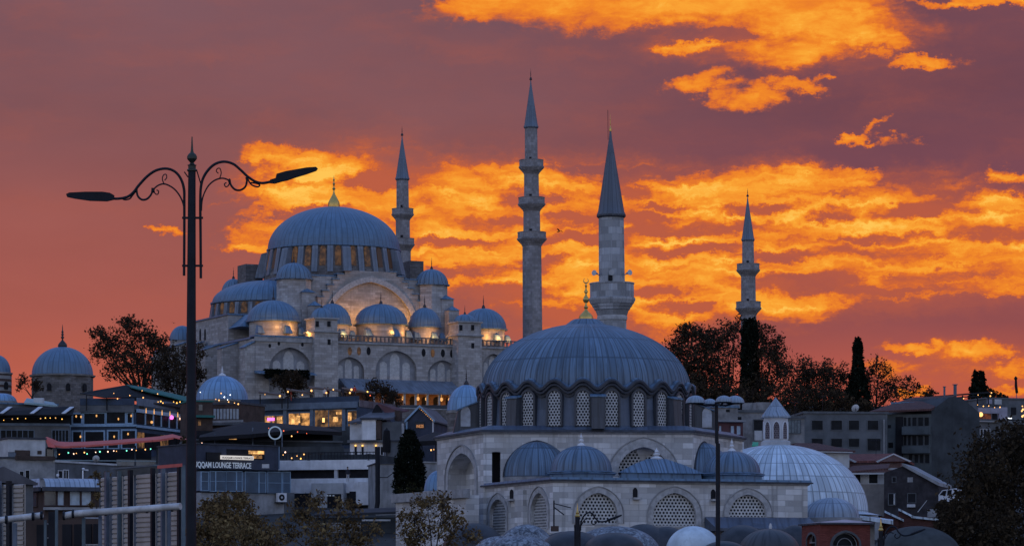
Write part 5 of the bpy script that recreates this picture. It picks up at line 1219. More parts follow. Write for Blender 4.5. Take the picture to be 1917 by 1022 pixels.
    txt(P, 'HUQQAM LOUNGE TERRACE', 357, 869.5, 469.5, 0, 13.0, LETTER, b.t, -.12, .05, 'lettering')
    o = b.box('lit_sign', SIGNW, 410, 852, 471, 861, -.5, -.3); txt(P, 'HUQQAM LOUNGE TERRACE', 412, 856.6, 469, 0, 4.6, BLACK, b.t, -.53, .02, 'lettering')
    b.box('sign_board', BLACK, 385, 846, 412, 862, -.3, -.03)
    # glazed front
    b.box('front_wall', BLUEG, 367, 882, 535, 922, -1.2, -.02); b.box('front_roof', TRIM, 366, 877, 537, 881.5, -1.6, -.03)
    class Q_: 
        uz = staticmethod(P.uz); u = P.u; z = P.z
        pt = staticmethod(lambda u, d, z: P.pt(u, d-1.2, z))
    for x0, x1, y0, y1, br in ((384, 393, 883, 919, (0, 1)), (395, 413, 883, 919, (0, 1)), (414, 432, 883, 919, (0, 1)), (434, 443, 883, 919, (0, 1)), (450, 474, 884, 924, (0, 0)), (476, 487, 884, 924, (0, 1)), (492, 517, 884, 924, (0, 1)), (520, 533, 884, 924, (0, 1)), (368, 380, 884, 918, (0, 1))):
        win(Q_, x0, y0, x1, y1, GLASS_L3, b.t, BLUET, fw=.07, bars=br)
    b.box('base_wall', CONC, 366, 922, 522, 985, -1.25, -.03); b.box('base_wall', CONC_D, 522.3, 922, 541, 985, -1.3, -.03); b.box('base_band', DTRIM, 366, 921, 521, 923.5, -1.5, -1.26)
    t = thing('air_conditioner', 'white outdoor air conditioner unit on the concrete wall under the lounge', 'air conditioner', P.pt(P.u(513), -1.9, P.z(513, 941)))
    class Q2: pt = staticmethod(lambda u, d, z: P.pt(u, d-2.0, z))
    u0, z1 = P.uz(505, 923); u1, z0 = P.uz(521, 940); mb = MB(); mb.box(u0, u1, 0, .5, z0, z1, Q2.pt); mb.build('case', WHITE, t, False, False)
    mb = MB(); uc = u0+(u1-u0)*.42; zc = (z0+z1)/2; r = (z1-z0)*.36
    mb.prism([(uc+r*math.cos(a), zc+r*math.sin(a)) for a in [2*PI*k/20 for k in range(20)]], -.03, 0, Q2.pt); mb.build('fan_grille', BLACK, t, False, False)
    mb = MB(); mb.prism([(uc+r*.35*math.cos(a), zc+r*.35*math.sin(a)) for a in [2*PI*k/12 for k in range(12)]], -.05, -.031, Q2.pt); mb.build('fan_hub', WHITE2, t, False, False)
    mb = MB(); mb.box(u0-.1, u1+.1, .1, .7, z0-.1, z0-.003, Q2.pt); mb.build('bracket', IRON, t, False, False)
    # white terrace building
    b = Bld('terrace_building', 'white concrete terrace building with open dark floors and hanging lamps', 'building', 524, 413, 704, 410, 851, 9, CONC_V, base=gz(415)-1)
    b.box('terrace_slab', WHITE, 524, 862, 704, 878, -.6, -.02)
    b.box('lower_slab', WHITE, 538, 896, 704, 922, -.5, -.02)
    b.box('column', WHITE2, 628, 878, 634, 896, -.5, -.1); b.box('column', WHITE2, 590, 878, 594, 896, .2, .5)
    b.box('open_floor', DARKIN, 541, 878.5, 703, 895.5, -.1, -.01); b.box('terrace_back', CONC_V, 524, 836, 640, 862, .5, .8)
    mb = MB()
    for k in range(30):
        u = b.P.len*(k+.5)/30; mb.box(u-.03, u+.03, -.55, -.5, b.P.z(600, 863), b.P.z(600, 846), b.P.pt)
    mb.box(0, b.P.len, -.56, -.49, b.P.z(600, 848), b.P.z(600, 846.5), b.P.pt); b.b(mb, 'railing', IRON)
    b.box('shop_wall', CONC_L, 590, 905, 650, 985, -1.5, -.03); b.box('shop_wall', WHITE, 668, 902, 702, 945, -1.2, -.03); b.box('shop_door', DARKIN, 620, 925, 646, 975, -1.56, -1.4); b.box('doorway', DARKIN, 660, 920, 672, 972, -1.25, -1.1); b.box('doorway', DARKIN, 545, 924, 592, 965, -1, -.02)
    b.box('mural', MURAL, 538, 923, 592, 922+1, -.5, -.4)
    for x, y in ((621, 928), (626, 928), (632, 928)): b.box('spot_lamp', LETTER, x-1.4, y-1, x+1.4, y+1, -1.7, -1.57)
    bulbs('string_lights', 'tall candle shaped lamps on the white terrace', [W(x, y, 412) for x, y in ((530, 851), (534, 846), (546, 857), (556, 853), (563, 858), (613, 854), (618, 861), (628, 856), (569, 850))], [BULB, BULB_P, BULB, BULB, BULBA], .17, cable=False)
    # white rendered house with grey roof
    b = Bld('house', 'white rendered house with projecting bay and grey pitched roof', 'house', 655, 441, 752, 440, 792, 8, WHITE2)
    b.box('bay', WHITE, 681, 786, 707, 824, -1.3, -.01); b.box('bay_roof', DTRIM, 678, 783, 718, 786, -1.6, -.01); b.box('bay_side', BROWN, 707.2, 788, 716, 822, -1.2, -.02)
    b.box('ledge', CONC_D, 653, 824, 752, 828, -1.0, -.02); b.box('lower_wall', WHITE, 657, 828.5, 727, 862, -.4, -.02)
    z0 = b.zt; mb = MB(); P = b.P
    a = [P.pt(P.u(653), -.6, z0-.1), P.pt(P.u(738), -.6, z0-.1+.6), P.pt(P.u(738), 4, P.z(720, 768)), P.pt(P.u(683), 4, P.z(700, 770))]; mb.hexa(a, [(p[0], p[1], p[2]+.2) for p in a]); r_ = b.b(mb, 'roof', ROOFG)
    mb = MB(); mb.hexa([P.pt(P.u(676), 3.5, z0+.2), P.pt(P.u(716), 3.5, z0+.2), P.pt(P.u(716), 7, z0+.2), P.pt(P.u(676), 7, z0+.2)], [P.pt(P.u(694), 3.5, P.z(700, 754)), P.pt(P.u(699), 3.5, P.z(700, 754)), P.pt(P.u(699), 7, P.z(700, 754)), P.pt(P.u(694), 7, P.z(700, 754))]); b.b(mb, 'attic_gable', DARKIN, r_)
    mb = MB(); a = [P.pt(P.u(698), 3.4, P.z(700, 754)), P.pt(P.u(752), 5.4, P.z(745, 765)), P.pt(P.u(740), 3.4, P.z(740, 770)), P.pt(P.u(712), 3.3, P.z(712, 770))]; mb.hexa(a, [(p[0], p[1]+.1, p[2]+.2) for p in a]); b.b(mb, 'attic_roof', MAROON, r_)
    b.box('chimney', BROWN, 736, 767, 746, 786, 1.0, 2.5, r_)
    for x in (667, 680, 705, 716): b.box('window', DARKIN, x-2, 836, x+2, 851, -.46, -.41)
    for x in (667, 680, 705): b.box('wall_lamp', BULBA, x-1.2, 833, x+1.2, 835, -.6, -.47)
    b.box('side_wall', CONC_D, 716.3, 790, 752, 824, -.3, -.03)
    t = thing('patio_umbrella', 'closed dark patio umbrella in front of the white house', 'umbrella', W(724, 865, 430))
    mb = MB(); mb.tube([W(724, 802, 430), W(724, 806, 430), W(724, 830, 430), W(724, 846, 430)], [.08, .4, .55, .5], 8); mb.build('cloth', AWN_K, t)
    mb = MB(); mb.tube([W(724, 800, 430), W(724, 872, 430)], .07, 6); mb.build('pole', IRON, t)
    # navy gabled house with sign
    b = Bld('house', 'navy gabled house with pale verge boards and a faint orange sign', 'house', 762, 441.6, 811, 441, 788, 10, NAVY)
    P = b.P; um = P.len*.5; zp = P.z(786, 764)
    mb = MB(); mb.prism([(0, b.zt), (P.len, b.zt), (um, zp)], 0, 10, P.pt); b.b(mb, 'gable_wall', NAVY)
    mb = MB()
    for s_ in (0, P.len): 
        a = [P.pt(s_+(.25 if s_ else -.25), -.3, b.zt-.15), P.pt(um, -.3, zp+.12), P.pt(um, 10.3, zp+.12), P.pt(s_+(.25 if s_ else -.25), 10.3, b.zt-.15)]; mb.hexa(a, [(p[0], p[1], p[2]+.18) for p in a])
    b.b(mb, 'roof', ROOFG)
    mb = MB()
    for s_ in (-.25, P.len+.25):
        p0 = P.pt(s_, -.34, b.zt-.2); p1 = P.pt(um, -.34, zp+.1); mb.hexa([p0, p1, (p1[0], p1[1]+.03, p1[2]), (p0[0], p0[1]+.03, p0[2])], [(q[0], q[1], q[2]+.32) for q in (p0, p1, (p1[0], p1[1]+.03, p1[2]), (p0[0], p0[1]+.03, p0[2]))])
    b.b(mb, 'verge_board', BLUET)
    b.box('corner_board', BLUET, 760, 788, 763, 832, -.1, .3); b.box('corner_board', WHITE2, 809.5, 788, 811.5, 824, -.1, .2)
    sg = b.box('sign_board', CONC_V, 777, 789, 795, 801, -.1, -.01); txt(P, 'INEZE', 780, 797.5, 793.5, 0, 5.6, LETTER_O, b.t, -.13, .02, 'lettering')
    bulbs('string_lights', 'orange light strip along the right verge of the navy gable', [W(786+k*2.9, 764.5+k*2.75, 440.3) for k in range(9)], BULB_DIM, .11)
    # between: grey shed walls and lit lamp
    b = Bld('building', 'dark narrow building with an orange lit window left of the cypress', 'building', 726, 430, 776, 430.4, 826, 6, CONC_D, par=.2, parmat=DTRIM); b.w(748, 836, 753, 852, WARMX); b.box('porch', CONC_V, 728, 856, 760, 866, -1, 0)
    t = thing('canopy', 'black tent canopy beside the left corner of the front mosque', 'canopy', W(830, 830, 380))
    ap = W(813, 808, 384); pts = [W(768, 826, 378), W(868, 822, 376), W(866, 818, 392), W(770, 822, 392)]; mb = MB()
    for k in range(4): mb.face([pts[k], pts[(k+1) % 4], ap])
    for k in range(4): mb.hexa([pts[k]-Vector((0, 0, .5)), pts[(k+1) % 4]-Vector((0, 0, .5)), pts[(k+1) % 4]-Vector((0, -.1, .5)), pts[k]-Vector((0, -.1, .5))], [pts[k], pts[(k+1) % 4], pts[(k+1) % 4]+Vector((0, .1, 0)), pts[k]+Vector((0, .1, 0))])
    mb.build('cloth', AWN_K, t, False, False)
    for x in (790, 816): mb = MB(); mb.tube([W(x, 824, 379), W(x, 872, 379)], .07, 6); mb.build('pole', IRON, t)
    bulbs('string_lights', 'two bright lamps under the tent by the front mosque', [W(798, 827, 378), W(807, 842, 377), (W(812, 841, 378))], [BULB, BULB, BULB_DIM], .17, cable=False)
    b = Bld('boundary_wall', 'grey boundary wall behind the cypress beside the front mosque', 'wall', 760, 372, 832, 374, 866, 1, CONC, par=.15, parmat=TRIM)
    # crowd street glimpse: cars-less lane with market awnings
    b = Bld('market_stall', 'market stall with striped pale awnings and coloured lamps below the arcade', 'market stall', 806, 560, 858, 562, 806, 4, CONC_D)
    for k in range(3): b.box('awning', [WHITE2, AWN_R, WHITE2][k], 812+k*15, 794, 824+k*15, 798, -2, 0)
    bulbs('string_lights', 'orange market lamps on the lane below the arcade', [W(x, y, 557) for x, y in ((818, 793), (825, 794), (838, 794), (843, 793))], BULB_DIM, .3, cable=False)
    b = Bld('boundary_wall', 'stone terrace wall at the foot of the hilltop mosque front', 'wall', 690, 640, 900, 652, 766, 2, STONE_D, par=.2, parmat=TRIM)
    # tall black flue pipe and grey gable wall
    b = Bld('building', 'grey blank side wall between the black flue and the cypress', 'building', 704, 400, 742, 400.4, 868, 7, CONC, par=.12, parmat=DTRIM)
    mb = MB(); mb.tube([W(707, 836, 396), W(707, 940, 396), W(704, 958, 396)], S(4.6, 396), 10); fl = mb.build('flue_pipe', IRON, None); tag(fl, 'tall black flue pipe climbing beside the white terrace building', 'pipe')
    mb = MB(); mb.tube([W(742, 880, 397.5), W(725, 893, 397.5), W(709, 893, 397)], .05, 5); cb = mb.build('cable', BLACK, None); tag(cb, 'sagging black cable from the flue pipe to the grey wall', 'cable')
    b = Bld('shed', 'low dark roofed shed with a pale eave below the flue pipe', 'shed', 590, 380, 742, 379, 968, 8, CONC_V)
    P = b.P; mb = MB(); a = [P.pt(P.u(590), -.8, P.z(600, 967)), P.pt(P.u(742), -.8, P.z(700, 962)), P.pt(P.u(742), 6, P.z(700, 950)), P.pt(P.u(590), 6, P.z(600, 955))]; mb.hexa(a, [(p[0], p[1], p[2]+.25) for p in a]); b.b(mb, 'roof', ROOFD); b.box('eave', CONC_L, 680, 972, 733, 975, -.9, -.81)
    b.box('lower_wall', CONC, 600, 978, 676, 1022, -.3, -.02)
    # stone garden wall left of the front mosque
    b = Bld('boundary_wall', 'old stone garden wall with coping left of the tall arch', 'wall', 741, 298, 872, 285, 931, 1.2, STONE_R, base=1.0); b.box('coping', TRIM, 738, 925, 874, 931, -.3, .3)
def txt(P, s, px0, py, px1, rot, hpx, mat, parent, d, ext, name):
    """raised lettering on plane P, left end px0, baseline row py, fitted to px1 wide and hpx tall"""
    cu = bpy.data.curves.new(name, 'FONT'); cu.body = s; cu.extrude = 0; cu.offset = .018; cu.resolution_u = 3
    o = bpy.data.objects.new('tmp', cu); C.objects.link(o); dg = bpy.context.evaluated_depsgraph_get(); me = bpy.data.meshes.new_from_object(o.evaluated_get(dg)); bpy.data.objects.remove(o)
    xs = [v.co.x for v in me.vertices]; ys = [v.co.y for v in me.vertices]; x0, x1, y0, y1 = min(xs), max(xs), min(ys), max(ys)
    u0, z0 = P.uz(px0, py+hpx/2); u1 = P.u(px1); z1 = P.z(px0, py-hpx/2)
    mb = MB()
    pts = [(u0+(v.co.x-x0)/(x1-x0)*(u1-u0), z0+(v.co.y-y0)/(y1-y0)*(z1-z0)) for v in me.vertices]
    for p in me.polygons:
        mb.face([P.pt(pts[k][0], d, pts[k][1]) for k in p.vertices])
    ek = {}
    for p in me.polygons:
        for e in p.edge_keys: ek[e] = ek.get(e, 0)+1
    for (a, b), c in ek.items():
        if c == 1: mb.face([P.pt(*[pts[a][0], d, pts[a][1]]), P.pt(pts[b][0], d, pts[b][1]), P.pt(pts[b][0], d+ext, pts[b][1]), P.pt(pts[a][0], d+ext, pts[a][1])])
    return mb.build(name, mat, parent, False, False)
SHUT = plain('pale shutter', (.30, .34, .38), .7, 0, 2, .2)
BLUET2 = plain('muted blue trim', (.13, .19, .27), .6, 0, 2, .2)
WARMX = glow('bright lamp glow', (1.0, .50, .16), 1.3, var=.7, scale=1.5)
ROOFW = plain('pale edged pergola slats', (.10, .075, .065), .8, 0, 1, .3)
MURAL = plain('painted panel', (.4, .42, .46), .8, 0, 4, .6)
mid_town()

def right_town():
    b = Bld('apartment_building', 'plain grey block with two rows of four dark square windows', 'building', 1505, 421, 1661, 422, 774, 10, CONC_S, par=.25, parmat=CONC_D)
    for x0, x1 in ((1520, 1540), (1556, 1576), (1589, 1608), (1624, 1644)):
        b.w(x0, 787, x1, 804, GLASS_D, CONC_D, fw=.07); b.w(x0, 821, x1 if x0 < 1620 else 1648, 836 if x0 < 1620 else 843, GLASS_D, CONC_D, fw=.07)
    b.box('pipe', CONC, 1653, 785, 1655.5, 850, -.25, -.1); b.box('roof_junk', CONC, 1568, 770, 1586, 773, 1, 3)
    # pale old houses left of it
    b = Bld('apartment_building', 'pale old block with torn roof edge and one big dark window behind the red house', 'building', 1378, 401, 1452, 402, 772, 9, CONC_O, par=.3, parmat=CONC_D)
    b.w(1411, 786, 1430, 805, GLASS_D, CONC_D, fw=.1); b.box('shutter', WHITE2, 1412, 806, 1426, 824, -.1, 0); b.w(1359+22, 772+8, 1366+22, 787, GLASS_D)
    b.box('roof_box', CONC_O, 1419, 752, 1446, 771, .5, 3)
    b = Bld('apartment_building', 'long low grey building with curtained window behind the pointed lantern', 'building', 1452, 409, 1506, 410, 783, 8, CONC_O, par=.3, parmat=CONC_D)
    b.w(1476, 786, 1498, 810, CURT2, CONC_D, fw=.1, bars=(3, 0))
    b = Bld('house', 'old grey house with a torn flat roof just right of the four domed lamp', 'house', 1335, 393, 1381, 394, 763, 8, CONC_O, par=.3, parmat=LEAD)
    b.w(1359, 766, 1366, 771, GLASS_D); b.box('roof_box', CONC_O, 1372, 752, 1392, 763, 1, 3)
    b = Bld('house', 'small maroon timber house on a stone block right of the drum', 'house', 1332, 337, 1391, 337.5, 790, 4, MAROON, par=.2, parmat=CONC)
    b.box('eave', CONC, 1330, 786, 1394, 790, -.6, -.01)
    for x0, x1 in ((1368, 1374), (1379, 1386), (1346, 1350)): b.w(x0, 797, x1, 813, CURT, MAROON, fw=.06)
    b.box('stone_block', STONE_R, 1330, 824, 1392, 860, -.15, -.01); b.box('string_course', DTRIM, 1330, 821, 1392, 824, -.4, -.02)
    tarp = MB(); tarp.hexa([W(1408, 836, 372), W(1419, 837, 372), W(1420, 829, 374), (W(1409, 829, 374))], [W(1408, 833, 372), W(1419, 834, 372), W(1420, 827, 374), (W(1409, 827, 374))]); o = tarp.build('tarpaulin', GREEN, None, False, False); tag(o, 'small bright green tarpaulin left of the pointed lantern', 'tarpaulin')
    # red roof in front of the grey block
    b = Bld('house', 'house with a long low red tiled roof left below the grey block', 'house', 1484, 373, 1590, 375, 846, 8, CONC_L)
    gable(b.P, 0, b.P.len, b.zt, b.P.z(1530, 829), 0, 8, TILE_D, b.t, 'u', .5, .2, 2.5); b.box('eave', CONC_L, 1480, 844, 1592, 847.5, -.6, -.35)
    # dark apartment house
    b = Bld('apartment_building', 'tall dark apartment house with window bays and a big blank gable', 'building', 1661, 431.5, 1744, 430, 775, 12, CONC_S2)
    P = b.P
    for y0, y1 in ((781, 797), (815, 833)):
        for x0, x1 in ((1708, 1716), (1719, 1728), (1731, 1739), (1692, 1697), (1700, 1705)): b.w(x0, y0, x1, y1, GLASS_D, CONC_D, fw=.05)
    for x0, x1 in ((1701, 1708), (1712, 1719), (1722, 1729), (1732, 1740)): b.w(x0, 850, x1, 866, GLASS_D, CONC_D, fw=.05)
    b.w(1661+1, 795, 1668, 801, GLASS_D); b.w(1663, 828, 1672, 838, GLASS_D)
    b.box('balcony_shaft', DARKIN, 1677, 780, 1691, 872, -.2, -.03); b.box('bay', CONC_S2, 1690, 799, 1742, 813, -.7, -.03); b.box('bay', CONC_S2, 1690, 835, 1742, 848, -.7, -.03)
    P2 = pl(1744, 430, 1834, 434); mb = MB(); L = P2.len
    zr = P2.z(1790, 743); z_l = P2.z(1744, 768); z_r = P2.z(1832, 772)
    mb.prism([(0, b.zb), (L, b.zb), (L, z_r), (P2.u(1800), zr), (P2.u(1778), zr), (0, z_l)], .02, 8, P2.pt); b.b(mb, 'gable_wall', CONC_V)
    mb = MB(); a = [P.pt(P.u(1630), -1.0, P.z(1640, 774)), P.pt(P.u(1745), -.8, P.z(1740, 769)), W(1790, 743, 438), W(1706, 748, 441)]; mb.hexa([tuple(p) for p in a], [(p[0], p[1], p[2]+.25) for p in a]); b.b(mb, 'roof', TILE_D)
    b.box('dormer', LEAD, 1655, 748, 1700, 756, 5, 7); 
    for x, y0, y1, w_ in ((1768, 723, 746, .14), (1788, 719, 745, .22)):
        mb = MB(); mb.tube([W(x, y1, 450), W(x, y0, 450)], w_, 8); mb.tube([W(x, y0+1.2, 450), W(x, y0, 450)], w_*1.7, 8); b.b(mb, 'chimney_pipe', STEELB)
    t = thing('pergola', 'long thin rooftop pergola beside the blank gable at the upper right', 'pergola', W(1780, 745, 452))
    mb = MB(); a = [W(1690, 748.5, 452), W(1853, 735.5, 452), W(1853, 735.5, 455), W(1690, 748.5, 455)]; mb.hexa(a, [p+Vector((0, 0, .2)) for p in a]); a = [W(1720, 749.5, 452), W(1835, 742, 452), W(1835, 742, 453), W(1720, 749.5, 453)]; mb.hexa(a, [p+Vector((0, 0, .14)) for p in a]); mb.build('beam', IRON, t, False, False)
    mb = MB(); [mb.tube([W(x, 740, 452), W(x, 760, 452)], .1, 5) for x in (1802, 1830, 1850)]; mb.build('post', IRON, t)
    bulbs('string_lights', 'round white bulbs along the upper right rooftop pergola', [W(x, y, 451) for x, y in ((1703, 749), (1724, 747), (1804, 745.5), (1831, 739), (1854, 741), (1856, 735))], BULB, .17, cable=False)
    bulbs('string_lights', 'row of bulbs on the lilac terrace parapet at the upper right', [W(x, y, 441) for x, y in ((1830, 757.5), (1841, 760), (1851, 759.5), (1862, 762.5), (1872, 762))], BULB, .15)
    b = Bld('terrace_building', 'lilac white terrace building with a lit doorway at the right photo edge', 'building', 1828, 448, 1990, 452, 787, 9, CONC_S)
    b.box('parapet', LILAC, 1830, 763, 1868, 774, -.4, -.05); b.box('upper_wall', LILAC, 1868, 762, 1884, 786, -.3, -.01); b.box('upper_wall', CONC_S, 1884, 756, 1990, 787, .2, 4)
    b.box('door_glow', ORANGE_W, 1832, 774, 1855, 784, -.1, -.02); b.box('doorway', DARKIN, 1857, 774, 1866, 785, -.12, -.02); b.box('lit_strip', BULB_W2, 1884, 782, 1891, 784, -.5, -.42); b.box('door', DARKIN, 1894, 762, 1903, 776, .1, .19)
    for x0 in (1835, 1841, 1848): b.w(x0, 803, x0+4.5, 817, GLASS_D, WHITE2, fw=.06)
    b.box('cornice', CONC_L, 1828, 788, 1870, 790, -.4, -.02)
    mb = MB(); c = W(1836, 780-4.5, 446); mb.ball(c, .3, 8, 6); b.b(mb, 'wall_lamp', BULB)
    b2 = Bld('rooftop_pavilion', 'grey rooftop pavilion behind the lilac parapet at the right', 'pavilion', 1846, 470, 1996, 474, 748, 6, CONC_D, par=.2, parmat=CONC_D); b2.box('panel', LILAC, 1847, 747, 1856, 756, -.2, -.03); b2.box('panel', CONC_L, 1861, 747, 1874, 757, -.2, -.03)
    bulbs('string_lights', 'cluster of yellow lamps at the right photo edge', [W(x, y, 444) for x, y in ((1914, 760), (1915, 766), (1913, 769), (1916, 777), (1914, 779))], BULB, .24, cable=False)
    t = thing('patio_umbrella', 'closed dark patio umbrella on the rooftop against the sky', 'umbrella', W(1902, 745, 472))
    mb = MB(); mb.tube([W(1901.5, 704, 472), W(1901.5, 708, 472), W(1901.8, 711, 472), W(1902, 722, 472), W(1903.5, 734, 472), W(1904, 736, 472)], [.06, .28, .16, .2, .2, .14], 8); mb.build('cloth', AWN_K, t)
    mb = MB(); mb.tube([W(1903, 735, 472), W(1903.5, 750, 472)], .05, 6); mb.build('pole', STEELB, t)
    # red roofed house with pediments
    b = Bld('house', 'beige house with red tiled pediment roof and two dark windows right of the bright dome', 'house', 1585, 369.6, 1656, 369, 884, 8, CONC_L)
    P = b.P
    for x0, y0, x1, y1 in ((1627, 886, 1643, 904), (1602, 888, 1611, 904), (1627, 926, 1643, 944)): b.w(x0, y0, x1, y1, GLASS_D, WHITE2, fw=.08)
    mb = MB(); a = [P.pt(-.8, -1, P.z(1590, 888)), P.pt(P.len+.4, -1, P.z(1650, 880)), P.pt(P.len+.4, 4, P.z(1650, 868)), P.pt(.5, 4, P.z(1600, 872))]; mb.hexa(a, [(p[0], p[1], p[2]+.2) for p in a]); b.b(mb, 'roof', TILE_D)
    b.box('eave', CONC_L, 1580, 885.5, 1658, 888, -1.2, -1.02); b.box('lower_wall', BEIGE, 1586, 906, 1655, 975, -.15, -.01)
    P3 = pl(1550, 380, 1690, 378); zt = P3.z(1620, 866); mb = MB(); mb.box(P3.u(1556), P3.u(1684), 0, 7, b.zb, zt, P3.pt); b.b(mb, 'upper_wall', MAROON2)
    r_, mb = gable(P3, P3.u(1552), P3.u(1688), zt, P3.z(1620, 850), 0, 7, TILE, b.t, 'u', .4, .22, 1.6)
    for px in (1573, 1675):
        u = P3.u(px); mb = MB(); mb.prism([(u-1.5, zt+.1), (u+1.5, zt+.1), (u, P3.z(px, 852))], -.75, 1, P3.pt); g_ = b.b(mb, 'pediment', MAROON2)
        mb = MB()
        for s_ in (-1, 1): mb.prism([(u+s_*1.75, zt), (u, P3.z(px, 851)), (u, P3.z(px, 849)), (u+s_*1.95, zt+.12)], -.9, -.7, P3.pt)
        b.b(mb, 'verge_board', CONC_L, g_)
    b.box('cornice', CONC_L, 1600, 873, 1690, 876, 4, 4.2)
    b = Bld('house', 'dark bare house with broken sloping roof and pale sill right of the red roofed house', 'house', 1655, 362, 1757, 360.5, 906, 9, CONC_V2)
    P = b.P; mb = MB(); mb.prism([(0, b.zt), (P.len, b.zt), (P.u(1690), P.z(1690, 872)), (0, P.z(1655, 885))], 0, 9, P.pt); b.b(mb, 'gable_wall', CONC_V2)
    mb = MB(); a = [(P.u(1690), P.z(1690, 872)), (P.u(1758), P.z(1757, 909))]; mb.prism([a[0], a[1], (a[1][0], a[1][1]+.35), (a[0][0], a[0][1]+.3)], -.35, 9.2, P.pt); b.b(mb, 'roof', CONC)
    for x0, y0, x1, y1 in ((1664, 924, 1676, 944), (1700, 924, 1714, 940), (1671, 893, 1677, 902)): b.w(x0, y0, x1, y1, DARKIN, CONC_D, fw=.08)
    b.box('sill', WHITE2, 1699, 943.5, 1714, 949, -.4, -.01); b.box('jamb', CONC_L, 1673.5, 924, 1676, 944, -.25, -.21); b.box('plaster_patch', CONC, 1699, 893, 1709, 902, -.03, .01)
    pk = MB(); pk.hexa([W(1717, 958, 357), W(1719, 958, 357), W(1736, 936, 357), W(1734.5, 936, 357)], [W(1717, 958, 357.2), W(1719, 958, 357.2), W(1736, 936, 357.2), W(1734.5, 936, 357.2)]); o = pk.build('plank', CONC_L, None, False, False); tag(o, 'pale plank leaning against the dark bare house', 'plank')
    # low broken roofs between
    b = Bld('shed', 'low brick shed with stepped sloping roofs below the dark house', 'shed', 1648, 327.6, 1760, 327, 966, 7, BRICK_D)
    P = b.P
    for x0, x1, ya, yb in ((1656, 1692, 955, 972), (1682, 1712, 951, 966), (1706, 1760, 965, 971)):
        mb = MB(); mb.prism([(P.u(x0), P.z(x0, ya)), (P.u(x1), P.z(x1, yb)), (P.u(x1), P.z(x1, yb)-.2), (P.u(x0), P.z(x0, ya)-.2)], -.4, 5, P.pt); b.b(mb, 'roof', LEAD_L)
        mb = MB(); mb.prism([(P.u(x0), P.z(x0, ya)-.21), (P.u(x1), P.z(x1, yb)-.21), (P.u(x1), b.zb), (P.u(x0), b.zb)], -.1, 4.8, P.pt); b.b(mb, 'end_wall', BRICK_D)
    b.box('wall_panel', CONC, 1736, 953, 1757, 968, -.5, -.42)
    t = thing('van', 'white van parked beyond the low shed roofs by the dark tree', 'van', W(1775, 945, 345))
    Y = 345; P = pl(1757, Y, 1792, Y-1); q = lambda x, y: (P.u(x), P.z(x, y))
    mb = MB(); mb.prism([q(1757, 940), q(1757, 926), q(1764, 917), q(1788, 913.5), q(1790, 918), q(1789, 938), q(1780, 942)], 0, 2.0, P.pt); mb.build('body', WHITE, t, False, False)
    mb = MB(); mb.prism([q(1759, 926), q(1765, 918.5), q(1772, 917.5), q(1770, 927)], -.03, .1, P.pt); mb.prism([q(1774, 917.3), q(1782, 916), q(1781, 926), q(1773, 927)], -.03, .1, P.pt); mb.build('window', GLASS_D, t, False, False)
    for x in (1764, 1783):
        u, z = q(x, 941); mb = MB(); mb.prism([(u+.36*math.cos(a), z+.36*math.sin(a)) for a in [2*PI*k/14 for k in range(14)]], -.06, .2, P.pt); mb.build('wheel', BLACK, t, False, False)
    # grey plastered dome and red brick gate kiosk
    c = W(1716, 1042, 240); t = thing('domed_building', 'grey plastered domed building at the lower right behind a scroll lamp', 'domed building', (c.x, 240, 0)); rr = S(84, 240)
    mb = MB(); mb.lathe([(rr, 0), (rr, c.z)]+[(a, c.z+b_) for a, b_ in ell(rr, S(58, 240), 12)][1:], 48, (c.x, 240, 0), uvr=rr); mb.build('dome', PLAST_G, t)
    t = thing('brick_kiosk', 'red brick kiosk with arched grilles and flat pale roof at the bottom', 'kiosk', W(1566, 1022, 246))
    a = [W(1502, 0, 250), W(1535, 0, 246), W(1629, 0, 247)]; P1 = PL((a[0].x, 250.5), (a[1].x, 246)); P2 = PL((a[1].x, 246), (a[2].x, 247))
    zt = P2.z(1580, 981); mb = MB(); c1 = P1.u(1519); c2 = P2.u(1583)
    A1 = (c1, 1.1, P1.z(1519, 1050), P1.z(1519, 1012), P1.z(1519, 999)); A2 = (c2, 1.02, P2.z(1583, 1050), P2.z(1583, 1019), P2.z(1583, 996))
    A1 = (c1, P1.len*.24, *A1[2:])
    arched_wall(mb, P1, 0, P1.len, 0, zt, [A1], .35); arched_wall(mb, P2, 0, P2.len, 0, zt, [A2], .35)
    e = P2.pt(P2.len, 6, 0); mb.face([P2.pt(P2.len, 0, 0), (e[0], e[1], 0), (e[0], e[1], zt), P2.pt(P2.len, 0, zt)]); mb.build('wall', BRICK, t, False, False)
    mb = MB(); pts = [P1.pt(-.25, -.2, 0), P2.pt(-.1, -.3, 0), P2.pt(P2.len+.25, -.3, 0), P2.pt(P2.len+.25, 6, 0), P1.pt(-.25, 3, 0)]
    mb.hexa([(p[0], p[1], zt+.003) for p in pts], [(p[0], p[1], zt+.12) for p in pts]); mb.build('eave', DTRIM, t, False, False)
    ap = W(1583, 972, 249); mb = MB(); pz = [(p[0], p[1], zt+.125) for p in pts]
    for k in range(5): mb.face([pz[k], pz[(k+1) % 5], (ap.x, ap.y, zt+.42)])
    mb.build('roof', PINKR, t, False, False)
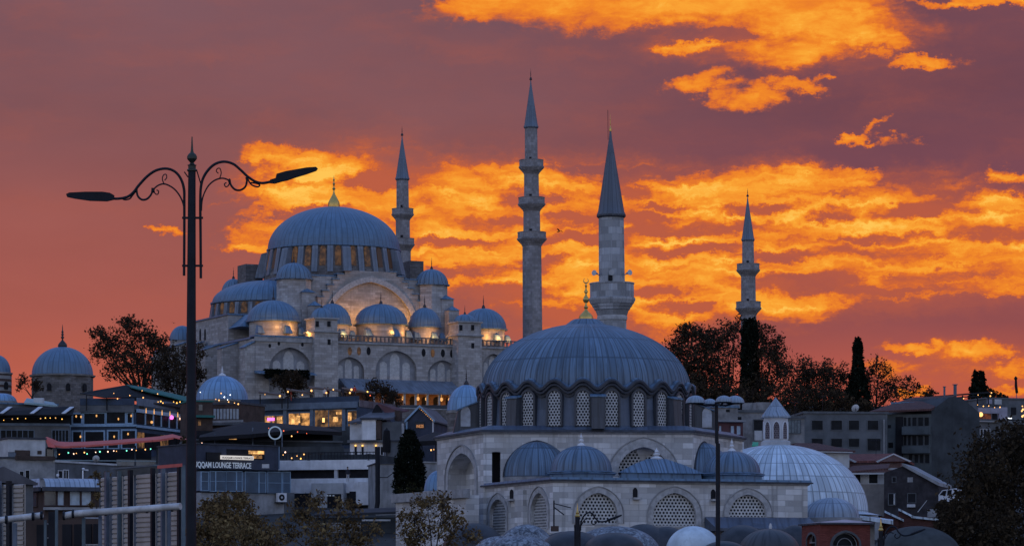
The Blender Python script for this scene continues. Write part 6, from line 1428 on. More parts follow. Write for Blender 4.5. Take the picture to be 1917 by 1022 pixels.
    for P, A_ in ((P1, A1), (P2, A2)):
        mb = MB(); mb.prism(arch_poly(A_[0], A_[1]+.05, A_[2], A_[3], A_[4]+.05), .33, .5, P.pt); mb.build('grille_glass', GLASS_D, t, False, False)
        mb = MB(); arch_ring(mb, P, A_[0], A_[1], A_[3], A_[4], .16, -.05, .02, A_[3]-A_[2]); mb.build('arch_band', CONC_D, t, False, False)
        mb = MB()
        for r_ in (.55, .9): mb.tube([P.pt(A_[0]+A_[1]*r_*math.cos(a), .2, A_[3]-.1+A_[1]*r_*math.sin(a)) for a in [PI*k/10 for k in range(11)]], .03, 4)
        for k in range(3): mb.box(A_[0]-A_[1], A_[0]+A_[1], .18, .24, A_[3]-.15-.45*k, A_[3]-.08-.45*k, P.pt)
        mb.build('grille', CONC, t, False, False)
CONC_S = plain('slate grey render', (.115, .125, .14), .9, 0, .4, .3)
CONC_S2 = plain('slate render with stains', (.085, .10, .11), .9, 0, .6, .35)
CONC_O = plain('old stained render', (.21, .21, .22), .9, 0, .9, .4)
CONC_V2 = plain('sooty bare wall', (.035, .032, .038), .92, 0, 1.2, .5)
BEIGE = plain('beige render', (.24, .22, .21), .9, 0, .8, .25)
MAROON2 = plain('dusty pink boards', (.16, .10, .10), .85, 0, 1, .25)
CURT2 = plain('curtained window', (.14, .17, .19), .5, 0, 3, .35)
LILAC = plain('lilac white render', (.30, .29, .36), .85, 0, 1, .2)
ORANGE_W = glow('orange doorway', (1.0, .22, .05), .14, var=.8, scale=1.2)
BULB_W2 = glow('white light strip', (.85, .92, 1.0), 2.2)
BRICK_D = ashlar('sooty brick', (.10, .045, .04), .24, .075, .35, .7, .4)
PLAST_G = plain('grey green plaster', (.05, .056, .058), .9, 0, .5, .45)
PINKR = plain('pinkish flat roof', (.45, .36, .38), .7, 0, 1, .2)
right_town()

# ---------------------------------------------------------------- trees: tapered trunk, limbs, twigs and thousands of leaf faces
def leaves(cs, size, rng, flat=.0, n_up=.3, quad=True):
    v = []; f = []
    for c in cs:
        s_ = size*(.4+1.2*rng.random()**1.6)
        a = Vector((rng.gauss(0, 1), rng.gauss(0, 1), rng.gauss(0, 1))).normalized()
        b = a.cross(Vector((rng.gauss(0, 1), rng.gauss(0, 1), rng.gauss(0, 1)))).normalized()
        i = len(v); p = Vector(c)
        v += [tuple(p-a*s_), tuple(p+b*s_*.55), tuple(p+a*s_), tuple(p-b*s_*.55)]; f.append((i, i+1, i+2, i+3))
    return v, f
def leafmesh(name, v, f, mat, par, off):
    me = bpy.data.meshes.new(name); me.from_pydata([(x-off.x, y-off.y, z-off.z) for x, y, z in v], [], f); me.materials.append(mat)
    o = bpy.data.objects.new(name, me); C.objects.link(o); o.parent = par; return o
def tree(label, base, clumps, nleaf, lsize, mat, trunk_r, seed, name='broadleaf_tree', cat='tree', spread=.62, twigs=3, group=None, trunks=None, hollow=.25):
    """clumps: (px, py, Y, radius px) of the crown's masses; base: (px, py, Y) of the trunk foot"""
    rng = random.Random(seed); bx = W(*base); gb = gz(base[2])-.4; bx.z = min(bx.z, max(gb, bx.z)) ; foot = Vector((bx.x, bx.y, gb))
    t = thing(name, label, cat, tuple(foot), group)
    cl = [(W(x, y, Y), S(r, Y)) for x, y, Y, r in clumps]
    mb = MB(); zs = [c.z for c, r in cl]; zl = min(c.z-r for c, r in cl)
    fork = foot+Vector((0, 0, max(1.0, (zl-foot.z)*.75+.8)))
    mb.tube([foot, foot+(fork-foot)*.5+Vector((rng.gauss(0, .1), 0, 0)), fork], [trunk_r*1.25, trunk_r, trunk_r*.85], 8)
    mb.build('trunk', BARK, t)
    mb = MB(); tips = []
    for c, r in cl:
        m_ = fork.lerp(c, .5)+Vector((rng.gauss(0, r*.25), rng.gauss(0, r*.25), r*.15)); rr = trunk_r*.5
        mb.tube([fork, fork.lerp(m_, .5), m_, c], [rr, rr*.75, rr*.5, rr*.22], 6)
        for k in range(twigs*3):
            d = Vector((rng.gauss(0, 1), rng.gauss(0, 1), rng.gauss(.25, .9))).normalized(); e = c+d*r*(.75+.4*rng.random()); q = c.lerp(e, .5)+Vector((0, 0, r*.12))
            mb.tube([c.lerp(m_, .25*rng.random()), q, e], [rr*.2, rr*.12, rr*.04], 4, cap=False); tips += [q, e, q.lerp(e, .5)]
            for j in range(2):
                d2 = (d+Vector((rng.gauss(0, .7), rng.gauss(0, .7), rng.gauss(.2, .6)))).normalized(); e2 = q+d2*r*.5
                mb.tube([q, e2], [rr*.08, rr*.03], 3, cap=False); tips.append(e2)
    mb.build('limbs', BARK, t)
    cs = []; tot = sum(r*r for c, r in cl)
    for c, r in cl:
        n = int(nleaf*r*r/tot); subs = []
        for k in range(max(5, int(n/55))):
            d = Vector((rng.gauss(0, 1), rng.gauss(0, 1), rng.gauss(0, .85))).normalized(); subs.append((c+d*r*(hollow+(1-hollow)*rng.random()**.6), r*(.16+.16*rng.random())))
        for k in range(n):
            if rng.random() < .8: q, s_ = subs[rng.randrange(len(subs))]; cs.append(q+Vector((rng.gauss(0, s_), rng.gauss(0, s_), rng.gauss(0, s_*.75))))
            else: e = tips[rng.randrange(len(tips))]; cs.append(e+Vector((rng.gauss(0, r*.07), rng.gauss(0, r*.07), rng.gauss(0, r*.07))))
    v, f = leaves(cs, lsize, rng); leafmesh('crown', v, f, mat, t, foot); return t
def cypress(label, px, ytop, ybase, Y, prof, n, lsize, seed, mat=LEAF_C, name='cypress_tree'):
    """prof: half width in px at rising fractions of the height"""
    rng = random.Random(seed); a = W(px, ybase, Y); b = W(px, ytop, Y); gb = gz(Y)-.4
    t = thing(name, label, 'tree', (a.x, Y, gb))
    mb = MB(); mb.tube([(a.x, Y, gb), (a.x, Y, (a.z+b.z)/2)], [.35, .2], 8); mb.build('trunk', BARK, t)
    cs = []; H_ = b.z-a.z; m = len(prof)-1
    wmax = max(prof)
    while len(cs) < n:
        h = rng.random(); k = min(int(h*m), m-1); w_ = prof[k]+(prof[k+1]-prof[k])*(h*m-k)
        if rng.random() > w_/wmax+.1: continue
        ang = 2*PI*rng.random(); lob = 1+.13*math.sin(ang*5+h*21)+.09*math.sin(ang*3-h*37); r = S(w_, Y)*lob*(.45+.6*math.sqrt(rng.random()))
        cs.append(Vector((a.x+r*math.cos(ang), Y+r*math.sin(ang), a.z+H_*h+rng.gauss(0, .15))))
    v, f = leaves(cs, lsize, rng); leafmesh('crown', v, f, mat, t, Vector((a.x, Y, gb))); return t

# hill trees on the right
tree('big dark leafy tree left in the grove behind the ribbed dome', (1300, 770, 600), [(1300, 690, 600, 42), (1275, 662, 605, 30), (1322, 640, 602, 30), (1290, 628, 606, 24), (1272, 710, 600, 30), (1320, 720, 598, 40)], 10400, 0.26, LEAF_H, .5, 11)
tree('tall loose tree with sky showing through, left of the column of foliage', (1362, 770, 595), [(1362, 625, 595, 27), (1345, 650, 597, 26), (1375, 660, 593, 27), (1350, 690, 596, 30), (1378, 615, 598, 22), (1330, 640, 600, 22), (1368, 715, 594, 30)], 4800, 0.21, LEAF_H, .45, 12, twigs=4, hollow=.1)
tree('ragged dark tree right of the column of foliage', (1430, 770, 590), [(1432, 632, 590, 24), (1445, 662, 592, 26), (1424, 665, 588, 26), (1455, 650, 594, 20), (1440, 700, 590, 30), (1465, 690, 590, 22), (1420, 720, 586, 26), (1418, 618, 592, 18)], 6080, 0.21, LEAF_H, .45, 13, hollow=.15)
cypress('dark column of foliage standing in for the dark lower part of the distant minaret', 1404, 597, 770, 588, [17, 18, 17, 17, 16, 16, 15, 15, 14, 10], 5200, .34, 14, LEAF_C, 'cypress_tree')  # foliage added to give the minaret its dark lower part
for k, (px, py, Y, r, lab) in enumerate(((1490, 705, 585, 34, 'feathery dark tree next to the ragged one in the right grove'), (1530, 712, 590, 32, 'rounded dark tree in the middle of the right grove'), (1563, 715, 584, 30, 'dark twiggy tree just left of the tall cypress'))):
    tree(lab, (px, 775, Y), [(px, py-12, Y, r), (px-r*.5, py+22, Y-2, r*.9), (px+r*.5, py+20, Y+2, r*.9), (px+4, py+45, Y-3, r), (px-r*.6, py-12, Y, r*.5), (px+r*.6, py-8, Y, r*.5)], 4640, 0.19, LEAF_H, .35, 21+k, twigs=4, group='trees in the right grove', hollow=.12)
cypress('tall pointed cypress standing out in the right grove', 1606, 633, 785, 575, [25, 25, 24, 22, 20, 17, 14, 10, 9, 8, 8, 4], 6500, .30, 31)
tree('loose autumn tree right of the tall cypress', (1640, 770, 580), [(1640, 690, 580, 24), (1655, 705, 580, 22), (1628, 705, 582, 22), (1645, 725, 578, 28), (1672, 722, 578, 20), (1660, 740, 576, 24)], 3200, 0.18, LEAF_H, .3, 32, twigs=5, hollow=.1)
tree('thin bare twiggy tree at the right end of the grove', (1697, 770, 575), [(1697, 722, 575, 22), (1712, 735, 575, 18), (1685, 740, 575, 20)], 900, .2, LEAF_D, .2, 33, twigs=8, hollow=.1)
tree('small sparse tree on the roofline near the two chimneys', (1740, 755, 500), [(1740, 733, 500, 10), (1733, 738, 500, 9), (1748, 738, 500, 9)], 500, .17, LEAF_D, .12, 34, twigs=5)
cypress('dark stubby conifer behind the upper right rooftop pergola', 1832, 696, 765, 480, [16, 17, 17, 16, 15, 13, 12, 11, 9], 3000, .24, 35, LEAF_C, 'conifer_tree')
tree('low dark shrub right of the stubby conifer', (1856, 762, 482), [(1852, 735, 482, 9), (1862, 742, 482, 10), (1873, 745, 482, 8), (1885, 748, 482, 7)], 900, .2, LEAF_D, .12, 36)
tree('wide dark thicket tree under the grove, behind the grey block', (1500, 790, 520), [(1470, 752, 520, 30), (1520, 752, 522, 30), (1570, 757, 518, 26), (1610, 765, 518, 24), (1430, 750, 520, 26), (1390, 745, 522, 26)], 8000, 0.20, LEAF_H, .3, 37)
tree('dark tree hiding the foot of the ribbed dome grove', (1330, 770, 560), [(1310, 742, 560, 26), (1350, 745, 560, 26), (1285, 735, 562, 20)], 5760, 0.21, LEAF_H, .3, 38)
# big dark tree lower right, near
tree('huge dark tree filling the lower right corner', (1880, 1060, 250), [(1870, 850, 250, 60), (1905, 825, 252, 40), (1840, 900, 248, 55), (1890, 930, 250, 70), (1830, 965, 246, 60), (1900, 1000, 250, 60), (1800, 1000, 248, 45), (1850, 1010, 244, 60), (1935, 870, 252, 60)], 21000, .15, LEAF_D, .35, 41)
tree('dark shrub by the low brick shed at the lower right', (1790, 1040, 300), [(1775, 985, 300, 26), (1800, 960, 302, 30), (1770, 955, 304, 18), (1755, 1005, 298, 20)], 4500, .15, LEAF_D, .15, 42)
# left hill trees
tree('big dark spreading tree left of the tall lamp post', (265, 740, 560), [(258, 625, 560, 30), (238, 612, 562, 22), (285, 640, 560, 26), (205, 640, 560, 26), (190, 660, 560, 24), (230, 660, 560, 30), (265, 672, 558, 32), (300, 650, 562, 20), (215, 690, 556, 26), (270, 700, 556, 34), (185, 625, 562, 18)], 10400, 0.20, LEAF_H, .5, 51, hollow=.15)
tree('darker tree right behind the tall lamp post', (335, 750, 555), [(325, 665, 555, 28), (345, 690, 555, 30), (310, 690, 556, 28), (335, 715, 553, 32), (360, 660, 558, 22), (372, 700, 556, 18), (300, 720, 553, 24)], 6400, 0.20, LEAF_H, .4, 52)
tree('low twiggy bush beside the round stone tomb', (60, 745, 600), [(45, 712, 600, 13), (60, 720, 600, 15), (38, 722, 600, 12), (74, 727, 600, 13)], 900, .18, LEAF_H, .2, 53, twigs=6, hollow=.1)
tree('bushy dark tree against the big left arch of the hilltop mosque', (545, 745, 600), [(545, 712, 600, 20), (525, 715, 600, 15), (562, 718, 600, 15), (545, 730, 600, 20)], 4160, 0.18, LEAF_H, .25, 54)
tree('small dark tree before the arcade of the hilltop mosque', (715, 765, 590), [(705, 728, 590, 20), (728, 738, 590, 18), (690, 738, 590, 14), (735, 752, 588, 18)], 3520, 0.18, LEAF_H, .25, 55)
mb = MB(); a = SF(-36.0); u0, z0 = a.uz(498, 696); u1 = a.u(580); rg = random.Random(5)
cs = []
for k in range(2600):
    u = u0+(u1-u0)*rg.random(); d = rg.random()*1.2; z = z0-1.1+1.7*rg.random(); q = a.pt(u, d, z); cs.append(Vector((MX+q[0]*MC-q[1]*MS, MY+q[0]*MS+q[1]*MC, z)))
v, f = leaves(cs, .26, rg); p0 = cs[0]; hd = leafmesh('hedge', v, f, LEAF_C, None, Vector((0, 0, 0))); tag(hd, 'clipped dark hedge strip across the big left arch of the hilltop mosque', 'hedge'); hd['kind'] = 'thing'
# cypress in the middle, near trees in the foreground
cypress('dark broad cypress left of the front mosque arch', 767, 806, 932, 366, [29, 29, 28, 27, 26, 24, 22, 19, 14, 6], 9000, .16, 61)
tree('brown leafy autumn tree at the bottom right of the lamp post', (430, 1060, 170), [(430, 965, 170, 38), (400, 985, 170, 40), (465, 985, 170, 42), (440, 1015, 168, 52), (385, 1015, 170, 34), (495, 1015, 170, 36), (415, 940, 171, 18), (450, 938, 171, 16), (388, 950, 171, 14)], 10000, .09, LEAF_A, .14, 62, twigs=5)
tree('sparse autumn tree in the bottom middle left', (610, 1060, 175), [(570, 960, 175, 34), (610, 985, 175, 40), (650, 970, 175, 34), (540, 1000, 175, 34), (660, 1010, 175, 36), (600, 1015, 174, 40), (590, 935, 176, 20), (690, 1000, 175, 28)], 3800, .09, LEAF_A, .12, 63, twigs=7, hollow=.05)
tree('autumn tree with dry leaves and gaps before the front mosque', (810, 1060, 180), [(800, 945, 180, 34), (775, 975, 180, 36), (830, 975, 180, 38), (790, 1005, 180, 40), (850, 1000, 180, 34), (760, 1015, 180, 26), (830, 940, 181, 20), (880, 1010, 180, 22)], 3300, .088, LEAF_A, .12, 64, twigs=7, hollow=.05)
tree('thin dry tree top behind the beige hoarding', (180, 980, 195), [(178, 890, 195, 9), (188, 905, 195, 8), (182, 930, 195, 8), (172, 945, 195, 7), (200, 890, 195, 7)], 700, .07, LEAF_A, .06, 65, twigs=6)
tree('small olive bush on the wall before the front mosque', (750, 940, 320), [(770, 915, 320, 12), (750, 922, 320, 10), (788, 920, 320, 9)], 900, .09, LEAF_G, .08, 66)
tree('potted green plants on the lounge roof', (460, 848, 420), [(452, 843, 420, 7), (462, 839, 420, 6), (414, 846, 420, 6), (422, 848, 420, 5)], 420, .13, LEAF_G, .08, 67, 'potted_plant', 'plant')
tree('small leafy shrub on the red awning terrace corner', (344, 835, 440), [(344, 822, 440, 7), (348, 828, 440, 6)], 260, .13, LEAF_G, .06, 68, 'shrub', 'shrub')

# ---------------------------------------------------------------- tall scrolled lamp post in the foreground
def scroll(px, py, Y, r0, r1, a0, a1, n=16):
    return [W(px+(r0+(r1-r0)*k/n)*math.cos(R(a0+(a1-a0)*k/n)), py-(r0+(r1-r0)*k/n)*math.sin(R(a0+(a1-a0)*k/n)), Y) for k in range(n+1)]
def spline(pts, n=5):
    p = [Vector(q) for q in pts]; o = []
    for i in range(len(p)-1):
        a, b, c, d = p[max(i-1, 0)], p[i], p[i+1], p[min(i+2, len(p)-1)]
        for k in range(n):
            t = k/n; o.append(.5*((2*b)+(c-a)*t+(2*a-5*b+4*c-d)*t*t+(3*b-a-3*c+d)*t*t*t))
    return o+[p[-1]]
def lamp_post():
    Y = 60; t = thing('street_lamp', 'tall dark double armed lamp post with scrolled brackets in the foreground', 'street lamp', (W(359, 0, Y).x, Y, gz(Y)))
    q = lambda x, y, d=0: W(x, y, Y+d); s = Y/F
    mb = MB(); mb.tube([(q(358, 0).x, Y, gz(Y)), (q(358, 0).x, Y, q(0, 620).z), q(359.3, 320)], [10.5*s, 8.8*s, 7*s], 16); mb.build('pole', IRON, t)
    c = q(359.5, 320); mb = MB(); mb.lathe([(x*s, y*s) for x, y in ((7, -2), (9.5, 0), (9.5, 2), (7.2, 4), (7.2, 9), (9, 10.5), (5.5, 12), (3.4, 15), (6, 18), (9.2, 22), (9.4, 27), (7, 31), (3.4, 34), (2.4, 38), (1.6, 50), (1.0, 63), (.5, 64))], 16, tuple(c)); mb.build('finial', FIN_L, t)
    for sd in (-1, 1):
        if sd < 0:
            main = [(344.5, 516), (345, 440), (345, 380), (344.5, 355), (339, 336), (328, 322), (312, 316), (293, 319), (276, 330), (260, 347), (250, 360), (238, 369), (222, 372), (212, 372)]
            hd = [(214, 366), (206, 361.5), (192, 359.5), (160, 359.5), (130, 361), (124, 364), (126, 369), (140, 372), (168, 376), (200, 377), (213, 374)]
            low = [(345, 400), (343, 382), (336, 366), (325, 353), (310, 345), (299, 346), (290, 352), (286, 360)]
            curl = [(308, 346), (304, 336), (306, 328), (311, 327), (312, 333), (308, 338)]
            cur2 = [(287, 352), (290, 362), (295, 364), (297, 358), (293, 356)]
            hook = [(285, 352), (284, 362), (276, 372), (266, 374), (258, 367), (256, 355), (258, 350)]
            sm = [(256, 356), (248, 366), (243, 372), (234, 374), (229, 371), (238, 368), (246, 366)]
        else:
            main = [(376, 521), (375.5, 440), (375, 375), (377, 345), (385, 325), (400, 309), (418, 303), (436, 307), (450, 318), (464, 331), (478, 340), (492, 343), (508, 340)]
            hd = [(504, 343), (506, 337), (516, 334), (518, 326), (535, 321), (552, 318), (575, 314), (592, 313), (595, 316), (592, 320), (572, 327), (552, 333), (538, 338), (528, 340), (514, 344)]
            low = [(377, 395), (379, 372), (388, 351), (400, 339), (414, 334), (425, 336), (431, 341)]
            curl = [(411, 334), (414, 325), (412, 316), (407, 316), (405, 321), (409, 325)]
            cur2 = [(430, 339), (428, 347), (423, 350), (420, 345), (424, 342)]
            hook = [(430, 336), (432, 346), (440, 355), (450, 356), (459, 350), (462, 340), (461, 332)]
            sm = [(462, 332), (468, 343), (474, 348), (483, 350), (486, 346), (478, 343), (469, 342)]
        mb = MB(); mb.tube(spline([q(*p) for p in main]), [2.6*s]*1+[2.6*s]*200 and 2.6*s, 8); arm = mb.build('arm', IRON, t)
        mb = MB(); mb.tube(spline([q(*p) for p in low]), 1.5*s, 6); mb.tube(spline([q(*p) for p in curl]), 1.1*s, 5); mb.tube(spline([q(*p) for p in cur2]), 1.2*s, 5); mb.tube(spline([q(*p) for p in hook]), 2.0*s, 6); mb.tube(spline([q(*p) for p in sm]), 1.6*s, 5); mb.ball(q(287 if sd < 0 else 429.5, 357 if sd < 0 else 339), 2.6*s, 8, 6, 1.8)
        mb.build('scrollwork', IRON, arm)
        mb = MB(); pts = [q(*p) for p in hd]
        w_ = 8*s; mb.hexa([p+Vector((0, -w_*.55, 0)) for p in pts][::-1], [p+Vector((0, w_*.55, 0)) for p in pts][::-1]); hd_ = mb.build('lamp_head', IRON, arm, ang=50)
        mb = MB(); mb.tube([q(345 if sd < 0 else 376, 322 if sd < 0 else 345), q(352 if sd < 0 else 368, 332 if sd < 0 else 318)], 1.2*s, 5); mb.build('stay', IRON, arm)
    for y in (408, 497.5):
        mb = MB(); mb.box(q(341, y).x, q(380, y).x, Y-.03, Y+.03, q(0, y+1.8).z, q(0, y-1.8).z); mb.build('bracket', IRON, t, False, False)
FIN_L = plain('weathered green bronze', (.05, .055, .045), .5, .4, 3, .3)
lamp_post()
def domed_lamp():
    Y = 92; s = Y/F; t = thing('street_lamp', 'slim black lamp post carrying a cluster of four dome shaped shades', 'street lamp', (W(1343, 0, Y).x, Y, gz(Y)))
    mb = MB(); mb.tube([(W(1344, 0, Y).x, Y, gz(Y)), (W(1344, 0, Y).x, Y, W(0, 830, Y).z), W(1342, 829, Y), W(1341, 752, Y)], [4.7*s, 4.2*s, 3.6*s, 3.2*s], 12); mb.build('pole', IRON, t)
    for px, py, r, d in ((1302, 753, 18, -.1), (1329, 755, 12.5, .45), (1355, 751, 15, -.45), (1376, 753, 17.5, .15)):
        c = W(px, py, Y+d)
        mb = MB(); mb.lathe([(r*s*.96, -1.6*s), (r*s*1.04, -1.4*s), (r*s*1.04, 0)]+ell(r*s, r*s*.72, 10), 12*4, tuple(c), .008, 4); sh = mb.build('shade', SHADE, t)
        mb = MB(); mb.lathe([(.01, -3.2*s), (r*s*.9, -2.6*s), (r*s*.95, -1.0*s)], 24, tuple(c)); mb.build('rim', IRON, sh)
        mb = MB(); mb.tube([W(1341, 757, Y), W((1341+px)/2, 759, Y+d*.5), c+Vector((0, 0, -1.5*s))], 1.8*s, 6); mb.build('arm', IRON, t)
SHADE = leadm('pale metal shade', (.26, .33, .42), 9.0, .9, .25, 0)
domed_lamp()
def small_lamp(label, px, py, sd):
    Y = 150; s = Y/F; t = thing('street_lamp', label, 'street lamp', (W(px, 0, Y).x, Y, gz(Y)))
    q = lambda x, y: W(px+sd*x, py+y, Y)
    mb = MB(); mb.tube([(q(0, 0).x, Y, gz(Y)), q(0, 8)], [5*s, 4.4*s], 10); mb.build('pole', IRON, t)
    c = q(0, 8); mb = MB(); mb.lathe([(4.6*s, 0), (5*s, 2*s), (3*s, 5*s), (3.4*s, 8*s), (2*s, 10*s), (.6*s, 20*s), (.2*s, 26*s)], 10, tuple(c)); mb.build('finial', GOLD, t)
    for y in (0, 1):
        k = 5*(-1 if y else 1); mb = MB(); mb.tube(spline([q(k, 70), q(k, 40), q(k*1.1, 22)]), 1.1*s, 5); mb.build('side_rod', IRON, t)
    mb = MB(); mb.tube(spline([q(5.5, 34), q(7, 18), (q(12, 6)), q(20, 0), q(28, 2), q(33, 10), q(40, 16), q(48, 17), q(56, 15)]), 1.5*s, 6)
    mb.tube(spline([q(28, 14), q(26, 18), q(30, 22), q(35, 19), q(37, 14)]), 1.2*s, 5); mb.tube(spline([q(7, 24), q(12, 15), q(18, 11), q(24, 13)]), 1.0*s, 5); arm = mb.build('arm', IRON, t)
    mb = MB(); mb.tube([q(54, 16), q(58, 14), q(74, 8), q(83, 4.5)], [1.5*s, 2.6*s, 2.4*s, 1.4*s], 8); mb.build('lamp_head', IRON, arm)
small_lamp('short scrolled lamp post before the middle screened arch, gold tipped', 1081, 959, 1)
small_lamp('short scrolled lamp post right of the red brick kiosk, gold tipped', 1649, 985, 1)

# sign bracket and cabinet on the arcade wall
t = thing('pole', 'thin metal pole with two slanting brackets against the arcade wall', 'pole', W(1037, 990, 268))
mb = MB(); mb.tube([W(1037, 990, 268), W(1037, 936, 268)], .06, 6); mb.build('mast', IRON, t)
mb = MB(); mb.tube([W(1037, 942, 268), W(1069, 950, 268)], .04, 5); mb.build('bracket', IRON, t)
mb = MB(); mb.tube([W(1037, 949, 268), W(1056, 963, 268)], .05, 5); mb.build('bracket', IRON, t)
mb = MB(); mb.box(W(1031, 0, 268).x, W(1046, 0, 268).x, 267.8, 268.4, W(0, 994, 268).z, W(0, 984, 268).z); mb.build('cabinet', BROWN, t, False, False)

# ---------------------------------------------------------------- beige hoarding, posts and pipe rail near the camera
def hoarding(label, px0, Y0, px1, Y1, yt0, yt1, panels, posts):
    P = pl(px0, Y0, px1, Y1); t = thing('hoarding', label, 'hoarding', P.pt(0, 0, 0))
    for x0, x1 in panels:
        u0, u1 = P.u(x0), P.u(x1); zt = P.z((x0+x1)/2, yt0+(yt1-yt0)*((x0+x1)/2-px0)/(px1-px0)); n = int((zt-.3)/.115)
        mb = MB()
        pr = []
        for k in range(n): z = .3+k*.115; pr += [(0.0, z), (-.035, z+.02), (-.035, z+.085), (0, z+.105)]
        for (d0, z0), (d1, z1) in zip(pr, pr[1:]): mb.face([P.pt(u0, d0, z0), P.pt(u1, d0, z0), P.pt(u1, d1, z1), P.pt(u0, d1, z1)])
        mb.box(u0, u1, .02, .05, .3, pr[-1][1], P.pt); mb.build('corrugated_panel', CORR, t, False, False)
    for x, w_, m in posts:
        u, zt = P.uz(x, yt0+(yt1-yt0)*(x-px0)/(px1-px0)-3); q = S(w_, Y0)/2
        mb = MB(); mb.box(u-q, u+q, -.14, -.05, -.3, zt, P.pt); mb.build('post', m, t, False, False)
    return P, t
P, t = hoarding('beige corrugated hoarding on steel posts left of the tall lamp post', 190, 84, 346, 80, 888, 874, [(191, 202), (212, 227), (234, 247), (257, 289), (297, 308), (316, 339)], [(207, 9, STEELB), (230, 5, STEEL_T), (251, 9, IRON), (293, 7, IRON), (312, 6, STEELB), (343, 8, IRON), (350, 3, STEEL_T)])
u0, z0 = P.uz(214, 874); mb = MB(); mb.box(P.u(214), P.u(295), -.1, .05, P.z(250, 876), P.z(250, 873), P.pt); mb.build('top_rail', STEEL_T, t, False, False)
mb = MB(); mb.box(P.u(306), P.u(352), -.16, -.145, P.z(320, 876), P.z(320, 870), P.pt); mb.build('sign_strip', AWN_R, t, False, False)
hoarding('short beige corrugated hoarding at the left photo edge', -40, 86, 47, 85, 903, 903, [(-38, -10), (-6, 1), (8, 17), (27, 45)], [(4, 6, STEELB), (22, 9, IRON), (-8, 5, STEELB)])
t = thing('pipe_rail', 'thick galvanised pipe rail carried on posts before the hoardings', 'pipe rail', W(120, 1000, 76))
mb = MB(); mb.tube([W(-60, 979, 78), W(0, 973, 77.5), W(78, 964, 77)], S(6.2, 77), 14); mb.build('pipe', PIPE, t)
mb = MB(); mb.tube([W(120, 965, 77), W(140, 961, 77), W(240, 954, 76.5), W(338, 947, 76)], S(6.4, 77), 14); mb.build('pipe', PIPE, t)
for x, y in ((62, 966), (78, 964), (120, 965), (137, 961), (198, 957), (275, 952), (12, 972), (322, 949)):
    a = W(x, y, 77); mb = MB(); mb.tube([a-Vector((S(2, 77), 0, 0)), a+Vector((S(2, 77), 0, 0))], S(8.2, 77), 14); mb.build('clamp', IRON, t)
for x, w_, yt, m in ((102, 5, 952, STEEL_T), (93, 12, 956, IRON), (24, 7, 978, STEELB), (81, 5, 972, STEEL_T), (153, 6, 968, STEEL_T), (184, 6, 965, STEELB), (314, 6, 952, STEELB)):
    a = W(x, yt, 76.9); q = S(w_, 77)/2; mb = MB(); mb.box(a.x-q, a.x+q, 77.2, 77.3, -.3, a.z); mb.build('post', m, t, False, False)
for x0, x1, y in ((86, 100, 980), (86, 100, 1006), (158, 184, 969), (158, 184, 1019)):
    mb = MB(); a = W(x0, y, 77.4); b = W(x1, y, 77.4); mb.box(a.x, b.x, 77.38, 77.44, a.z-.015, a.z+.015); mb.build('cross_bar', PIPE, t, False, False)
t = thing('screen', 'dark panelled screen wall behind the pipe rail', 'screen', W(120, 1000, 92)); P = pl(46, 92, 192, 91)
mb = MB(); mb.box(0, P.len, 0, .2, -.3, P.z(110, 972), P.pt); mb.build('wall', BROWN, t, False, False)
for x0, x1 in ((70, 100), (118, 135), (140, 172), (176, 190)): mb = MB(); mb.box(P.u(x0), P.u(x1), -.04, .01, .4, P.z(110, 981), P.pt); mb.build('panel', DARKIN, t, False, False)

# ---------------------------------------------------------------- rooftop odds and ends
def dish(label, px, py, Y, r, az):
    c = W(px, py, Y); t = thing('satellite_dish', label, 'satellite dish', tuple(c)); mb = MB()
    mb.lathe([(.01, 0), (r*.5, r*.08), (r, r*.3)], 16); o = mb.build('reflector', WHITE2, t, True); o.rotation_euler = (R(-62), 0, R(az)); o.location = (0, 0, .55)
    mb = MB(); mb.tube([(0, 0, 0), (0, 0, .55)], .035, 6); mb.build('mast', IRON, t, True)
    mb = MB(); mb.tube([(0, 0, .5), (-.35*math.sin(R(az)), -.5, .75)], .02, 5); mb.build('feed_arm', IRON, t, True)
def aerial(label, px, py, Y, h):
    c = W(px, py, Y); t = thing('aerial', label, 'aerial', tuple(c)); mb = MB(); mb.tube([(0, 0, 0), (0, 0, h)], .03, 5); mb.build('mast', IRON, t, True)
    mb = MB(); mb.tube([(-.6, 0, h*.92), (.6, .1, h*.92)], .022, 4); [mb.tube([(x, -.35, h*.92), (x, .35, h*.92)], .015, 4) for x in (-.5, -.25, 0, .25, .5)]; mb.build('rods', IRON, t, True)
def roof_box(name, cat, label, px, py, Y, w, h, m):
    c = W(px, py, Y); t = thing(name, label, cat, tuple(c)); mb = MB(); mb.box(-w/2, w/2, 0, w*.7, .08, h); mb.build('case', m, t, True, False)
    mb = MB(); mb.box(-w/2-.02, w/2+.02, -.02, w*.7+.02, h+.003, h+.05); mb.build('lid', DTRIM, t, True, False)
    for x in (-w*.4, w*.4): mb = MB(); mb.box(x-.05, x+.05, .05, .15, 0, .08); mb.build('foot', IRON, t, True, False)
dish('small white satellite dish on the roof of the grey four windowed block', 1602, 773, 424, .5, 20)
dish('satellite dish on the old stained house beside the four domed lamp', 1352, 761, 396, .5, -30)
dish('satellite dish on the flat grey house under the red awning terrace', 180, 867, 436, .45, 15)
aerial('thin aerial on the roof of the grey four windowed block', 1540, 773, 425, 2.2)
aerial('thin aerial above the long low grey building behind the pointed lantern', 1488, 782, 412, 2.0)
aerial('thin aerial on the red tiled pediment house', 1640, 852, 378, 1.8)
aerial('thin aerial on the white rendered house roof', 712, 768, 446, 1.6)
roof_box('water_tank', 'water tank', 'pale water tank on the low bluish block beside the shade roof', 72, 757, 564, 1.6, 1.1, WHITE2)
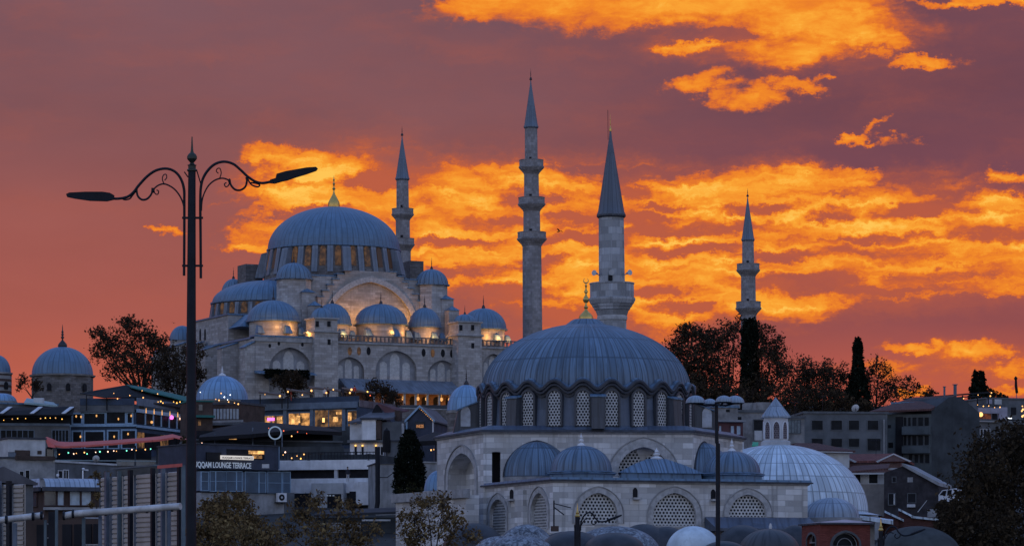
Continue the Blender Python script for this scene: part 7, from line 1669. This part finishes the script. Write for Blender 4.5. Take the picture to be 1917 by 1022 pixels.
roof_box('water_tank', 'water tank', 'grey water tank on the torn roof behind the maroon house', 1400, 770, 404, 1.2, 1.0, CONC)
roof_box('roof_vent', 'roof vent', 'metal roof vent left of the kiosk on the grey rendered house', 22, 857, 434, .9, .7, STEELB)
roof_box('air_conditioner', 'air conditioner', 'white air conditioner on the ledge below the lounge lettering at its right end', 497, 877, 399.5, .8, .55, WHITE2)
for k, (x, y, Y, lab) in enumerate(((548, 862, 409, 'first dark cafe table from the left on the white terrace'), (578, 861.5, 409, 'second dark cafe table from the left on the white terrace'), (600, 861, 409, 'third dark cafe table from the left on the white terrace'), (690, 861, 408, 'dark cafe table by the flue pipe on the white terrace'))):
    c = W(x, y, Y); t = thing('cafe_table', lab, 'table', tuple(c), 'cafe tables on the white terrace'); mb = MB(); mb.lathe([(.4, .72), (.4, .76), (.02, .77)], 14); mb.build('table_top', BROWN, t, True); mb = MB(); mb.lathe([(.24, 0), (.05, .05), (.04, .72)], 10); mb.build('stem', IRON, t, True)

# ---------------------------------------------------------------- birds
def bird(label, px, py, Y, span, tilt, up=.25):
    c = W(px, py, Y); t = thing('bird', label, 'bird', tuple(c)); b = MB(); s = span/2
    b.tube([(-.32*s, 0, .02*s), (-.15*s, 0, .05*s), (.12*s, 0, .03*s), (.38*s, 0, 0)], [.015*s, .08*s, .09*s, .02*s], 8); o = b.build('body', BLACK, t, True)
    for sd in (-1, 1):
        b = MB(); p = [(-.05*s, 0, .05*s), (.06*s, sd*.45*s, (.05+up)*s), (-.25*s, sd*1.0*s, (.02+up*.7)*s), (-.28*s, sd*.42*s, (.04+up*.8)*s), (-.22*s, 0, .05*s)]
        b.hexa(p if sd > 0 else p[::-1], [(x, y, z+.015*s) for x, y, z in (p if sd > 0 else p[::-1])]); b.build('wing', BLACK, t, True, False)
    t.rotation_euler = (R(12), R(8), R(tilt)); return t
bird('dark gull gliding right of the tallest minaret', 1046, 434, 260, .95, 150)
bird('tiny dark bird above the big left tree', 325, 605, 300, .5, 60)

# ---------------------------------------------------------------- people on the terraces
def person_mesh(seed):
    rng = random.Random(seed)
    J = [(0, 0, .95, .15), (0, .01, 1.2, .15), (0, .01, 1.42, .13), (0, 0, 1.52, .055), (0, -.01, 1.66, .10), (0, -.01, 1.74, .085)]
    E_ = [(0, 1), (1, 2), (2, 3), (3, 4), (4, 5)]
    for sd in (-1, 1):
        i = len(J); J += [(sd*.19, .01, 1.4, .065), (sd*.25, .02-.05*rng.random(), 1.13, .05), (sd*.22, -.08-.1*rng.random(), .9, .04), (sd*.21, -.12, .82, .035)]; E_ += [(2, i), (i, i+1), (i+1, i+2), (i+2, i+3)]
        i = len(J); J += [(sd*.1, 0, .88, .1), (sd*.11, -.02, .5, .075), (sd*.11, .02, .08, .05), (sd*.12, -.12, .04, .045)]; E_ += [(0, i), (i, i+1), (i+1, i+2), (i+2, i+3)]
    me = bpy.data.meshes.new('person'); me.from_pydata([j[:3] for j in J], E_, []); o = bpy.data.objects.new('tmp', me); C.objects.link(o)
    m = o.modifiers.new('skin', 'SKIN'); sv = me.skin_vertices[0].data
    for k, j in enumerate(J): sv[k].radius = (j[3], j[3]); sv[k].use_root = k == 0
    o.modifiers.new('sub', 'SUBSURF').levels = 1
    dg = bpy.context.evaluated_depsgraph_get(); out = bpy.data.meshes.new_from_object(o.evaluated_get(dg)); bpy.data.objects.remove(o); return out
CLOTH = {k: plain(k+' clothing', c, .9, 0, 6, .2) for k, c in (('dark', (.03, .03, .04)), ('red', (.35, .06, .04)), ('white', (.5, .5, .52)), ('blue', (.06, .09, .2)))}
SKIN = plain('skin', (.32, .2, .15), .7, 0, 5, .1, .3, False); HAIR = plain('dark hair', (.015, .012, .01), .8, 0, 5, .2)
def person(label, px, py, Y, cl, rz, seed, group=None):
    me = person_mesh(seed); me.materials.append(CLOTH[cl[0]]); me.materials.append(CLOTH[cl[1]]); me.materials.append(SKIN)
    for p in me.polygons: z = p.center.z; x = abs(p.center.x); p.material_index = 2 if z > 1.5 or (x > .17 and z < .92) else (0 if z > .92 else 1)
    me.polygons.foreach_set('use_smooth', [True]*len(me.polygons))
    o = bpy.data.objects.new('person', me); C.objects.link(o); o.location = W(px, py, Y); o.rotation_euler = (0, 0, rz); tag(o, label, 'person', group)
    mb = MB(); mb.ball((0, .025, 1.72), .105, 10, 7, 1.05); mb.build('hair', HAIR, o, True)
    mb = MB(); mb.ball((0, -.115, 1.665), .018, 6, 4); [mb.ball((s*.035, -.098, 1.70), .012, 6, 4) for s in (-1, 1)]; mb.build('face', HAIR if False else SKIN, o, True)
person('person in white trousers and dark top on the white terrace ledge', 651, 902, 408, ('dark', 'white'), .4, 1)
for k, (x, y, Y, cl, lab) in enumerate(((608, 748, 512, ('white', 'dark'), 'person in a white top under the middle pergola'), (614, 747, 513, ('red', 'dark'), 'person in a red top under the middle pergola'), (545, 750, 513, ('red', 'red'), 'person in red sitting place at the left pergola'), (664, 744, 512, ('red', 'dark'), 'person in a red top under the right pergola'), (642, 746, 512, ('dark', 'dark'), 'person in dark clothes between the two right pergolas'))):
    person(lab, x, y, Y, cl, k*.9, 10+k)
for k, (x, cl, lab) in enumerate(((815, ('dark', 'blue'), 'person in dark clothes at the left of the market lane'), (823, ('blue', 'dark'), 'person in a blue top second from left on the market lane'), (831, ('dark', 'dark'), 'person all in dark in the middle of the market lane'), (838, ('red', 'dark'), 'person in a red top on the market lane'), (846, ('white', 'dark'), 'person in a white top at the right of the market lane'))):
    person(lab, x, 828, 548, cl, .7*k, 20+k, 'people on the market lane')

# ---------------------------------------------------------------- repeats share a group
GROUPS = {'minaret': 'minarets', 'street_lamp': 'street lamps', 'satellite_dish': 'satellite dishes on the roofs', 'aerial': 'aerials on the roofs', 'string_lights': 'strings of lamps on the terraces',
          'cypress_tree': 'cypresses', 'broadleaf_tree': 'broadleaf trees on the hill and shore', 'bird': 'birds', 'canopy': 'black canopies', 'patio_umbrella': 'closed patio umbrellas', 'hoarding': 'beige hoardings',
          'water_tank': 'water tanks on the roofs', 'boundary_wall': 'stone boundary walls', 'person': 'people on the terraces'}
for o in list(bpy.data.objects):
    if o.parent is None and o.get('category'):
        k = o.name.split('.')[0]
        if k in GROUPS and not o.get('group'): o['group'] = GROUPS[k]
        if k == 'boundary_wall': o['kind'] = 'thing'
